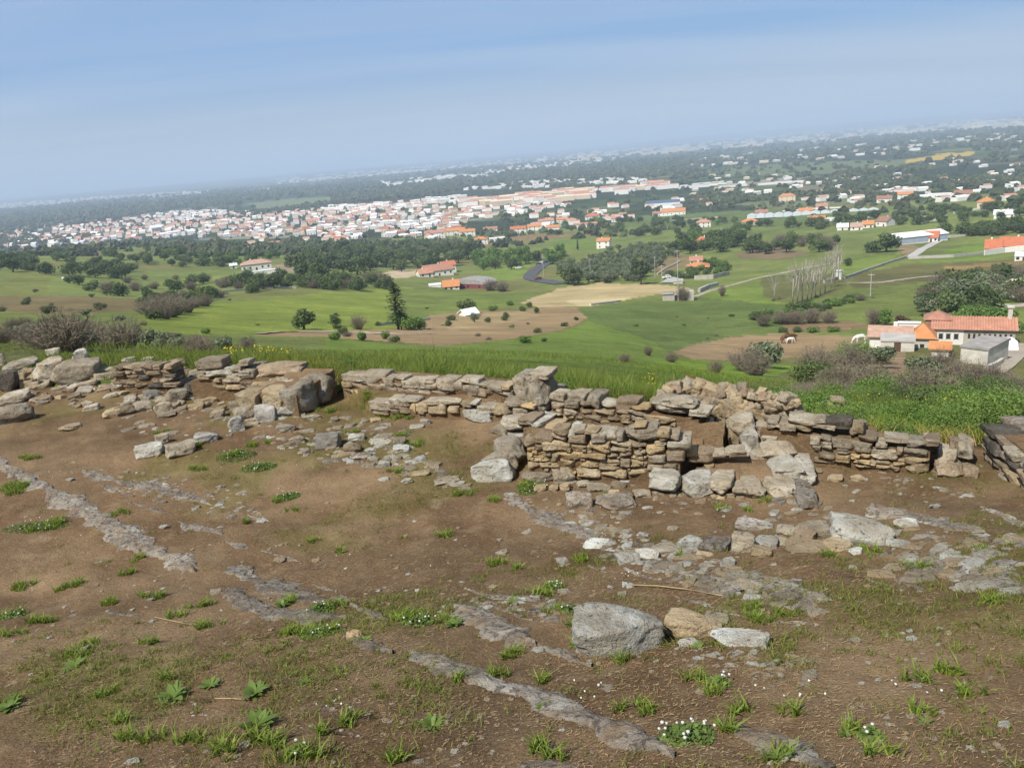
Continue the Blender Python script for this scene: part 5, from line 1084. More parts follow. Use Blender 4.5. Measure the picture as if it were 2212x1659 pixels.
# --- single trees and shrubs one can tell apart
for a in [
    ('oak', 657, 712, 54, 'round dark tree with its shadow at the left end of the tilled field', 1.15),
    ('conifer', 861, 712, 104, 'tall ragged conifer standing above the tilled field', 1.7),
    ('green', 868, 712, 46, 'bright green leafy tree at the foot of the tall conifer', 1.0),
    ('greenbush', 905, 712, 32, 'low bright green shrub right of the tall conifer', 1.3),
    ('greenbush', 882, 713, 30, 'bright green shrub tucked against the tall conifer', 1.2),
    ('oak', 727, 705, 30, 'small grey-green tree between the round dark tree and the conifer', 1.0),
    ('bare', 775, 712, 42, 'bare grey tree left of the tall conifer', 0.9),
    ('bush', 740, 722, 18, 'dark little shrub on the tilled field below the small grey-green tree', 1.1),
    ('greenbush', 723, 735, 24, 'leftmost green shrub on the lower edge of the tilled field', 1.1),
    ('greenbush', 781, 736, 26, 'middle green shrub on the lower edge of the tilled field', 0.9),
    ('greenbush', 834, 733, 22, 'rightmost green shrub on the lower edge of the tilled field', 0.9),
    ('bush', 851, 739, 16, 'grey-green spiky shrub on the lower edge of the tilled field', 1.6),
    ('oak', 1012, 678, 34, 'dark tree over the small white shed beside the tilled field', 1.5),
    ('olive', 1026, 697, 28, 'small olive tree on the tilled field in front of the white shed', 0.7),
    ('bush', 970, 705, 16, 'dark shrub on the tilled field left of the white shed', 1.1), ('bush', 975, 692, 14, 'flat dark shrub at the far edge of the tilled field', 1.7),
    ('bush', 1053, 697, 14, 'round dark shrub in the middle of the tilled field', 1.1), ('bush', 1089, 693, 14, 'round dark shrub on the right part of the tilled field', 1.1), ('bush', 1094, 686, 13, 'round dark shrub behind the one on the right part of the tilled field', 1.0),
    ('bush', 1130, 672, 12, 'dark shrub on the bank between the two pale fields', 1.1), ('bush', 1160, 676, 16, 'dark shrub at the right end of the bank between the pale fields', 1.0), ('bush', 1142, 664, 14, 'dark shrub high on the bank between the pale fields', 1.0),
    ('greenbush', 1065, 672, 14, 'green shrub beside the low wall near the white shed', 1.6), ('greenbush', 1100, 660, 12, 'green shrub at the far end of the tilled field', 1.6),
    ('bush', 1245, 692, 10, 'tiny bush at the tip of the tilled field', 1.0),
    ('umbrella', 1385, 615, 62, 'tall dark pine at the front edge of the olive grove', 0.9), ('umbrella', 1240, 618, 48, 'dark pine at the left front corner of the olive grove', 0.9), ('oak', 1228, 615, 40, 'dark tree beside the road bend', 1.0),
    ('oak', 1915, 545, 44, 'big dark round tree left of the white warehouse', 1.3), ('bush', 1885, 546, 30, 'grey-green tree next to the big dark round tree', 1.3),
    ('oak', 1770, 545, 30, 'spreading tree in the field below the ochre bank', 1.4), ('oak', 1805, 528, 22, 'small round tree alone in the field right of the spreading tree', 1.2),
    ('bush', 1830, 575, 20, 'small shrub standing in the valley field', 1.0),
    ('olive', 1655, 795, 74, 'olive tree with its shadow in front of the paddock', 1.25), ('bare', 1612, 802, 66, 'bare grey shrub left of the olive tree by the paddock', 1.2), ('bare', 1632, 812, 56, 'dry grey thicket in front of the olive tree by the paddock', 1.3),
    ('bush', 1690, 718, 14, 'first round shrub of the row along the paddock', 1.5), ('bush', 1722, 718, 14, 'second round shrub of the row along the paddock', 1.5), ('greenbush', 1757, 718, 15, 'third round shrub of the row along the paddock', 1.7), ('greenbush', 1800, 717, 14, 'rightmost round shrub of the row along the paddock', 1.9),
    ('bare', 1650, 705, 34, 'bare shrub at the left of the row along the paddock', 1.0), ('bare', 1690, 700, 36, 'bare hedge bush behind the first paddock shrub', 1.2), ('bare', 1720, 700, 38, 'bare hedge bush behind the second paddock shrub', 1.2), ('bare', 1755, 698, 38, 'bare hedge bush behind the third paddock shrub', 1.2), ('bare', 1790, 698, 36, 'bare hedge bush behind the rightmost paddock shrub', 1.2),
    ('bare', 1890, 700, 45, 'pinkish bare tree left of the farmhouse', 1.0), ('green', 1912, 705, 46, 'thin leafy tree behind the barn of the farmhouse', 0.7), ('redbush', 1948, 706, 30, 'dark reddish shrub behind the barn of the farmhouse', 1.2),
    ('olive', 1905, 797, 56, 'olive tree in front of the barn of the farmhouse', 1.1), ('olive', 1978, 826, 66, 'dark olive tree in front of the farmhouse tower', 1.0), ('olive', 2012, 824, 60, 'dark olive tree right of the one before the tower', 0.9),
    ('finegreen', 1855, 785, 48, 'green bush left of the olive before the barn', 2.2),
    ('bare', 1775, 835, 84, 'grey bare bush nearest the rubble heap', 1.2), ('bare', 1812, 850, 84, 'pale grey bare bush in front of the brown thicket', 1.2), ('bare', 1840, 800, 70, 'brown bare bush behind the pale grey one', 1.3), ('bare', 1762, 810, 76, 'brown bare bush left of the pale grey one', 1.3),
    ('bare', 2070, 830, 66, 'brown bare thicket below the outbuilding, left part', 1.3), ('bare', 2110, 835, 68, 'brown bare thicket below the outbuilding, middle part', 1.3), ('bare', 2148, 838, 62, 'brown bare thicket below the outbuilding, right part', 1.3), ('bare', 2035, 808, 66, 'brown bare thicket right of the dark olive trees', 1.2), ('bare', 2185, 850, 50, 'grey bare bush at the right edge above the brambles', 1.4),
    ('bare', 1905, 845, 46, 'thin bare bush below the olive before the barn', 1.4), ('finebush', 1930, 852, 44, 'dark low bush in the grass below the farmhouse', 1.6),
    ('green', 2190, 720, 36, 'golden green tree right of the farmhouse chimney', 1.2), ('bush', 2110, 760, 16, 'dark bush beside the outbuilding', 1.2), ('bush', 2050, 768, 18, 'dark bush left of the outbuilding', 1.5),
    ('bare', 1350, 782, 26, 'grey shrub alone in the grass behind the ruins', 1.3), ('bush', 1175, 738, 12, 'small dark shrub in the green field below the tilled field', 1.2), ('bare', 1450, 782, 28, 'bare shrub at the edge of the bright grass', 1.2),
    ('bare', 1545, 805, 36, 'thin bare shrub behind the rubble heap', 1.1), ('bare', 1400, 768, 30, 'spindly grey shrub in the valley grass', 0.8),
    ('bare', 1560, 640, 30, 'bare sapling beside the stone ruin', 0.7), ('bare', 1475, 650, 40, 'bare tree growing at the stone ruin', 0.8), ('cypress', 1248, 540, 24, 'single cypress left of the olive grove', 1.1),
    ('oak', 1012, 560, 40, 'tall dark tree at the right end of the dark wood', 0.9), ('bare', 1060, 628, 30, 'grey bare tree beside the curved roof hall', 1.4), ('bare', 1085, 630, 28, 'grey bare tree left of the road bend', 1.3),
    ]:
    plant_px(a[0], a[1], a[2], a[3], a[4], None, a[5])
# row of bare pale poplars in the valley
for i, (x, y, h) in enumerate([(1672, 650, 70), (1712, 657, 95), (1722, 655, 100), (1733, 652, 96), (1744, 648, 98), (1752, 645, 92), (1762, 641, 90), (1772, 637, 95), (1782, 633, 98), (1795, 622, 92), (1803, 612, 88), (1811, 606, 84)]):
    plant_px('poplar', x, y, h, 'bare pale poplar standing apart at the left end of the poplar row' if i == 0 else ('pale bare poplar at the far end of the row by the white gatepost' if i == 11 else 'pale bare poplar in the close valley row, ' + ['', 'first', 'second', 'third', 'fourth', 'fifth', 'sixth', 'seventh', 'eighth', 'ninth', 'tenth'][i] + ' from its near end'), 'row of bare pale poplars', 1.0)

# --- woods: every tree a thing; alike trees of one wood share a label
ORD = 'first second third fourth fifth sixth seventh eighth ninth tenth eleventh twelfth thirteenth fourteenth fifteenth sixteenth seventeenth eighteenth nineteenth twentieth'.split()
def wood(poly, kinds, n, hm, label, group, mind=3.5, wk=1.1, seed=0, rmax=1500):
    rg = np.random.default_rng(seed); xs = [p[0] for p in poly]; ys = [p[1] for p in poly]
    X = rg.uniform(min(xs), max(xs), n * 12); Y = rg.uniform(min(ys), max(ys), n * 12); k = inpoly(X, Y, poly); X = X[k][:n * 6]; Y = Y[k][:n * 6]
    P = PT(X, Y); keep = []
    for p in P:
        if len(keep) >= n: break
        if np.hypot(p[0], p[1]) < rmax and all((p[0] - q[0]) ** 2 + (p[1] - q[1]) ** 2 > mind ** 2 for q in keep): keep.append(p)
    if not keep: return
    kd_ = [TR.choice(kinds) for _ in keep]; PX, PY, _ = proj(np.array(keep)); lx0, lx1 = np.quantile(PX, [1 / 3, 2 / 3])
    for kd in sorted(set(kd_)):
        ii = sorted([i for i in range(len(keep)) if kd_[i] == kd], key=lambda i: PX[i]); base = label[kd] if isinstance(label, dict) else label; med = np.median(PY[ii])
        for n_, i in enumerate(ii):
            if len(ii) == 1: lb = base
            elif len(ii) <= len(ORD): lb = base + ', ' + (ORD[n_] + ' from the left' if n_ < len(ii) - 1 else 'last on the right')
            else: lb = base + ', ' + ('front' if PY[i] > med else 'back') + ' rank, ' + ('left' if PX[i] < lx0 else ('middle' if PX[i] < lx1 else 'right'))
            plant(kd, keep[i] - np.array([0, 0, 0.15]), TR.uniform(*hm), lb, group, wk)
wood([(625, 585), (660, 555), (720, 540), (900, 535), (1000, 548), (1010, 570), (900, 588), (790, 592), (700, 607), (640, 604)], ['oak', 'oak', 'oak', 'umbrella'], 120, (8, 13), dict(oak='dark evergreen tree in the dense wood below the village', umbrella='dark umbrella pine in the dense wood below the village'), 'dense dark wood below the village', 5, 1.15, 1)
wood([(480, 620), (560, 600), (640, 606), (700, 607), (800, 606), (860, 612), (860, 628), (640, 632), (500, 636)], ['oak', 'bush', 'bare', 'bush'], 55, (4, 7), dict(oak='dark tree in the scrub belt above the long green meadow', bush='evergreen shrub in the scrub belt above the long green meadow', bare='grey bare shrub in the scrub belt above the long green meadow'), 'scrub belt above the long meadow', 3, 1.2, 2)
wood([(0, 560), (130, 545), (330, 548), (330, 580), (250, 605), (120, 600), (0, 590)], ['oak', 'bush', 'oak'], 60, (5, 9), dict(oak='dark round tree on the hummocky pasture at far left', bush='dark shrub on the hummocky pasture at far left'), 'trees on the left pasture', 6, 1.3, 3)
wood([(330, 545), (480, 530), (620, 535), (620, 555), (520, 575), (400, 585), (330, 570)], ['oak', 'bush', 'oak', 'green'], 60, (5, 9), dict(oak='dark tree between the left pasture and the white villa', bush='dark shrub between the left pasture and the white villa', green='fresh green tree between the left pasture and the white villa'), 'trees near the white villa', 6, 1.3, 4)
wood([(150, 612), (300, 600), (470, 600), (480, 640), (300, 650), (180, 640)], ['bush', 'bare', 'oak'], 26, (3, 6), dict(bush='dark shrub dotted over the slope left of the villa', bare='bare shrub dotted over the slope left of the villa', oak='small tree dotted over the slope left of the villa'), 'shrubs on the slope left of the villa', 8, 1.3, 5)
wood([(300, 690), (330, 660), (400, 640), (480, 635), (470, 655), (400, 680), (340, 700)], ['bare', 'bush', 'bare'], 24, (3, 5), dict(bare='grey bare shrub in the hollow left of the long meadow', bush='dark shrub in the hollow left of the long meadow'), 'shrubs in the hollow', 4, 1.4, 6)
wood([(1225, 606), (1250, 575), (1300, 548), (1350, 535), (1440, 532), (1475, 548), (1430, 575), (1400, 600), (1370, 612), (1240, 613)], ['olive'], 170, (4.2, 6), 'grey-green olive tree in the dense olive grove', 'dense olive grove', 3.8, 1.15, 7)
wood([(1015, 592), (1030, 560), (1090, 550), (1150, 545), (1215, 552), (1215, 570), (1150, 575), (1070, 590)], ['green', 'oak', 'green'], 42, (7, 12), dict(green='fresh green tree in the copse left of the road', oak='dark tree in the copse left of the road'), 'copse left of the road', 5, 1.1, 8)
wood([(1200, 590), (1225, 575), (1245, 560), (1230, 600)], ['oak', 'olive'], 10, (5, 8), dict(oak='dark tree between the road and the olive grove', olive='olive tree between the road and the olive grove'), 'trees by the road', 4, 1.1, 9)
wood([(1440, 545), (1500, 515), (1600, 505), (1620, 530), (1560, 545), (1480, 550)], ['oak', 'green', 'oak'], 34, (7, 12), dict(oak='dark tree around the red roofed house', green='green tree around the red roofed house'), 'trees around the red roofed house', 6, 1.15, 10)
wood([(1600, 540), (1640, 525), (1700, 520), (1790, 530), (1800, 545), (1700, 548), (1620, 550)], ['oak', 'bare', 'oak'], 22, (6, 10), dict(oak='dark tree in the clump above the ochre bank', bare='bare tree in the clump above the ochre bank'), 'clump above the ochre bank', 6, 1.15, 11)
wood([(1430, 600), (1480, 580), (1560, 560), (1580, 585), (1500, 605)], ['greenbush', 'bush'], 26, (2.5, 5), dict(greenbush='green garden shrub near the orange hipped house', bush='dark garden shrub near the orange hipped house'), 'garden shrubs', 4, 1.3, 12)
wood([(1995, 690), (1990, 650), (2050, 620), (2120, 605), (2212, 600), (2230, 650), (2160, 662), (2120, 690), (2040, 695)], ['oak', 'bare', 'oak', 'olive'], 62, (4, 7.5), dict(oak='dark tree in the wood behind the farmhouse', bare='bare tree in the wood behind the farmhouse', olive='grey-green tree in the wood behind the farmhouse'), 'wood behind the farmhouse', 4, 1.2, 13)
wood([(2030, 702), (2060, 692), (2150, 688), (2180, 696), (2150, 704)], ['greenbush', 'green'], 18, (3, 4.5), dict(greenbush='bright green shrub along the back of the farmhouse', green='bright green tree along the back of the farmhouse'), 'green belt behind the farmhouse', 3, 1.3, 14)
wood([(2030, 505), (2100, 498), (2230, 490), (2230, 505), (2110, 512)], ['oak', 'bush'], 26, (5, 9), dict(oak='dark tree in the hedge right of the white warehouse', bush='dark shrub in the hedge right of the white warehouse'), 'hedge right of the warehouse', 6, 1.2, 15)
wood([(1620, 690), (1700, 670), (1790, 655), (1850, 640), (1860, 650), (1780, 675), (1680, 700)], ['bush', 'bare', 'greenbush'], 40, (1.2, 2.6), dict(bush='dark scrub bush in the valley bottom line', bare='bare scrub bush in the valley bottom line', greenbush='green scrub bush in the valley bottom line'), 'scrub line in the valley bottom', 3, 1.6, 16)
wood([(0, 745), (0, 705), (120, 700), (240, 725), (330, 735), (330, 755), (150, 760)], ['bare', 'bare', 'bare', 'olive'], 44, (1.0, 2.0), dict(bare='grey-brown bare shrub in the thicket behind the left boulders', olive='grey-green shrub in the thicket behind the left boulders'), 'thicket behind the left boulders', 1.6, 1.4, 17)
wood([(260, 735), (300, 700), (340, 705), (400, 740), (560, 750), (560, 765), (420, 765)], ['bare', 'olive', 'bare'], 22, (0.6, 1.2), dict(bare='grey bare bush right of the left thicket', olive='low grey-green bush right of the left thicket'), 'low bushes right of the left thicket', 1.4, 1.6, 18)
wood([(1700, 870), (1760, 845), (1900, 850), (2100, 858), (2212, 868), (2212, 880), (1900, 875)], ['finebush', 'bare', 'finegreen'], 22, (0.6, 1.1), dict(bare='grey bare bush behind the bramble bank', finebush='dark bush behind the bramble bank', finegreen='fresh green bush behind the bramble bank'), 'bushes behind the bramble bank', 1.8, 1.5, 19)
wood([(1720, 850), (1760, 815), (1850, 812), (1960, 835), (2050, 835), (2212, 835), (2212, 866), (1900, 860)], ['finebush', 'finegreen', 'finebush', 'bare'], 46, (0.9, 2.2), dict(finebush='dark green bush on the slope below the farmhouse', finegreen='fresh green bush on the slope below the farmhouse', bare='bare brown bush on the slope below the farmhouse'), 'bushes on the slope below the farmhouse', 2.0, 1.4, 24)
wood([(1160, 500), (1300, 470), (1460, 470), (1600, 480), (1650, 500), (1500, 520), (1300, 505)], ['oak', 'green', 'bush'], 60, (5, 10), dict(oak='dark tree among the scattered houses of the valley floor', green='green tree among the scattered houses of the valley floor', bush='shrub among the scattered houses of the valley floor'), 'trees among the valley houses', 9, 1.2, 20, 1600)
wood([(1600, 490), (1800, 470), (2000, 455), (2212, 440), (2212, 470), (2000, 485), (1800, 500)], ['oak', 'bush', 'oak'], 60, (5, 9), dict(oak='dark tree along the field edges at right', bush='dark shrub along the field edges at right'), 'trees along the field edges at right', 9, 1.3, 21, 1600)

wood([(0, 700), (0, 620), (300, 605), (640, 640), (1000, 650), (1260, 700), (1500, 660), (1900, 570), (2212, 560), (2212, 620), (1850, 650), (1500, 740), (1200, 745), (900, 750), (440, 725)], ['bush', 'greenbush', 'bare'], 50, (0.5, 1.3), dict(bush='small dark shrub dotted over the green fields', greenbush='small green weed bush dotted over the green fields', bare='small grey bush dotted over the green fields'), 'shrublets dotted over the fields', 6, 1.5, 22, 600)
wood([(0, 700), (0, 625), (150, 610), (400, 640), (480, 650), (300, 700)], ['bush', 'bare', 'olive'], 26, (1.2, 2.8), dict(bush='dark shrub on the rough pasture at left', bare='bare shrub on the rough pasture at left', olive='grey-green shrub on the rough pasture at left'), 'shrubs on the rough left pasture', 5, 1.4, 23, 600)

# --- far woodland on the plain: one mass
def far_wood():
    rg = np.random.default_rng(77); n = 52000
    th = rg.uniform(-0.66, 0.66, n); r = np.exp(rg.uniform(math.log(780), math.log(6500), n)); x = np.sin(th) * r; y = np.cos(th) * r
    m = vnoise(x, y, 420, 71) * 0.6 + vnoise(x, y, 150, 72) * 0.5 + vnoise(x, y, 1200, 73) * 0.6
    z = H(x, y); px, py, _ = proj(np.stack([x, y, z], 1))
    vill = inpoly(px, py, [(60, 500), (330, 455), (480, 452), (700, 445), (980, 418), (1440, 392), (1445, 415), (1010, 480), (1000, 522), (880, 526), (700, 522), (330, 520), (110, 545)])
    fld = inpoly(px, py, [(1350, 468), (1600, 453), (1900, 468), (1900, 492), (1500, 494), (1350, 492)]) | inpoly(px, py, [(530, 440), (640, 430), (720, 425), (720, 440), (560, 452)]) | inpoly(px, py, [(1900, 357), (1960, 345), (2020, 332), (2110, 322), (2100, 337), (1920, 360)])
    belt = inpoly(px, py, [(1100, 375), (1400, 350), (1500, 340), (1500, 372), (1380, 388), (1100, 390)]) | inpoly(px, py, [(0, 450), (250, 445), (520, 430), (520, 440), (360, 455), (200, 470), (0, 490)]) | inpoly(px, py, [(700, 430), (1000, 395), (1000, 412), (740, 440)])
    keep = ((m > 0.10) | belt | (rg.random(n) < 0.06)) & ~fld & (~vill | (rg.random(n) < 0.85))
    x, y, z = x[keep], y[keep], z[keep]; n = len(x); s = rg.uniform(4.0, 8.5, n) * np.clip(np.hypot(x, y) / 1800, 0.8, 2.2) * np.where(vill[keep], 0.75, 1.0)
    # ragged low crowns: jittered 3-ring domes
    ang = np.arange(6) * math.pi / 3; ring = [(1.0, 0.15), (0.92, 0.65), (0.45, 1.05)]
    T = [(math.cos(a + 0.5 * k) * R, math.sin(a + 0.5 * k) * R, Zz) for k, (R, Zz) in enumerate(ring) for a in ang] + [(0, 0, 1.2)]; T = np.array(T); m_ = len(T)
    V = T[None] * s[:, None, None] * (1 + rg.uniform(-0.28, 0.28, (n, m_, 1))); V = V + np.stack([x, y, z - 0.5], 1)[:, None]
    F = []
    for k in range(2):
        for j in range(6):
            a, b, c, d = k * 6 + j, k * 6 + (j + 1) % 6, (k + 1) * 6 + (j + 1) % 6, (k + 1) * 6 + j; F += [(a, b, c), (a, c, d)]
    F += [(12 + j, 12 + (j + 1) % 6, 18) for j in range(6)]; F = np.array(F)
    FF = (F[None] + (np.arange(n) * m_)[:, None, None]).reshape(-1, 3)
    k = rg.uniform(0.6, 1.5, n); c = np.stack([k * rg.uniform(0.9, 1.25, n), k, k * rg.uniform(0.8, 1.1, n)], 1)
    o = link('woodland', mesh_np('woodland', V.reshape(-1, 3), FF, MATS['leaf_far'], col=np.repeat(c, m_, 0))); tag(o, 'dark woods and tree lines spread over the far plain', None, None, 'stuff')
    print('far trees', n)
far_wood()
# ------------------------------------------------------------------ houses and other buildings
HR = random.Random(21)
def house(px, py, w, d, h, label, roof='gable', rmat='terracotta', wmat='plaster_white', yaw=0.0, rh=None, wins=3, name='house', cat='house', group=None, chimney=True, P=None, door=True, side=2):
    """walls, roof with eaves, windows and door on the sides one can see"""
    P = pt1(px, py) if P is None else P
    rz = -math.atan2(P[0], P[1]) + yaw
    r = empty(name, (P[0], P[1], P[2] - 0.4), rz, label, cat, group); h = h + 0.4
    mb = MB(); x, y = w / 2, d / 2; rh = rh if rh is not None else d * 0.28; e = 0.45
    mb.box(-x, x, -y, y, -1.5, h)
    if roof == 'gable': mb.add([(-x, -y, h), (-x, y, h), (-x, 0, h + rh), (x, -y, h), (x, y, h), (x, 0, h + rh)], [(0, 2, 1), (3, 4, 5)])
    mb.build('wall', MATS[wmat], r)
    rb = MB(); t = 0.22
    if roof == 'gable':
        k = rh / y
        for s in (-1, 1):
            a = [(-x - e, s * (y + e), h - e * k), (x + e, s * (y + e), h - e * k), (x + e, 0, h + rh), (-x - e, 0, h + rh)]
            v = [(p[0], p[1], p[2] + 0.03) for p in a] + [(p[0], p[1], p[2] + t) for p in a]
            rb.add(v, [(0, 1, 2, 3), (7, 6, 5, 4), (0, 4, 5, 1), (1, 5, 6, 2), (3, 7, 4, 0)] if s < 0 else [(3, 2, 1, 0), (4, 5, 6, 7), (1, 5, 4, 0), (2, 6, 5, 1), (0, 4, 7, 3)])
    elif roof == 'hip':
        q = min(x, y); a = [(-x - e, -y - e, h), (x + e, -y - e, h), (x + e, y + e, h), (-x - e, y + e, h)]
        if w >= d: rg_ = [(-(x - q) - 0.01, 0, h + rh), (x - q + 0.01, 0, h + rh)]
        else: rg_ = [(0, -(y - q) - 0.01, h + rh), (0, y - q + 0.01, h + rh)]
        v = [(p[0], p[1], p[2] + 0.02) for p in a] + [(p[0], p[1], p[2] + t) for p in a] + [(p[0], p[1], p[2] + t) for p in rg_]
        f = [(0, 3, 2, 1), (0, 1, 5, 4), (1, 2, 6, 5), (2, 3, 7, 6), (3, 0, 4, 7)]
        f += [(4, 5, 9, 8), (5, 6, 9), (6, 7, 8, 9), (7, 4, 8)] if w >= d else [(4, 5, 8), (5, 6, 9, 8), (6, 7, 9), (7, 4, 8, 9)]
        rb.add(v, f)
    elif roof == 'flat':
        rb.box(-x - 0.15, x + 0.15, -y - 0.15, y + 0.15, h + 0.02, h + 0.35)
    elif roof == 'arch':
        n = 10; v = []
        for i in range(n + 1):
            a = math.pi * (i / n); yy = -(y + 0.3) * math.cos(a); zz = h + rh * math.sin(a); v += [(-x - 0.2, yy, zz), (x + 0.2, yy, zz)]
        f = [(2 * i, 2 * i + 1, 2 * i + 3, 2 * i + 2) for i in range(n)]; f += [tuple(2 * i for i in range(n, -1, -1)), tuple(2 * i + 1 for i in range(n + 1)), (0, 2 * n, 2 * n + 1, 1)]; rb.add(v, f)
    ro = rb.build('roof', MATS[rmat], r)
    if chimney and roof in ('gable', 'hip'):
        cb = MB(); cx = x * HR.uniform(-0.5, 0.5); cb.box(cx - 0.35, cx + 0.35, -0.2, 0.4, h + rh * 0.5, h + rh + 0.9); cb.build('chimney', MATS[wmat], ro)
    if wins:
        for s in range(side):
            if s == 0: L, n = w, wins
            else: L, n = d, max(1, wins // 2)
            rows = 2 if h > 5.6 else 1
            for rw in range(rows):
                z0 = (h - 0.4) * (0.36 if rows == 1 else (0.14 + 0.5 * rw)) + 0.4; hh = 1.25
                for i in range(n):
                    c = -L / 2 + L * (i + 0.5) / n; b = MB(); ww = 0.55
                    dr = door and s == 0 and rw == 0 and i == n // 2
                    za = 0.4 if dr else z0; zb_ = 2.5 if dr else z0 + hh
                    if s == 0: b.box(c - ww, c + ww, -y - 0.04, -y + 0.1, za, zb_)
                    else: b.box(-x - 0.04, -x + 0.1, c - ww, c + ww, za, zb_)
                    o = b.build('door' if dr else 'window', MATS['wood_dark' if dr else 'glass_dark'], r)
    return r
G = 'houses scattered over the valley'
def hpx(x, y, wpx, dm, hpx_, label, **k):
    P = pt1(x, y); m = mpp(P); return house(x, y, wpx * m, dm, hpx_ * m, label, P=P, **k)
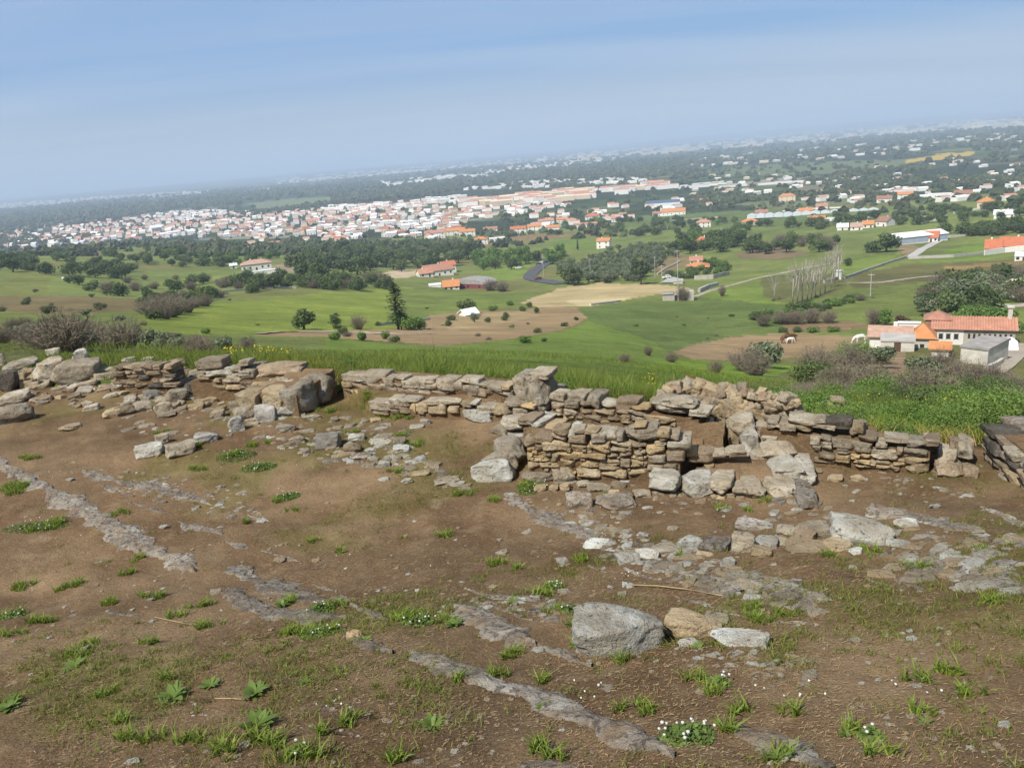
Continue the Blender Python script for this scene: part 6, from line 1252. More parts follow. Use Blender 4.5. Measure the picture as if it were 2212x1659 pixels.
for a in [
    (555, 583, 62, 10, 14, 'white villa with pale hipped roof on the left slope', dict(roof='hip', rmat='terracotta_old', wins=5, rh=2.2)),
    (560, 592, 70, 3, 6, 'low white annex wall in front of the white villa', dict(roof='flat', rmat='roof_white', wins=0, chimney=False)),
    (505, 580, 14, 4, 7, 'little white gatehouse left of the white villa', dict(rmat='roof_white', wins=1)),
    (945, 595, 62, 12, 13, 'big white house with red gabled roofs right of the dark wood', dict(wins=5, yaw=0.25)),
    (968, 588, 30, 9, 16, 'taller wing of the big white house right of the dark wood', dict(rmat='terracotta_bright', wins=3, yaw=0.25)),
    (918, 598, 30, 8, 9, 'low tiled wing left of the big white house', dict(wins=2, yaw=0.25)),
    (1025, 622, 44, 22, 12, 'hall with curved grey roof and dark red side', dict(roof='arch', rmat='roof_grey', wmat='cladding_red', wins=6, rh=2.4, yaw=0.9, chimney=False, name='warehouse', cat='warehouse')),
    (975, 624, 34, 9, 8, 'low house with orange roof left of the curved roof hall', dict(rmat='terracotta_orange', wins=3)),
    (940, 620, 26, 6, 5, 'low white shed at the meadow edge left of the curved roof hall', dict(roof='flat', rmat='roof_white', wins=0)),
    (1012, 682, 30, 4, 6, 'small white shed with red gable beside the tilled field', dict(rmat='roof_white', wins=0, yaw=0.5, name='shed', cat='shed', chimney=False)),
    (1516, 534, 36, 11, 10, 'house with a big bright red roof above the orange hipped house', dict(roof='hip', rmat='terracotta_bright', wins=3, rh=4.2)),
    (1508, 583, 46, 11, 8, 'low white house with orange hipped roof on the knoll', dict(roof='hip', rmat='terracotta_orange', wins=4, rh=2.2)),
    (1504, 573, 26, 8, 12, 'upper storey house with red roof behind the orange hipped house', dict(wins=3, rh=1.8)),
    (1305, 536, 28, 7, 16, 'tall narrow white house with orange roof before the olive grove', dict(rmat='terracotta_orange', wins=2, yaw=-0.25)),
    (1265, 492, 50, 9, 8, 'long low white house with red roof strip in the valley', dict(wins=7, rh=1.6)),
    (1280, 475, 32, 11, 8, 'house with bright orange hipped roof in the valley centre', dict(roof='hip', rmat='terracotta_bright', wins=3)),
    (1310, 476, 16, 8, 7, 'white annex right of the bright orange hipped roof', dict(roof='flat', rmat='roof_white', wins=2)),
    (1455, 465, 50, 14, 8, 'wide building with orange roof in front of the blue roofed hall', dict(rmat='terracotta_orange', wins=6)),
    (1420, 468, 20, 8, 7, 'white house left of the wide orange roofed building', dict(wins=2)),
    (1432, 446, 72, 26, 9, 'large hall with dark blue roof in the valley', dict(roof='gable', rmat='roof_blue', wmat='roof_white', wins=0, chimney=False, rh=3, name='warehouse', cat='warehouse')),
    (1520, 491, 30, 10, 11, 'white two storey house with red hipped roof near the greenhouses', dict(roof='hip', wins=3)),
    (1620, 487, 34, 10, 8, 'low white house with orange roof right of the two storey one', dict(roof='hip', rmat='terracotta_orange', wins=3)),
    (1645, 470, 26, 10, 11, 'white house with red roof by the right end of the greenhouses', dict(wins=3)),
    (1700, 435, 34, 12, 11, 'orange walled house at the far edge of the fields', dict(roof='hip', rmat='terracotta_orange', wmat='plaster_cream', wins=3)),
    (1775, 452, 24, 10, 7, 'low white house with red roof on the field road', dict(wins=2)), (1740, 462, 28, 10, 7, 'orange roofed house beside the field road wall', dict(rmat='terracotta_orange', wins=2)),
    (1912, 488, 26, 11, 11, 'white house with red gable roof above the white warehouse', dict(wins=2, yaw=-0.6)),
    (1850, 497, 24, 9, 8, 'small white house in a group of three left of the red gable', dict(rmat='terracotta_old', wins=2)), (1820, 497, 22, 9, 7, 'white barn leftmost of the group of three', dict(rmat='roof_white', wins=1)), (1875, 492, 22, 9, 8, 'pale house with orange roof in the group of three', dict(rmat='terracotta_orange', wins=2)),
    (2130, 447, 34, 13, 11, 'round looking pink house with orange roof at far right', dict(roof='hip', rmat='terracotta_orange', wmat='plaster_cream', wins=3)),
    (1955, 430, 30, 10, 10, 'house with orange roof among dark trees at right', dict(rmat='terracotta_orange', wins=2)), (1910, 437, 30, 11, 8, 'white house left of the orange roofed one among dark trees', dict(wins=3)),
    (2030, 428, 44, 12, 9, 'long white low building right of the orange roofed house', dict(roof='flat', rmat='roof_white', wins=5)), (2080, 427, 34, 12, 9, 'white building with reddish end right of the long low one', dict(rmat='terracotta', wins=4)),
    (1765, 480, 32, 10, 7, 'low house with orange tiles before the white trailer', dict(rmat='terracotta_orange', wins=2)), (1795, 478, 22, 3, 6, 'long white trailer box in the field', dict(roof='flat', rmat='roof_white', wins=0, name='trailer', cat='trailer')),
    (1330, 480, 18, 8, 8, 'small white red roofed house right of centre in the valley', dict(wins=2)), (1345, 470, 16, 8, 7, 'small house with dark red roof behind the valley houses', dict(wins=2)),
    (1155, 498, 30, 10, 9, 'white and blue house in the row below the village', dict(rmat='terracotta_orange', wins=3)), (1195, 500, 28, 9, 9, 'white house with orange gable in the row below the village', dict(rmat='terracotta_orange', wins=2)), (1120, 503, 34, 10, 9, 'red roofed house at the left of the row below the village', dict(rmat='terracotta_bright', wins=3)),
    (1215, 482, 26, 9, 8, 'orange roofed house behind the row below the village', dict(rmat='terracotta_orange', wins=2)), (1180, 485, 34, 9, 8, 'pale long house behind the row below the village', dict(rmat='terracotta', wins=3)),
    (1040, 528, 28, 10, 11, 'white house with orange hipped roof beside the pale road', dict(roof='hip', rmat='terracotta_orange', wins=3)), (1075, 522, 36, 10, 8, 'long white house right of the pale road', dict(roof='flat', rmat='roof_white', wins=4)),
    (1060, 505, 30, 10, 10, 'red roofed house behind the pale road', dict(wins=3)), (1010, 510, 34, 10, 10, 'wide orange house at the end of the pale road', dict(rmat='terracotta_orange', wins=3)), (940, 515, 44, 11, 12, 'large white house with two red roofs at the village edge', dict(wins=4)),
    (985, 508, 40, 11, 10, 'orange roofed house right of the large white one at the village edge', dict(rmat='terracotta_orange', wins=4)), (1120, 462, 40, 10, 8, 'long white house above the row below the village', dict(roof='flat', rmat='roof_white', wins=4)),
    (150, 605, 26, 5, 5, 'pale blue-white shed in the scrub at far left', dict(roof='flat', rmat='roof_white', wins=0, name='shed', cat='shed')),
    (2145, 545, 30, 12, 12, 'terracotta roofed house left of two more at the right edge', dict(rmat='terracotta_bright', wins=3)), (2185, 541, 44, 12, 13, 'bright orange roofed house at the right edge above the white wall', dict(rmat='terracotta_bright', wins=4)), (2212, 560, 34, 12, 10, 'white house cut by the right edge below the orange roofs', dict(roof='flat', rmat='roof_white', wins=3)),
    (2205, 640, 44, 9, 18, 'white gabled house half hidden by the wood at the right edge', dict(rmat='plaster_cream', wins=2, yaw=0.6)), (2130, 640, 40, 6, 6, 'low white shed in the wood behind the farmhouse', dict(roof='flat', rmat='roof_white', wins=0, name='shed', cat='shed')),
    (2170, 470, 40, 10, 8, 'white building on the slope at the far right', dict(wins=3, rmat='roof_white')), (2010, 478, 60, 6, 10, 'unfinished concrete frame building on the right slope', dict(roof='flat', rmat='concrete', wmat='concrete', wins=5, door=False)),
    (1465, 612, 20, 6, 6, 'pale garage below the orange hipped house', dict(roof='flat', rmat='concrete', wmat='plaster_stained', wins=0, name='garage', cat='garage')),
    ]:
    hpx(a[0], a[1], a[2], a[3], a[4], a[5], group=G, **a[6])

hpx(338, 506, 22, 14, 14, 'largest white gabled building rising over the left part of the village', roof='gable', rmat='roof_white', wins=3, rh=5, yaw=0.4, name='church', cat='church')
# white warehouse with pale blue sides and a red roofed office
P = pt1(1975, 524); m = mpp(P); rz = -math.atan2(P[0], P[1]) + 0.62
wh = empty('warehouse', (P[0], P[1], P[2] - 0.3), rz, 'long white roofed warehouse with pale blue sides on the right slope', 'warehouse', None)
b = MB(); b.box(-16, 16, -7, 7, -2, 4.6); b.add([(-16, -7, 4.6), (-16, 7, 4.6), (-16, 0, 6.4), (16, -7, 4.6), (16, 7, 4.6), (16, 0, 6.4)], [(0, 2, 1), (3, 4, 5)]); b.build('wall', MATS['cladding_blue'], wh)
b = MB()
for s in (-1, 1):
    a = [(-16.4, s * 7.4, 4.5), (16.4, s * 7.4, 4.5), (16.4, 0, 6.45), (-16.4, 0, 6.45)]; b.add([(p[0], p[1], p[2] + 0.05) for p in a] + [(p[0], p[1], p[2] + 0.3) for p in a], [(0, 1, 2, 3), (7, 6, 5, 4), (0, 4, 5, 1), (1, 5, 6, 2), (3, 7, 4, 0)] if s < 0 else [(3, 2, 1, 0), (4, 5, 6, 7), (1, 5, 4, 0), (2, 6, 5, 1), (0, 4, 7, 3)])
b.build('roof', MATS['roof_white'], wh)
b = MB(); b.box(-16.05, 16.05, -7.05, 7.05, 0.2, 1.2); b.build('base_band', MATS['plaster_white'], wh)
b = MB(); b.box(-16.08, -15.9, -2.5, 2.5, 0.3, 4.0); b.build('door', MATS['metal_grey'], wh)
hpx(2008, 522, 34, 10, 11, 'white office with red tiled roof at the front of the white warehouse', rmat='terracotta_bright', wins=4, yaw=-0.1, rh=3, name='office', cat='house')

# the farmhouse: long tiled range, tower with orange pyramid roof, barn, walls
P = pt1(2065, 745); rz = -math.atan2(P[0], P[1]) + 0.05
fm = empty('farmhouse', tuple(P), rz, 'long white farmhouse with red tiled roof and a square orange roofed tower', 'farmhouse'); k = mpp(P)
def fx(px): return (px - 2065) * k
x0, x1 = fx(2020), fx(2172)
b = MB(); b.box(x0, fx(2078), 0, 6, -4, 3.2); b.build('wall', MATS['plaster_white'], fm)
b = MB(); b.box(fx(2078) + 0.02, x1, 0.05, 6, -4, 3.1); b.build('stone_range_wall', MATS['stone_far'], fm)
b = MB()
for i in range(int((x1 - x0 + 0.8) / 0.45)):      # tile courses run up the slope
    xx = x0 - 0.4 + i * 0.45
    b.add([(xx, -0.5, 3.0), (xx + 0.42, -0.5, 3.0), (xx + 0.42, 3.0, 4.75), (xx, 3.0, 4.75), (xx + 0.21, -0.5, 3.16), (xx + 0.21, 3.0, 4.93)], [(0, 4, 5, 3), (4, 1, 2, 5), (0, 1, 4), (3, 5, 2)])
    b.add([(xx, 6.5, 3.0), (xx + 0.43, 6.5, 3.0), (xx + 0.43, 3.0, 4.78), (xx, 3.0, 4.78)], [(1, 0, 3, 2)])
b.add([(x0 - 0.4, -0.5, 2.97), (x1 + 0.4, -0.5, 2.97), (x1 + 0.4, 3, 4.72), (x0 - 0.4, 3, 4.72)], [(0, 1, 2, 3)])
b.add([(x1, 0, 3.1), (x1, 6, 3.1), (x1, 3, 4.7), (x0, 0, 3.1), (x0, 6, 3.1), (x0, 3, 4.7)], [(0, 1, 2), (3, 5, 4)])
ro = b.build('roof', MATS['terracotta'], fm)
b = MB(); b.box(x1 - 1.2, x1 - 0.5, 2.4, 3.2, 4.2, 6.6); b.box(x1 - 1.4, x1 - 0.3, 2.2, 3.4, 6.6, 6.9); b.build('chimney', MATS['plaster_stained'], ro)
for px in (2035, 2049, 2064):
    b = MB(); b.box(fx(px) - 0.32, fx(px) + 0.32, -0.05, 0.1, 1.1, 2.1); wd = b.build('window', MATS['glass_dark'], fm)
    b = MB(); b.box(fx(px) - 0.42, fx(px) - 0.32, -0.08, 0.05, 1.0, 2.2); b.box(fx(px) + 0.32, fx(px) + 0.42, -0.08, 0.05, 1.0, 2.2); b.box(fx(px) - 0.42, fx(px) + 0.42, -0.08, 0.05, 2.1, 2.2); b.build('frame', MATS['concrete'], wd)
for i in range(9):
    xx = fx(2086) + i * (x1 - fx(2086)) / 9; b = MB(); b.box(xx, xx + 0.35, -0.02, 0.1, 1.3, 2.2); b.build('window', MATS['glass_dark'], fm)
# tower
ta, tb = fx(1977), fx(2021)
b = MB(); b.box(ta, tb, -6.2, -1.8, -6, 2.7); tw = b.build('tower', MATS['plaster_stained'], fm)
b = MB(); b.box(ta - 0.12, tb + 0.12, -6.32, -1.68, 2.35, 2.6); b.build('cornice', MATS['plaster_white'], tw)
tm_ = (ta + tb) / 2; b = MB(); b.add([(ta - 0.5, -6.7, 2.6), (tb + 0.5, -6.7, 2.6), (tb + 0.5, -1.3, 2.6), (ta - 0.5, -1.3, 2.6), (tm_, -4.0, 5.0)], [(0, 1, 4), (1, 2, 4), (2, 3, 4), (3, 0, 4), (3, 2, 1, 0)]); b.build('tower_roof', MATS['terracotta_orange'], fm)
b = MB(); b.box(tm_ - 0.35, tm_ + 0.35, -6.24, -6.1, 0.3, 1.5); b.build('window', MATS['glass_dark'], tw)
b = MB(); c_ = fx(2028); b.add([(c_ - 2.4, 1.5, 4.3), (c_ + 2.4, 1.5, 4.3), (c_ + 2.4, 6.5, 4.3), (c_ - 2.4, 6.5, 4.3), (c_, 4.0, 5.7)], [(0, 1, 4), (1, 2, 4), (2, 3, 4), (3, 0, 4)]); b.box(c_ - 2.1, c_ + 2.1, 1.8, 6.2, 0, 4.28); b.build('rear_roof', MATS['terracotta'], fm)
P2 = pt1(1922, 748)
house(0, 0, 80 * k, 6, 2.6, 'low barn with faded pinkish roof and white gable wall left of the farmhouse tower', P=P2, rmat='terracotta_old', wins=0, rh=1.2, name='barn', cat='barn', chimney=True)
house(0, 0, 44 * k, 0.4, 3.6, 'plain white wall behind the low barn', P=pt1(1962, 737), roof='flat', rmat='roof_white', wins=0, name='garden_wall', cat='wall', chimney=False)
house(0, 0, 62 * k, 5, 2.2, 'stained low terrace building in front of the barn', P=pt1(1938, 757), roof='flat', rmat='concrete', wmat='plaster_stained', wins=1, name='terrace_building', cat='outbuilding')
house(0, 0, 46 * k, 8, 3.0, 'pale concrete outbuilding with grey flat roof right of the farmhouse', P=pt1(2125, 782), roof='flat', rmat='roof_grey', wmat='plaster_stained', wins=0, yaw=-0.35, name='outbuilding', cat='outbuilding')
house(0, 0, 30 * k, 3, 1.6, 'little orange tiled shed in front of the farmhouse', P=pt1(2030, 768), rmat='terracotta_orange', wins=0, rh=0.7, name='shed', cat='shed', chimney=False)
house(0, 0, 18 * k, 2.5, 1.8, 'little red tiled lean-to at the foot of the barn', P=pt1(1953, 754), rmat='terracotta_bright', wins=0, rh=0.6, name='shed', cat='shed', chimney=False)

# stone ruin in the valley field
P = pt1(1465, 650); r_ = empty('field_barn', (P[0], P[1], P[2] - 0.3), -math.atan2(P[0], P[1]), 'grey roofless stone barn on the edge of the straw field', 'barn'); k2 = mpp(P)
b = MB(); L = 66 * k2; b.box(-L / 2, L / 2 - 4, 0, 0.5, -1, 2.6); b.box(L / 2 - 4, L / 2, 0, 4, -1, 3.3); b.box(-L / 2, L / 2 - 4, 4, 4.5, -1, 2.8); b.build('wall', MATS['stone_far'], r_)
b = MB(); b.box(-L / 2 - 0.2, -1.5, -0.3, 4.6, 2.62, 2.8); b.build('roof', MATS['roof_grey'], r_)
for xx in (-1.2, 1.5, L / 2 - 5): b = MB(); b.box(xx, xx + 1.0, -0.05, 0.1, 0.3, 2.3); b.build('door', MATS['glass_dark'], r_)

# boundary walls and fences (photo frame polyline)
def longwall(pix, h, label, mat='plaster_white', th=0.3, name='boundary_wall', cat='wall', group=None):
    P = PT([p[0] for p in pix], [p[1] for p in pix]); b = MB()
    for i in range(len(P) - 1):
        n = max(int(np.linalg.norm(P[i + 1] - P[i]) / 6), 1)
        for j in range(n):
            a = P[i] + (P[i + 1] - P[i]) * j / n; c = P[i] + (P[i + 1] - P[i]) * (j + 1) / n
            za, zc = float(HF(a[0], a[1])), float(HF(c[0], c[1])); d = (c - a)[:2]; d = d / np.linalg.norm(d); nn = np.array([-d[1], d[0]]) * th / 2
            v = [(*(a[:2] - nn), za - 0.8), (*(c[:2] - nn), zc - 0.8), (*(c[:2] + nn), zc - 0.8), (*(a[:2] + nn), za - 0.8), (*(a[:2] - nn), za + h), (*(c[:2] - nn), zc + h), (*(c[:2] + nn), zc + h), (*(a[:2] + nn), za + h)]
            b.add(v, [(0, 3, 2, 1), (4, 5, 6, 7), (0, 1, 5, 4), (1, 2, 6, 5), (2, 3, 7, 6), (3, 0, 4, 7)])
    o = b.build(name, MATS[mat]); o['kind'] = 'thing'; return tag(o, label, cat, group)
for pix, h, lab, mat, th in [
    ([(1825, 602), (1880, 583), (1960, 556)], 1.0, 'pale wall running up the valley from the gateposts', 'concrete', 0.5),
    ([(1962, 560), (2060, 556), (2130, 548)], 1.2, 'pale wall along the lower edge of the lush triangular field', 'concrete', 0.6),
    ([(2040, 515), (2090, 510), (2140, 506)], 1.2, 'pale wall along the top of the lush triangular field', 'concrete', 0.6),
    ([(2126, 552), (2170, 546), (2230, 540)], 2.4, 'high white garden wall below the orange roofs at the right edge', 'plaster_white', 0.4),
    ([(1500, 605), (1540, 603), (1575, 595)], 2.0, 'grey stone garden wall under the orange hipped house', 'stone_far', 0.5),
    ([(1420, 594), (1445, 578), (1470, 565)], 0.8, 'pale terrace wall on the brown knoll', 'plaster_stained', 0.5),
    ([(1510, 632), (1530, 622), (1550, 617)], 1.4, 'pale ramp wall beside the valley track', 'concrete', 1.0),
    ([(1275, 660), (1310, 656), (1340, 652)], 0.6, 'low plank parapet at the edge of the straw field', 'plaster_stained', 0.6),
    ([(1780, 612), (1800, 608), (1815, 603)], 1.3, 'grey stone wall end by the white gateposts', 'stone_far', 0.5),
    ([(1690, 458), (1760, 452), (1830, 449)], 1.5, 'long white wall beside the field road', 'plaster_white', 0.5),
    ([(1745, 470), (1830, 472), (1890, 471)], 1.3, 'white wall at the lower end of the far green field', 'plaster_white', 0.5),
    ([(2060, 462), (2100, 455), (2140, 450)], 1.5, 'white wall before the pink house at far right', 'plaster_white', 0.5),
    ([(1420, 480), (1500, 474), (1560, 470)], 1.2, 'pale wall in front of the wide orange roofed building', 'concrete', 0.5),
    ([(820, 703), (850, 700), (930, 690)], 0.5, 'broken low white wall at the top of the tilled field', 'plaster_stained', 0.3),
    ([(2130, 803), (2150, 795), (2165, 785)], 0.9, 'pale wall at the corner of the gravel track', 'plaster_stained', 0.5),
    ([(480, 632), (560, 625), (640, 624)], 0.8, 'broken pale wall at the top of the long meadow', 'plaster_stained', 0.4),
    ]: longwall(pix, h, lab, mat, th, group='boundary walls in the valley')
for x, y, lab in ((1812, 604, 'white square gatepost at the end of the poplar row'), (1415, 560, 'pale square cistern post beside the brown knoll')):
    P = pt1(x, y); b = MB(); s = 0.9; b.box(-s, s, -s, s, -0.5, 3.2); b.box(-s - 0.2, s + 0.2, -s - 0.2, s + 0.2, 3.2, 3.5); o = b.build('gatepost', MATS['plaster_white'], loc=tuple(P)); tag(o, lab, 'gatepost')
# greenhouses: ridged glass sheds
P = pt1(1760, 463)
gh = empty('greenhouse', tuple(P), -math.atan2(P[0], P[1]), 'long row of low greenhouses across the valley field', 'greenhouse'); m = mpp(P)
for i in range(14):
    b = MB(); xa = (1620 + i * 19 - 1760) * m; xb = xa + 18 * m; b.add([(xa, -4, -1), (xb, -4, -1), (xb, 8, -1), (xa, 8, -1), (xa, -4, 2.2), (xb, -4, 2.2), (xb, 8, 2.2), (xa, 8, 2.2), ((xa + xb) / 2, -4, 3.6), ((xa + xb) / 2, 8, 3.6)],
          [(0, 1, 5, 8, 4), (2, 3, 7, 9, 6), (4, 8, 9, 7), (8, 5, 6, 9), (0, 4, 7, 3), (1, 2, 6, 5)]); b.build('glass_bay', MATS['greenhouse'], gh)

# --- utility poles and road signs
def pole(x, y, hpx_, label, mat='concrete'):
    P = pt1(x, y); h = hpx_ * mpp(P); r = empty('utility_pole', tuple(P), -math.atan2(P[0], P[1]), label, 'pole', 'poles in the valley')
    b = MB(); b.tube([(0, 0, -0.5), (0, 0, h)], [0.16, 0.10], 6); b.build('post', MATS[mat], r); b = MB(); b.box(-0.9, 0.9, -0.06, 0.06, h - 0.6, h - 0.45); b.build('crossarm', MATS[mat], r)
for a in ((1175, 603, 50, 'utility pole inside the road bend'), (1276, 606, 46, 'utility pole in front of the olive grove, left of the tall pine'), (1430, 612, 40, 'utility pole right of the tall dark pine'), (1465, 650, 110, 'tall thin pole rising from the stone barn'), (1415, 600, 46, 'utility pole at the edge of the brown knoll'), (1880, 640, 50, 'pole in the field right of the poplars')): pole(*a)

# --- vehicles
def car(P, rz, paint, label, kindn='car', L=4.2, Hh=1.45):
    r = empty(kindn, tuple(P), rz, label, 'van' if kindn == 'van' else 'car'); w = 0.85
    prof = [(-L / 2, 0.35), (-L / 2, 0.85), (-L * 0.22, 0.95), (-L * 0.08, Hh), (L * 0.32, Hh), (L * 0.46, 0.95), (L / 2, 0.85), (L / 2, 0.35)] if kindn == 'car' else [(-L / 2, 0.35), (-L / 2, 0.95), (-L * 0.4, 1.05), (-L * 0.3, Hh), (L / 2, Hh), (L / 2, 0.35)]
    b = MB(); n = len(prof); b.add([(x, -w, z) for x, z in prof] + [(x, w, z) for x, z in prof], [tuple(range(n)), tuple(range(2 * n - 1, n - 1, -1))] + [(i, n + i, n + (i + 1) % n, (i + 1) % n) for i in range(n)]); b.build('body', MATS[paint], r)
    for s in (-1, 1): b = MB(); b.box(-L * 0.1, L * 0.3, s * w - 0.02 * s - 0.02, s * w + 0.02 * s + 0.02, 1.0, Hh - 0.12); b.build('window', MATS['glass_dark'], r)
    b = MB(); b.add([(-L * 0.225, -0.7, 1.0), (-L * 0.225, 0.7, 1.0), (-L * 0.105, 0.7, Hh - 0.1), (-L * 0.105, -0.7, Hh - 0.1)], [(0, 3, 2, 1)]); b.build('windscreen', MATS['glass_dark'], r)
    for sx in (-0.3, 0.3):
        for s in (-1, 1): b = MB(); b.tube([(L * sx, s * (w - 0.18), 0.32), (L * sx, s * (w + 0.02), 0.32)], [0.32, 0.32], 10); b.build('wheel', MATS['rubber'], r)
    return r
P = pt1(2180, 757); car(P, 1.25, 'paint_white', 'white van with dark windscreen parked beside the gravel track', 'van', 4.2, 1.9)
for x, y, rz, c, lab in ((1163, 573, 0.2, 'paint_dark', 'dark car parked at the near end of the roadside cars'), (1170, 570, 0.2, 'paint_white', 'white car parked by the road under the trees'), (1178, 569, 0.3, 'paint_dark', 'dark car parked behind the white one by the road'), (1120, 582, 0.1, 'paint_white', 'white car parked at the lane left of the road'), (1440, 603, 0.2, 'paint_white', 'white car on the pale yard below the orange hipped house'), (2044, 517, 0.3, 'paint_white', 'white car in front of the warehouse office'), (1162, 606, 0.4, 'cladding_red', 'dark red car driving round the road bend')):
    car(pt1(x, y) + np.array([0, 0, 0.4]), rz, c, lab)

# --- horses in the paddock
def horse(P, rz, coat, label, graze=True, s=1.0):
    r = empty('horse', tuple(P), rz, label, 'horse', 'horses in the paddock')
    vs = [(0, 0, 1.12), (0.38, 0, 1.16), (0.62, 0, 1.2), (-0.4, 0, 1.15), (-0.72, 0, 1.12)]; rad = [0.36, 0.35, 0.30, 0.36, 0.28]; ed = [(0, 1), (1, 2), (0, 3), (3, 4)]
    nk = [(0.9, 0, 1.12), (1.15, 0, 0.78), (1.22, 0, 0.55), (1.38, 0, 0.28)] if graze else [(0.86, 0, 1.45), (1.05, 0, 1.7), (1.22, 0, 1.66), (1.45, 0, 1.45)]
    b0 = len(vs); vs += nk; rad += [0.22, 0.16, 0.14, 0.09]; ed += [(2, b0), (b0, b0 + 1), (b0 + 1, b0 + 2), (b0 + 2, b0 + 3)]
    for (j, x, hind) in ((2, 0.55, 0), (4, -0.66, 1)):
        for sy in (-1, 1):
            dx = 0.08 * sy; b1 = len(vs)
            if hind: pts = [(x, 0.15 * sy, 0.92), (x + 0.08 + dx, 0.16 * sy, 0.66), (x - 0.12 + dx, 0.16 * sy, 0.45), (x - 0.08 + dx, 0.16 * sy, 0.1), (x - 0.02 + dx, 0.16 * sy, 0.02)]; rr = [0.22, 0.14, 0.085, 0.06, 0.075]
            else: pts = [(x, 0.15 * sy, 0.9), (x + dx * 0.6, 0.15 * sy, 0.5), (x + dx, 0.15 * sy, 0.12), (x + 0.05 + dx, 0.15 * sy, 0.02)]; rr = [0.17, 0.085, 0.06, 0.075]
            vs += pts; rad += rr; ed.append((j, b1)); ed += [(b1 + i, b1 + i + 1) for i in range(len(pts) - 1)]
    me = bpy.data.meshes.new('body'); me.from_pydata(vs, ed, []); o = link('body', me, r, scale=(s, s, s)); me.materials.append(MATS[coat])
    md = o.modifiers.new('skin', 'SKIN'); sv = me.skin_vertices[0].data
    for i, v in enumerate(sv): v.radius = (rad[i] * 0.9, rad[i]); v.use_root = (i == 0)
    sb = o.modifiers.new('sub', 'SUBSURF'); sb.levels = 1; sb.render_levels = 2
    h_ = nk[2]; b = MB(); hx, hz = h_[0], h_[2]
    for sy in (-1, 1): b.tube([(hx - 0.04, 0.05 * sy, hz + 0.08), (hx - 0.08, 0.07 * sy, hz + 0.2)], [0.035, 0.008], 5)
    b.build('ears', MATS[coat], r, scale=(s, s, s))
    b = MB(); b.tube([(-0.9, 0, 1.15), (-1.02, 0, 0.95), (-1.02, 0, 0.55)], [0.05, 0.07, 0.02], 6); b.build('tail', MATS['mane_dark' if coat != 'coat_white' else 'coat_white'], r, scale=(s, s, s))
    b = MB(); m0, m1 = (0.6, 1.42), ((nk[1][0] - 0.02, nk[1][2] + 0.1)); b.tube([(m0[0], 0, m0[1]), ((m0[0] + m1[0]) / 2 + 0.03, 0, (m0[1] + m1[1]) / 2 + 0.08), (m1[0], 0, m1[1])], [0.03, 0.06, 0.03], 5); b.build('mane', MATS['mane_dark' if coat != 'coat_white' else 'coat_white'], r, scale=(s, s, s))
for x, y, rz, c, lab, gz, s in ((1697, 741, 0.3, 'coat_brown', 'brown horse grazing at the left of the small group in the paddock', True, 1.25), (1711, 737, 3.4, 'coat_brown', 'brown horse standing behind the others in the paddock group', False, 1.2), (1706, 742, 0.1, 'coat_white', 'small pale horse in front of the brown ones in the paddock', True, 0.9), (1858, 744, 3.3, 'coat_white', 'white horse alone at the right end of the paddock', True, 1.4)):
    horse(pt1(x, y), rz, c, lab, gz, s)

# ------------------------------------------------------------------ the village: 300 houses as things, the rest one mass
def simple_house_meshes():
    out = []
    for i in range(14):
        rnd = random.Random(i); w, d, h = rnd.uniform(9, 15), rnd.uniform(7, 10), rnd.choice((3.2, 4.0, 5.8, 6.2)); rh = rnd.uniform(1.6, 2.6); b = MB(); x, y = w / 2, d / 2
        b.box(-x, x, -y, y, -2, h, 0)
        if i % 5 == 4: b.box(-x - 0.2, x + 0.2, -y - 0.2, y + 0.2, h + 0.02, h + 0.5, 0)
        elif i % 2:
            b.add([(-x - 0.4, -y - 0.4, h), (x + 0.4, -y - 0.4, h), (x + 0.4, y + 0.4, h), (-x - 0.4, y + 0.4, h), (-x + y, 0, h + rh), (x - y, 0, h + rh)], [(0, 1, 5, 4), (1, 2, 5), (2, 3, 4, 5), (3, 0, 4), (3, 2, 1, 0)], 1)
        else:
            b.add([(-x - 0.3, -y - 0.4, h), (x + 0.3, -y - 0.4, h), (x + 0.3, y + 0.4, h), (-x - 0.3, y + 0.4, h), (-x - 0.3, 0, h + rh), (x + 0.3, 0, h + rh)], [(0, 1, 5, 4), (2, 3, 4, 5), (3, 2, 1, 0)], 1); b.add([(-x, -y, h), (-x, y, h), (-x, 0, h + rh - 0.1), (x, -y, h), (x, y, h), (x, 0, h + rh - 0.1)], [(0, 2, 1), (3, 4, 5)], 0)
        for s in range(3):
            c = -x + w * (s + 0.5) / 3; b.box(c - 0.6, c + 0.6, -y - 0.05, -y + 0.1, 1.0, 2.4, 2)
        out.append(b)
    return out
_hb = simple_house_meshes()
RM = ['terracotta', 'terracotta', 'terracotta_bright', 'terracotta_old', 'terracotta_orange']
_hm = [b.mesh('village_house', [MATS['plaster_white' if i % 6 else 'plaster_cream'], MATS[RM[i % 5]], MATS['glass_dark']]) for i, b in enumerate(_hb)]
_hw = [b.mesh('village_house', [MATS['plaster_white'], MATS['roof_white'], MATS['glass_dark']]) for i, b in enumerate(_hb)]
VILL = [(-40, 520), (20, 490), (200, 480), (330, 465), (480, 458), (600, 462), (700, 450), (860, 440), (980, 450), (1010, 470), (990, 505), (940, 520), (860, 512), (740, 520), (620, 508), (500, 512), (330, 515), (200, 530), (110, 540), (0, 535)]
vr = np.random.default_rng(31); X = vr.uniform(-40, 1010, 4200); Y = vr.uniform(440, 540, 4200); k = inpoly(X, Y, VILL); X, Y = X[k], Y[k]; VP = PT(X, Y)
ok = []; cell = {}
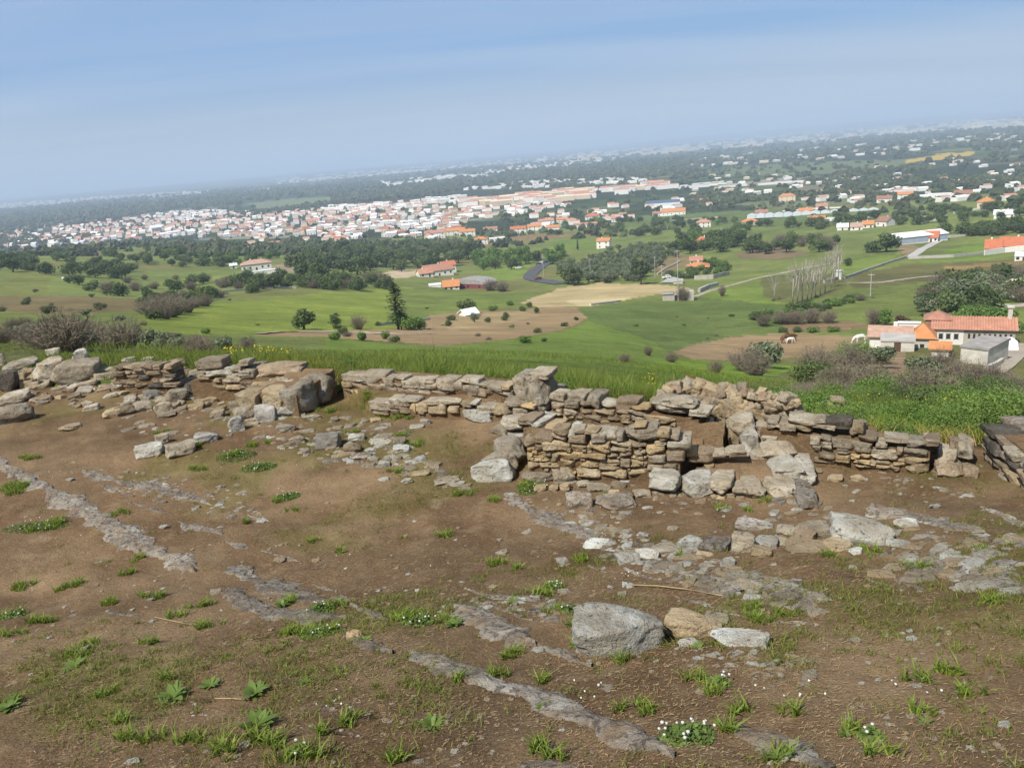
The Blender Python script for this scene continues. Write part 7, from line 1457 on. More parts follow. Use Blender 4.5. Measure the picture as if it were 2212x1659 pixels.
for i, p in enumerate(VP):
    if not (900 < np.hypot(p[0], p[1]) < 3200): continue
    c = (int(p[0] // 13), int(p[1] // 17))
    if any((c[0] + a, c[1] + b_) in cell for a in (0,) for b_ in (0,)): continue
    cell[c] = 1
    if vr.random() < 0.62 - 0.30 * (vnoise(p[0], p[1], 90, 7) > 0.25): ok.append(i)
ok.sort(key=lambda i: VP[i][1]); print('village sites', len(ok))
def vlabel(white, x):
    part = 'left' if x < 400 else ('middle' if x < 720 else 'right')
    return f"small white {'walled flat' if white else 'house with terracotta'} roofed {'house' if white else 'gable'} in the {part} part of the village"
for n_, i in enumerate(ok[:300]):
    x = X[i]; white = (HR.random() < 0.42) or (340 < x < 500 and Y[i] < 478 and HR.random() < 0.7)
    me = HR.choice(_hw if white else _hm); part = 'left' if x < 400 else ('middle' if x < 720 else 'right')
    o = link('village_house', me, None, tuple(VP[i]), (0, 0, HR.choice((0.1, 0.25, 1.65, -0.2)) + HR.uniform(-0.15, 0.15)), (1, 1, HR.uniform(0.9, 1.2)))
    tag(o, (f'small white pale roofed house in the {part} part of the village' if white else f'small white house with terracotta roof in the {part} part of the village'), 'house', f'houses of the village, {part} part')
# the rest and all distant towns as one mass of little buildings
def far_town():
    rg = np.random.default_rng(41); V = []; F = []; M = []; nv = 0
    def boxes(P, w, d, h, yaw, roof, rh, mw, mr):
        nonlocal nv
        for p, w_, d_, h_, ya, rt, r_, a, c in zip(P, w, d, h, yaw, roof, rh, mw, mr):
            ca, sa = math.cos(ya), math.sin(ya); x, y = w_ / 2, d_ / 2; z = h_
            L = [(-x, -y, -3), (x, -y, -3), (x, y, -3), (-x, y, -3), (-x, -y, z), (x, -y, z), (x, y, z), (-x, y, z), (-x, 0, z + r_), (x, 0, z + r_)]
            for q in L: V.append((p[0] + q[0] * ca - q[1] * sa, p[1] + q[0] * sa + q[1] * ca, p[2] + q[2]))
            F.extend([[nv + j for j in f] for f in ((0, 1, 5, 4), (1, 2, 6, 5), (2, 3, 7, 6), (3, 0, 4, 7), (4, 5, 9, 8), (6, 7, 8, 9), (4, 8, 7, 7), (5, 6, 9, 9))]); M.extend([a, a, a, a, c, c, a, a]); nv += 10
    rest = ok[300:]
    def sites(poly, n, rmin=900, rmax=14000):
        xs = [p[0] for p in poly]; ys = [p[1] for p in poly]; X = rg.uniform(min(xs), max(xs), n * 8); Y = rg.uniform(min(ys), max(ys), n * 8); k = inpoly(X, Y, poly); P = PT(X[k][:n], Y[k][:n]); r = np.hypot(P[:, 0], P[:, 1]); return P[(r > rmin) & (r < rmax)]
    P = VP[rest] if rest else np.zeros((0, 3)); n = len(P)
    boxes(P, rg.uniform(9, 14, n), rg.uniform(7, 10, n), rg.uniform(3, 6.5, n), rg.uniform(-0.3, 0.4, n), None or [0] * n, rg.uniform(1.5, 2.5, n), [0] * n, rg.choice([1, 1, 1, 2, 0], n))
    for poly, n, wr, dr, hr, rh, mats, rmax in [
        ([(340, 462), (480, 454), (500, 466), (400, 478), (350, 478)], 110, (10, 16), (8, 10), (4, 7), 0.8, [0, 0, 0, 1], 5000),          # white quarter
        ([(980, 440), (1240, 415), (1440, 398), (1445, 408), (1250, 432), (1000, 452)], 75, (26, 48), (11, 13), (8, 11), 2.2, [1, 1, 3], 5000),      # long tiled blocks
        ([(1000, 402), (1200, 390), (1400, 386), (1400, 394), (1150, 408), (1000, 412)], 150, (10, 22), (8, 12), (4, 7), 0.4, [0, 0, 0, 0], 6000),       # white terraces
        ([(800, 396), (1000, 378), (1120, 370), (1120, 378), (1000, 392), (820, 404)], 44, (60, 150), (30, 45), (7, 11), 0.5, [0, 0, 4], 9000),        # white industrial sheds
        ([(490, 416), (640, 404), (700, 405), (660, 414), (520, 422)], 34, (60, 140), (30, 45), (7, 10), 0.5, [0, 0, 4], 9000),
        ([(700, 450), (850, 440), (1000, 425), (1000, 440), (850, 452), (700, 462)], 70, (14, 26), (9, 13), (5, 9), 1.0, [0, 0, 1], 5000),
        ([(1000, 452), (1200, 435), (1240, 445), (1100, 470), (1010, 480)], 60, (10, 15), (8, 10), (3, 6), 2, [1, 1, 2, 0], 4000),
        ([(0, 440), (180, 428), (340, 418), (460, 412), (460, 418), (330, 428), (150, 440), (0, 452)], 380, (14, 30), (12, 18), (5, 10), 1.0, [3, 3, 0, 5], 14000),
        ([(1030, 366), (1180, 350), (1330, 345), (1330, 362), (1180, 372), (1040, 378)], 200, (14, 34), (12, 18), (6, 12), 1.0, [0, 0, 3, 5], 12000),
        ([(580, 388), (900, 360), (1200, 338), (1200, 348), (900, 372), (600, 400)], 240, (20, 50), (18, 36), (6, 14), 1.0, [3, 0, 5, 5], 14000),
        ([(1200, 338), (1600, 298), (2000, 268), (2212, 255), (2212, 275), (2000, 292), (1600, 320), (1220, 352)], 420, (25, 70), (25, 50), (8, 24), 1.0, [3, 5, 5, 3], 24000),
        ([(1450, 345), (1800, 318), (2212, 285), (2212, 310), (1800, 345), (1460, 366)], 150, (14, 32), (12, 18), (4, 8), 1.0, [0, 5, 3, 5], 12000),
        ([(1450, 385), (1800, 370), (2212, 330), (2212, 400), (1900, 420), (1500, 425)], 70, (9, 16), (8, 11), (3, 5), 1.2, [0, 5, 1, 3], 6000),
        ([(1600, 400), (1900, 405), (2212, 400), (2212, 440), (1850, 440), (1600, 425)], 34, (9, 15), (8, 11), (3, 5), 1.5, [0, 0, 1, 2], 5000),
        ([(1460, 398), (1700, 392), (1850, 385), (1850, 392), (1700, 402), (1460, 408)], 16, (25, 70), (10, 14), (3, 5), 0.6, [0, 4, 4], 6000),
        ([(1100, 465), (1350, 440), (1500, 430), (1600, 440), (1400, 470), (1150, 500)], 40, (9, 14), (8, 10), (3, 6), 2.0, [1, 1, 2, 0], 2500),
        ([(560, 500), (760, 520), (700, 530), (540, 525)], 10, (9, 13), (8, 10), (3, 5), 2.0, [1, 2], 2500),
        ([(520, 530), (600, 528), (600, 545), (530, 548)], 8, (9, 13), (8, 10), (3, 5), 2.0, [1, 2], 2500)]:
        P = sites(poly, n, 800, rmax); n = len(P); mt = rg.choice(mats, n)
        boxes(P, rg.uniform(*wr, n), rg.uniform(*dr, n), rg.uniform(*hr, n), rg.uniform(-0.25, 0.3, n), [0] * n, np.full(n, rh) * rg.uniform(0.6, 1.2, n), np.where(mt == 3, 3, np.where(mt == 5, 5, 0)), np.where((mt == 1) | (mt == 2), mt, np.where(mt == 4, 4, np.where(mt == 3, 3, 0))))
    me = mesh_np('distant_town', V, [[f[0], f[1], f[2], f[3]] for f in F if f[2] != f[3]], [MATS['plaster_white'], MATS['terracotta'], MATS['terracotta_old'], MATS['plaster_cream'], MATS['roof_grey'], MATS['plaster_stained']], [m for f, m in zip(F, M) if f[2] != f[3]])
    o = link('distant_town', me); tag(o, 'masses of small white and tiled buildings of the far towns', None, None, 'stuff')
far_town()
# ------------------------------------------------------------------ grass, weeds, flowers, litter near the ruins
GR = np.random.default_rng(91)
def blades(P, h, w, lean, rg, col, droop=0.5):
    """bent tapering blades, two quads each"""
    n = len(P); a = rg.uniform(0, 2 * math.pi, n); d = np.stack([np.cos(a), np.sin(a), np.zeros(n)], 1); s = np.stack([-np.sin(a), np.cos(a), np.zeros(n)], 1)
    b = rg.uniform(0, 2 * math.pi, n); s = np.stack([np.cos(b), np.sin(b), np.zeros(n)], 1)
    L = (lean * rg.uniform(0.3, 1.3, n))[:, None] * h[:, None]; up = np.array([0, 0, 1.0])
    p1 = P + d * L * 0.35 + up * (h * 0.55)[:, None]; p2 = P + d * L + up * (h * (1 - droop * 0.4 * rg.random(n)))[:, None]
    W = w[:, None]
    V = np.stack([P - s * W, P + s * W, p1 - s * W * 0.8, p1 + s * W * 0.8, p2 - s * W * 0.15, p2 + s * W * 0.15], 1).reshape(-1, 3)
    i = np.arange(n)[:, None] * 6; F = np.concatenate([i + np.array([[0, 1, 3, 2]]), i + np.array([[2, 3, 5, 4]])]); return V, F, np.repeat(col, 6, 0)
def gcol(n, rg, base=(1, 1, 1), v=0.35, yel=0.25):
    k = rg.uniform(1 - v, 1 + v, n)[:, None]; y = rg.uniform(0, yel, n); return k * np.array(base) * np.stack([1 + y, np.ones(n), 1 - y], 1)
def stuff(name, parts, mat, label):
    o_ = 0; VV = []; FF = []; CC = []
    for V, F, C in parts: VV.append(V); FF.append(F + o_); CC.append(C); o_ += len(V)
    o = link(name, mesh_np(name, np.concatenate(VV), np.concatenate(FF), MATS[mat], col=np.concatenate(CC))); return tag(o, label, None, None, 'stuff')
def on_ground(x, y): return np.stack([x, y, HF(x, y)], 1)
def clusters(C, R, npc, rg, power=0.7):
    """points around centres"""
    m = len(C); k = np.repeat(np.arange(m), npc); a = rg.uniform(0, 6.283, len(k)); r = np.asarray(R)[k] * rg.random(len(k)) ** power
    return C[k, 0] + np.cos(a) * r, C[k, 1] + np.sin(a) * r, k
def in_view(x, y, z, mx=60):
    px, py, w = proj(np.stack([x, y, z], 1)); return (px > -mx) & (px < 2212 + mx) & (py < 1659 + mx) & (w > 0)

# dry straw and stubble over the terrace
n = 34000; th = GR.uniform(-0.66, 0.66, n); r = np.exp(GR.uniform(math.log(2.2), math.log(14), n)); x = np.sin(th) * r; y = np.cos(th) * r
k = (y < y_back(x) + 0.1) & (vnoise(x, y, 0.8, 81) + 0.6 * vnoise(x, y, 0.25, 82) + GR.normal(size=n) * 0.35 > -0.15); x, y = x[k], y[k]; P = on_ground(x, y); n = len(P)
a = GR.normal(0.25, 0.7, n); d = np.stack([np.cos(a), np.sin(a), GR.uniform(-0.05, 0.35, n)], 1); L = (GR.uniform(0.004, 0.016, n) * np.clip(np.hypot(x, y) / 4.5, 0.6, 1.6))[:, None]; s = np.stack([-np.sin(a), np.cos(a), np.full(n, 0.3)], 1) * GR.uniform(0.0007, 0.0014, n)[:, None]
P[:, 2] += 0.004; V = np.stack([P - d * L - s, P - d * L + s, P + d * L + s, P + d * L - s], 1).reshape(-1, 3); V[:, 2] += 0.006
sc = np.repeat(GR.uniform(0.30, 0.95, n)[:, None] * np.array([1, 1, 1]), 4, 0) * 1.0
straw = (V, np.arange(4 * n).reshape(n, 4), sc)
n = 20000; th = GR.uniform(-0.66, 0.66, n); r = np.exp(GR.uniform(math.log(2.2), math.log(11), n)); x = np.sin(th) * r; y = np.cos(th) * r; k = (y < y_back(x)) & (vnoise(x, y, 0.6, 83) > -0.2); P = on_ground(x[k], y[k]); n = len(P)
stub = blades(P, GR.uniform(0.012, 0.04, n), np.full(n, 0.0012), np.full(n, 0.9), GR, np.repeat(GR.uniform(0.3, 0.9, n)[:, None], 3, 1) * np.array([1, 0.86, 0.7]))
stuff('dry_straw', [straw, stub], 'straw', 'fine dry straw and stubble scattered over the dirt')

# green weeds: listed tufts and noise patches
tl = [(65, 990, 30), (90, 1140, 60), (20, 1060, 60), (260, 1110, 30), (150, 1270, 40), (300, 1210, 25), (270, 1240, 30), (620, 1300, 40), (650, 1370, 55), (730, 1310, 45), (700, 1365, 40), (890, 1335, 60), (960, 1345, 35), (860, 1330, 30),
      (965, 1155, 35), (1080, 1220, 35), (1260, 1210, 35), (1110, 1230, 25), (730, 1195, 25), (630, 1105, 20), (590, 1085, 25), (540, 1130, 20), (680, 1170, 20), (1150, 1050, 40), (1240, 1030, 30), (1075, 1080, 30), (1000, 1070, 30), (850, 1020, 25), (900, 960, 25), (870, 940, 25), (760, 935, 25),
      (1195, 1320, 40), (1200, 1270, 30), (1170, 1285, 30), (1250, 1385, 40), (1240, 1350, 25), (1350, 1430, 30), (1100, 1420, 25), (1110, 1415, 30), (1080, 1460, 30), (1000, 1470, 30), (1170, 1475, 20), (1360, 1530, 45), (1400, 1540, 25), (1500, 1470, 40), (1540, 1500, 30), (1600, 1540, 35), (1710, 1540, 35), (1690, 1635, 60), (1830, 1580, 35), (2000, 1540, 40), (1900, 1630, 45), (1570, 1580, 20),
      (1650, 1340, 45), (1700, 1330, 35), (1620, 1315, 30), (1480, 1200, 25), (1790, 1200, 25), (1895, 1195, 35), (1860, 1190, 25), (1960, 1225, 25), (2000, 1230, 35), (2100, 1500, 45), (2050, 1450, 45), (1980, 1470, 50), (2150, 1300, 30), (1770, 1150, 20), (2130, 1190, 25), (1310, 1080, 25), (1560, 1100, 30), (1610, 1105, 20), (1650, 1085, 20),
      (170, 1415, 50), (190, 1395, 40), (230, 1500, 35), (100, 1340, 45), (20, 1330, 40), (60, 1270, 40), (330, 1290, 35), (430, 1310, 40), (380, 1330, 35), (460, 1350, 45), (250, 1300, 35), (320, 1390, 30), (30, 1370, 40), (10, 1520, 45), (290, 1590, 50), (330, 1600, 40), (650, 1640, 60), (600, 1610, 45), (420, 1600, 50), (540, 1600, 45), (480, 1620, 50), (760, 1560, 35), (850, 1640, 30), (700, 1580, 30), (360, 1470, 25), (250, 1560, 35), (1200, 1640, 40), (1160, 1620, 30),
      (350, 935, 25), (425, 1015, 30), (500, 980, 40), (560, 960, 40), (440, 960, 25), (610, 870, 30), (700, 890, 30), (830, 900, 25), (870, 905, 30), (780, 880, 30), (1180, 1035, 25), (1480, 985, 20), (1540, 985, 20), (1580, 960, 15), (1340, 890, 25), (1400, 905, 20), (1250, 900, 20), (1830, 980, 20), (1910, 1005, 20)]
C = PT([t[0] for t in tl], [t[1] for t in tl]); R = np.array([t[2] * mpp(c) * 0.55 for t, c in zip(tl, C)])
C0 = C; C = np.repeat(C0, 4, 0) + np.concatenate([np.stack([np.cos(q_) * rr0 * 0.9, np.sin(q_) * rr0 * 0.6, 0], -1)[None] for rr0 in R for q_ in GR.uniform(0, 6.28, 4)]); R = np.repeat(R, 4) * GR.uniform(0.3, 0.75, len(C)); cnt = np.clip((R * R * 16000).astype(int), 16, 500); x, y, kk = clusters(C, R, cnt, GR); P = on_ground(x, y); n = len(P)
parts = [blades(P, GR.uniform(0.025, 0.085, n), GR.uniform(0.0025, 0.006, n), np.full(n, 1.0), GR, gcol(n, GR, (1.15, 1.25, 0.9)))]
nc_ = 9000; th = GR.uniform(-0.64, 0.64, nc_); r = np.exp(GR.uniform(math.log(2.3), math.log(14), nc_)); x = np.sin(th) * r; y = np.cos(th) * r
m = vnoise(x, y, 1.3, 63) + 0.5 * vnoise(x, y, 0.45, 64) - 0.1 + 0.5 * sstep(-0.3, -3.0, x) * sstep(7, 4, y); k = (y < y_back(x) - 0.1) & (m + GR.normal(size=nc_) * 0.35 > 0.32); C = np.stack([x[k], y[k], x[k] * 0], 1)
x, y, kk = clusters(C, GR.uniform(0.03, 0.14, len(C)), GR.integers(6, 26, len(C)), GR); P = on_ground(x, y); n = len(P)
parts.append(blades(P, GR.uniform(0.012, 0.05, n), GR.uniform(0.0015, 0.0035, n), np.full(n, 1.1), GR, gcol(n, GR, (1.0, 0.95, 0.8))))
stuff('weeds', parts, 'grass_blade', 'low green weeds and grass tufts sprouting from the dirt')

# tall grass behind the walls
def strip_grass(x0, x1, s0, s1, n, h, base, seed, w=(0.003, 0.007), mod=None):
    rg = np.random.default_rng(seed); x = rg.uniform(x0, x1, n); y = y_back(x) + s0 + (s1 - s0) * rg.random(n) ** 1.5; P = on_ground(x, y)
    m = 0.55 + 0.45 * np.clip(vnoise(x, y, 0.9, seed) + 0.6 * vnoise(x, y, 0.35, seed + 1) + 0.5, 0, 1.4)
    return blades(P, rg.uniform(h[0], h[1], n) * m, rg.uniform(*w, n), rg.uniform(0.2, 0.9, n), rg, gcol(n, rg, base, 0.4, 0.3))
tall = [strip_grass(-3.2, 2.6, 0.45, 7, 34000, (0.15, 0.50), (1.0, 1.1, 0.9), 5), strip_grass(-6.0, -3.0, 0.6, 7, 9000, (0.10, 0.28), (1.1, 1.05, 0.85), 6), strip_grass(-12, -5.5, 0.6, 6, 12000, (0.08, 0.24), (1.05, 1.1, 0.85), 7), strip_grass(2.2, 7, 0.5, 6, 14000, (0.12, 0.34), (1.05, 1.25, 0.75), 8)]
th = GR.uniform(-0.66, 0.66, 46000); r = np.exp(GR.uniform(math.log(14), math.log(70), 46000)); x = np.sin(th) * r; y = np.cos(th) * r; k = y > y_back(x) + 3; P = on_ground(x[k], y[k]); n = len(P); rr2 = np.hypot(P[:, 0], P[:, 1])
mm = np.clip(vnoise(P[:, 0], P[:, 1], 5, 95) + 0.6 * vnoise(P[:, 0], P[:, 1], 1.6, 96) + 0.6, 0.25, 1.6)
tall.append(blades(P, GR.uniform(0.10, 0.32, n) * mm, 0.0035 * (rr2 / 12) ** 0.8, GR.uniform(0.3, 1.0, n), GR, gcol(n, GR, (1.0, 1.05, 0.9), 0.35, 0.3)))
stuff('tall_grass', tall, 'grass_blade', 'long green grass behind the ruined walls and down the slope')
n = 5000; x = GR.uniform(-3.5, 6, n); y = y_back(x) + GR.uniform(0.3, 1.2, n); P = on_ground(x, y)
stuff('dry_grass', [blades(P, GR.uniform(0.08, 0.28, n), np.full(n, 0.003), np.full(n, 1.0), GR, gcol(n, GR, (1, 0.9, 0.7), 0.3, 0.1))], 'straw', 'dry yellowed grass along the top of the ruined walls')

# rosette plants: broad leaves
def leaf(mb_v, mb_f, L, W, ang, rise, curl, rnd):
    b = len(mb_v); c, s = math.cos(ang), math.sin(ang); n = 5
    for i in range(n + 1):
        t = i / n; w = W * math.sin(math.pi * min(t * 0.85 + 0.12, 1.0)) ** 0.8; rr_ = L * t * math.cos(rise * (1 - curl * t)); z = L * t * math.sin(rise) * (1 - curl * t * 0.6) + 0.005
        wob = rnd.uniform(-0.1, 0.1) * W
        for q, dz in ((-1, 0.25), (0, 0), (1, 0.25)): mb_v.append((c * rr_ - s * (w * q + wob), s * rr_ + c * (w * q + wob), z + dz * w))
    for i in range(n):
        for q in (0, 1): a = b + i * 3 + q; mb_f.append((a, a + 3, a + 4, a + 1))
def rosette_mesh(seed, nl=16):
    rnd = random.Random(seed); V = []; F = []
    for i in range(nl): leaf(V, F, rnd.uniform(0.35, 0.52), rnd.uniform(0.06, 0.10), 2.4 * i + rnd.uniform(-0.3, 0.3), rnd.uniform(0.45, 1.3), rnd.uniform(0.2, 0.7), rnd)
    C = np.repeat(np.random.default_rng(seed).uniform(0.75, 1.25, nl), 18)[:, None] * np.ones(3); return mesh_np('leaf_rosette', np.array(V), np.array(F), MATS['weed_leaf'], smooth=True, col=C)
ROS = [rosette_mesh(500 + i, 14 + 3 * i) for i in range(4)]
rr_ = random.Random(8)
for x, y, wpx, lab in ((375, 1508, 82, 'largest leafy rosette at the lower left, leaves upright'), (452, 1482, 52, 'small rosette right of and behind the largest one'), (550, 1500, 74, 'rosette with drooping leaves right of the small one'), (558, 1568, 88, 'wide rosette nearest the bottom among the lower left group'), (932, 1568, 62, 'rosette alone in the lower middle'), (1180, 1532, 46, 'rosette beside the longest bedrock ridge'), (1510, 1400, 40, 'blue-green small rosette right of the largest squared block'), (20, 1530, 60, 'rosette cut by the left picture edge'), (1690, 1640, 66, 'rosette at the bottom edge growing on the bedrock ridge'), (1545, 1475, 44, 'flat rosette below the long low pale rock'), (165, 1440, 58, 'dark low rosette at left'), (660, 1475, 34, 'pale small rosette above the wide one'), (785, 1385, 40, 'rosette beside the single small yellow stone'), (1110, 1300, 30, 'tiny rosette on the dirt left of the dry stalk'), (1250, 1395, 46, 'rosette at the left foot of the largest squared block'), (980, 1352, 44, 'bright rosette left of the rounded bedrock hump'), (610, 1308, 40, 'bright rosette on the flat bedrock patch'), (1830, 1590, 40, 'tuft-like rosette low on the right'), (2000, 1560, 36, 'rosette low on the far right')):
    P = pt1(x, y); s = wpx * mpp(P) * 1.15; o = link('rosette_plant', rr_.choice(ROS), None, tuple(P - np.array([0, 0, 0.004])), (0, 0, rr_.uniform(0, 6.28)), (s, s, s * rr_.uniform(0.55, 0.85))); tag(o, lab, 'plant', 'leafy rosettes in the dirt')

# clumps with white clover heads: one thing each
def ball(r, c):
    V = []; F = []
    for i in range(4):
        for j in range(6): a = math.pi * (i + 0.5) / 4; V.append((c[0] + r * math.sin(a) * math.cos(j * 1.047), c[1] + r * math.sin(a) * math.sin(j * 1.047), c[2] + r * math.cos(a)))
    for i in range(3):
        for j in range(6): F.append((i * 6 + j, (i + 1) * 6 + j, (i + 1) * 6 + (j + 1) % 6, i * 6 + (j + 1) % 6))
    return V, F
def clover(x, y, wpx, hpx_, nf, label, seed):
    rg = np.random.default_rng(seed); P = pt1(x, y); m = mpp(P); R = wpx * m / 2; root = empty('clover_clump', tuple(P), 0, label, 'plant', 'white flowering clumps')
    n = int(np.clip(R * R * 26000, 120, 900)); a = rg.uniform(0, 6.283, n); rd = R * rg.random(n) ** 0.6; ex = hpx_ / wpx * 1.6
    cx = np.cos(a) * rd; cy = np.sin(a) * rd * ex; cz = HF(P[0] + cx, P[1] + cy) - P[2] + rg.uniform(0.005, 0.06, n) * (1.1 - rd / R); nn = rg.normal(size=(n, 3)) * 0.4 + np.array([0, 0, 1]); nn /= np.linalg.norm(nn, axis=1, keepdims=True)
    V, F = cards(np.stack([cx, cy, cz], 1), nn, rg.uniform(0.008, 0.016, n), rg, 1.2); link('foliage', mesh_np('foliage', V, F, MATS['weed_leaf'], col=shade_cols(n, rg, 0.6, 1.2)), root)
    for i in range(nf):
        a = rg.uniform(0, 6.283); rd = R * rg.random() ** 0.6; q = (math.cos(a) * rd, math.sin(a) * rd * ex); z = float(HF(P[0] + q[0], P[1] + q[1]) - P[2]) + rg.uniform(0.03, 0.06); mb = MB(); v, f = ball(rg.uniform(0.006, 0.0095), (q[0], q[1], z)); mb.add(v, f); o = mb.build('flower_head', MATS['petal_white'], root, True)
        a_ = o.data.attributes.new('Col', 'FLOAT_COLOR', 'POINT'); a_.data.foreach_set('color', np.ones(len(v) * 4, np.float32))
for a in ((1485, 1590, 125, 70, 16, 'biggest bright clump with white clover heads near the bottom'), (690, 1368, 90, 50, 7, 'white flowering clump beside the single small yellow stone'), (905, 1345, 80, 40, 8, 'white flowering clump in the middle between bedrock ridges'), (690, 1318, 70, 40, 5, 'white flowering clump behind the pale edged tongue'), (80, 1140, 150, 40, 16, 'drift of white flowers at the left edge'), (30, 1330, 60, 30, 6, 'white flowering clump low at the left edge'), (1240, 1320, 60, 40, 5, 'white flowering clump above the largest squared block'), (1195, 1270, 55, 30, 7, 'white flowering clump left of the dry stalk'), (1150, 1055, 70, 40, 9, 'white flowering clump below the lichened block'), (620, 1075, 60, 25, 6, 'white flowering clump on the dirt below the lichened stones'), (510, 985, 90, 40, 8, 'white flowering patch right of the ochre-grey stone'), (1560, 1480, 40, 25, 4, 'few white flowers right of the flat rosette'), (1880, 1590, 50, 35, 4, 'few white flowers at the lower right'), (560, 1010, 80, 30, 8, 'white flowering patch left of the rounded bluish boulder'), (640, 1630, 50, 40, 4, 'few white flowers at the bottom edge left of the middle')):
    clover(*a, int(a[0] + a[1]))

# bramble bank on the right: leafy mounds
_rb = random.Random(14)
BR = [crown_mesh('foliage', rl(_rb, 0, 0.42, 0.55, 12, 0.22, 0.42, 1.0, 0.16), 2600, 0.027, 'leaf_green', 600 + i, jitter=1.0, shell=0.3) for i in range(4)] + [crown_mesh('foliage', rl(_rb, 0, 0.42, 0.55, 12, 0.22, 0.42, 1.0, 0.16), 2600, 0.026, 'weed_leaf', 610 + i, jitter=1.0, shell=0.3) for i in range(3)]
bl = []
for x0, x1, ya, yb, n, h in ((1700, 1790, 880, 920, 9, (0.35, 0.6)), (1790, 1960, 890, 945, 18, (0.25, 0.5)), (1940, 2110, 900, 955, 18, (0.3, 0.6)), (2080, 2230, 890, 960, 20, (0.4, 0.8)), (1740, 2220, 860, 890, 22, (0.4, 0.8)), (1560, 1720, 880, 905, 8, (0.18, 0.3)), (1390, 1440, 850, 872, 5, (0.25, 0.4))):
    for i in range(n):
        x = rr_.uniform(x0, x1); y = rr_.uniform(ya, yb); P = pt1(x, y)
        if P[1] < y_back(P[0]) + 0.35: P[1] = y_back(P[0]) + 0.35 + rr_.uniform(0, 0.4); P[2] = float(HF(P[0], P[1]))
        h_ = rr_.uniform(*h); near = 'nearest the coursed walls' if y > 915 else ('in the middle of the bank' if y > 885 else 'along the top of the bank')
        where = 'left' if x < 1800 else ('central' if x < 2010 else 'right')
        o = link('bramble_bush', rr_.choice(BR), None, tuple(P - np.array([0, 0, 0.03])), (0, 0, rr_.uniform(0, 6.28)), (h_ * 1.15, h_ * 1.15, h_))
        tag(o, f'bright green bramble mound, {where} stretch, {near}' if x1 > 1725 else ('low green weed among the heaped broken stones' if x > 1500 else 'yellow-green spurge mound beside the heaped broken stones'), 'bush', f'bramble bank, {where} stretch')
for i in range(44):
    x = rr_.uniform(-3.6, 2.9); y = y_back(x) + rr_.uniform(0.35, 2.2); h_ = rr_.uniform(0.16, 0.42)
    o = link('weed_clump', rr_.choice(BR), None, (x, y, float(HF(x, y)) - 0.02), (0, 0, rr_.uniform(0, 6.28)), (h_ * rr_.uniform(0.8, 1.3), h_ * rr_.uniform(0.8, 1.3), h_)); tag(o, 'leafy weed clump in the long grass ' + ('left of the tall pier' if x < 0.2 else 'right of the tall pier'), 'weed', 'weed clumps in the long grass ' + ('left' if x < 0.2 else 'right'))
# yellow flowers at the left, spurge
def sprinkle(name, pix, n, mat, size, label, hz):
    rg = np.random.default_rng(len(pix) * 7 + n); C = PT([p[0] for p in pix], [p[1] for p in pix]); R = np.array([p[2] * mpp(c) for p, c in zip(pix, C)]); x, y, k = clusters(C, R, np.full(len(pix), n), rg); P = on_ground(x, y); P[:, 2] += rg.uniform(*hz, len(P)); nn = rg.normal(size=(len(P), 3)) + np.array([0, -0.8, 0.8]); nn /= np.linalg.norm(nn, axis=1, keepdims=True)
    V, F = cards(P, nn, rg.uniform(0.7, 1.2, len(P)) * size, rg, 1.0); o = link(name, mesh_np(name, V, F, MATS[mat], col=np.ones((len(V), 3)))); tag(o, label, None, None, 'stuff')
sprinkle('yellow_flowers', [(515, 768, 12), (560, 770, 14), (590, 772, 14), (500, 778, 10), (620, 776, 10)], 14, 'petal_yellow', 0.025, 'yellow flowers in the grass behind the left wall', (0.15, 0.35))
sprinkle('yellow_flowers', [(1420, 855, 18), (1400, 862, 12), (1800, 895, 60), (1900, 905, 60), (2050, 910, 60), (1480, 800, 60), (1560, 815, 60)], 40, 'petal_yellow', 0.012, 'tiny yellow flowers in the bramble bank and bright grass', (0.1, 0.55))
sprinkle('white_flowers', [(480, 1000, 60), (560, 985, 60), (700, 1000, 60), (860, 1000, 60), (1200, 1060, 60), (1300, 1120, 60), (700, 1220, 60), (900, 1230, 60), (200, 1150, 80), (1350, 1250, 60), (120, 1020, 60), (1700, 1500, 90), (2000, 1500, 90), (1250, 1500, 70), (700, 1520, 80), (1350, 1160, 60)], 9, 'petal_white', 0.006, 'tiny white flowers dotted over the dirt', (0.01, 0.04))
P = pt1(1488, 872); rf = empty('poppy_plant', tuple(P), 0, 'leafy plant with a red flower spike on the heap of broken stones', 'plant')
link('foliage', BR[0], rf, scale=(0.28, 0.28, 0.42)); rg = np.random.default_rng(4); c_ = rg.normal(size=(30, 3)) * 0.035 + np.array([0, 0, 0.5]); V, F = cards(c_, rand_dirs(30, rg), np.full(30, 0.022), rg); link('flower_spike', mesh_np('flower_spike', V, F, MATS['petal_red'], col=np.ones((len(V), 3))), rf)

# stalks
def stalk(pts, r, label, name='dry_stalk'):
    b = MB(); b.tube(pts, [r * (1 - 0.5 * i / (len(pts) - 1)) for i in range(len(pts))], 5); o = b.build(name, MATS['straw'], None, True); a_ = o.data.attributes.new('Col', 'FLOAT_COLOR', 'POINT'); a_.data.foreach_set('color', np.ones(len(o.data.vertices) * 4, np.float32)); tag(o, label, 'stalk')
q = PT([1365, 1420, 1480, 1530, 1562], [1268, 1270, 1277, 1285, 1292]); q[:, 2] += 0.02; stalk([tuple(p) for p in q], 0.006, 'long pale dry stalk lying on the dirt behind the largest squared block')
q = PT([465, 500, 540], [1512, 1512, 1514]); q[:, 2] += 0.012; stalk([tuple(p) for p in q], 0.005, 'short dry stick lying between the lower left rosettes')
q = PT([335, 380, 415], [1335, 1345, 1352]); q[:, 2] += 0.012; stalk([tuple(p) for p in q], 0.005, 'thin dry stick lying below the long bedrock ridge')
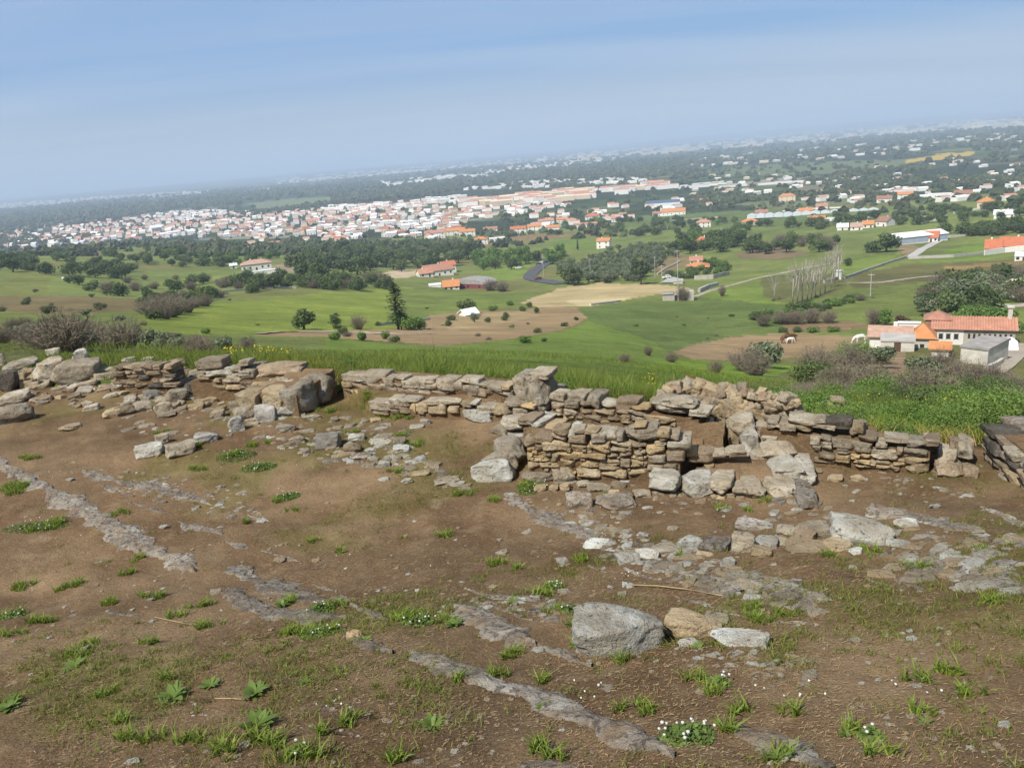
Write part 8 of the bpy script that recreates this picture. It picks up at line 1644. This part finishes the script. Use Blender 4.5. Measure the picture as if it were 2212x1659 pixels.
for (x, y, h_, lx, lab) in ((938, 768, 1.45, 0.02, 'tall dead stalk standing in the long grass'), (925, 768, 0.9, -0.25, 'leaning dead stalk beside the tall one'), (462, 778, 0.75, -0.3, 'pale bent stalk behind the left wall'), (1455, 850, 0.5, 0.05, 'thin dry stalk in the bright grass')):
    P = pt1(x, y); m = mpp(P); H_ = h_ * (1 if h_ < 0.8 else 95 * m / 1.45 / 1.0); stalk([tuple(P - np.array([0, 0, 0.05])), (P[0] + lx * 0.4 * H_, P[1], P[2] + H_ * 0.5), (P[0] + lx * H_, P[1], P[2] + H_)], max(0.006, 0.5 * m), lab, 'dead_stalk')

# pebbles
n = 1500; th = GR.uniform(-0.66, 0.66, n); r = np.exp(GR.uniform(math.log(2.3), math.log(13), n)); x = np.sin(th) * r; y = np.cos(th) * r; k = (y < y_back(x)) & (vnoise(x, y, 1.1, 88) + GR.normal(size=n) * 0.5 > 0.0); x, y = x[k], y[k]; n = len(x); s = GR.uniform(0.006, 0.022, n) * (1 + 1.2 * (GR.random(n) < 0.10)) * np.clip(np.hypot(x, y) / 5, 0.8, 1.6); P = on_ground(x, y)
T = np.array([(1, 0, 0), (0, 1, 0), (-1, 0, 0), (0, -1, 0), (0.6, 0.6, 0.55), (-0.6, 0.6, 0.5), (-0.6, -0.6, 0.55), (0.6, -0.6, 0.5)]); F0 = np.array([(0, 1, 4), (1, 5, 4), (1, 2, 5), (2, 6, 5), (2, 3, 6), (3, 7, 6), (3, 0, 7), (0, 4, 7), (4, 5, 6), (4, 6, 7)])
V = T[None] * s[:, None, None] * GR.uniform(0.65, 1.35, (n, 8, 1)) * np.array([1.2, 0.9, 0.9]) + P[:, None]
V = V.reshape(-1, 3); F = (F0[None] + (np.arange(n) * 8)[:, None, None]).reshape(-1, 3); me = mesh_np('pebbles', V, F, [MATS['stone_white'], MATS['stone_ochre'], MATS['stone_grey']], np.repeat(GR.integers(0, 3, n), 10)); tag(link('pebbles', me), 'small pale pebbles scattered over the dirt', None, None, 'stuff')

# broken rock fragments flush with the dirt: too many to count
def fragments():
    rg = np.random.default_rng(55); PX = []; PY = []; SZ = []
    for poly, n, sz in (([(540, 900), (680, 890), (900, 930), (900, 1000), (760, 1010), (560, 960)], 150, (0.04, 0.13)), ([(860, 960), (1000, 1040), (1100, 1080), (1000, 1070), (820, 1010)], 60, (0.03, 0.12)), ([(1300, 1150), (1400, 1160), (1800, 1290), (1760, 1330), (1500, 1270), (1300, 1200)], 240, (0.02, 0.10)), ([(1080, 1060), (1350, 1100), (1400, 1170), (1280, 1170)], 90, (0.02, 0.09)),
                        ([(1900, 1130), (2212, 1160), (2212, 1300), (1900, 1250)], 130, (0.03, 0.12)), ([(130, 990), (520, 1050), (600, 1140), (300, 1080)], 90, (0.02, 0.08)), ([(930, 1280), (1200, 1290), (1250, 1330), (1000, 1310)], 50, (0.02, 0.07)), ([(250, 860), (600, 840), (640, 900), (420, 960), (260, 930)], 110, (0.04, 0.15)), ([(1400, 1050), (1800, 1090), (1800, 1130), (1400, 1110)], 70, (0.02, 0.09)), ([(1480, 1400), (1800, 1420), (1750, 1480), (1500, 1450)], 40, (0.015, 0.05)), ([(400, 1500), (1100, 1500), (1100, 1600), (400, 1620)], 40, (0.01, 0.03)), ([(1800, 1000), (2100, 1010), (2150, 1080), (1800, 1060)], 50, (0.02, 0.07)), ([(1140, 1000), (1480, 1010), (1480, 1060), (1150, 1050)], 50, (0.03, 0.1))):
        xs = [q[0] for q in poly]; ys = [q[1] for q in poly]; X = rg.uniform(min(xs), max(xs), n * 6); Y = rg.uniform(min(ys), max(ys), n * 6); k = inpoly(X, Y, poly); X = X[k][:n]; Y = Y[k][:n]; PX.append(X); PY.append(Y); SZ.append(sz[0] + (sz[1] - sz[0]) * rg.random(len(X)) ** 2.2)
    P = PT(np.concatenate(PX), np.concatenate(PY)); s = np.concatenate(SZ); n = len(P)
    a = np.arange(7) * 2 * math.pi / 7; T = np.array([(math.cos(q), math.sin(q), -0.2) for q in a] + [(0.72 * math.cos(q + 0.3), 0.72 * math.sin(q + 0.3), 0.22) for q in a] + [(0, 0, 0.28)])
    V = T[None] * s[:, None, None] * rg.uniform(0.7, 1.3, (n, 15, 1)); ang = rg.uniform(-0.6, 0.9, n); st = rg.uniform(0.5, 0.9, n)
    X = V[:, :, 0] * 1.2; Y = V[:, :, 1] * st[:, None]; V2 = np.stack([X * np.cos(ang)[:, None] - Y * np.sin(ang)[:, None], X * np.sin(ang)[:, None] + Y * np.cos(ang)[:, None], V[:, :, 2]], -1) + P[:, None]
    F = [];
    for j in range(7): F += [(j, (j + 1) % 7, 7 + j), ((j + 1) % 7, 7 + (j + 1) % 7, 7 + j), (7 + j, 7 + (j + 1) % 7, 14)]
    F = np.array(F); FF = (F[None] + (np.arange(n) * 15)[:, None, None]).reshape(-1, 3)
    me = mesh_np('rock_fragments', V2.reshape(-1, 3), FF, [MATS['stone_white'], MATS['stone_grey'], MATS['bedrock'], MATS['stone_ochre']], np.repeat(rg.choice([0, 1, 1, 2, 0, 3], n), len(F)), smooth=False); tag(link('rock_fragments', me), 'broken pale rock fragments showing through the dirt', None, None, 'stuff')
fragments()
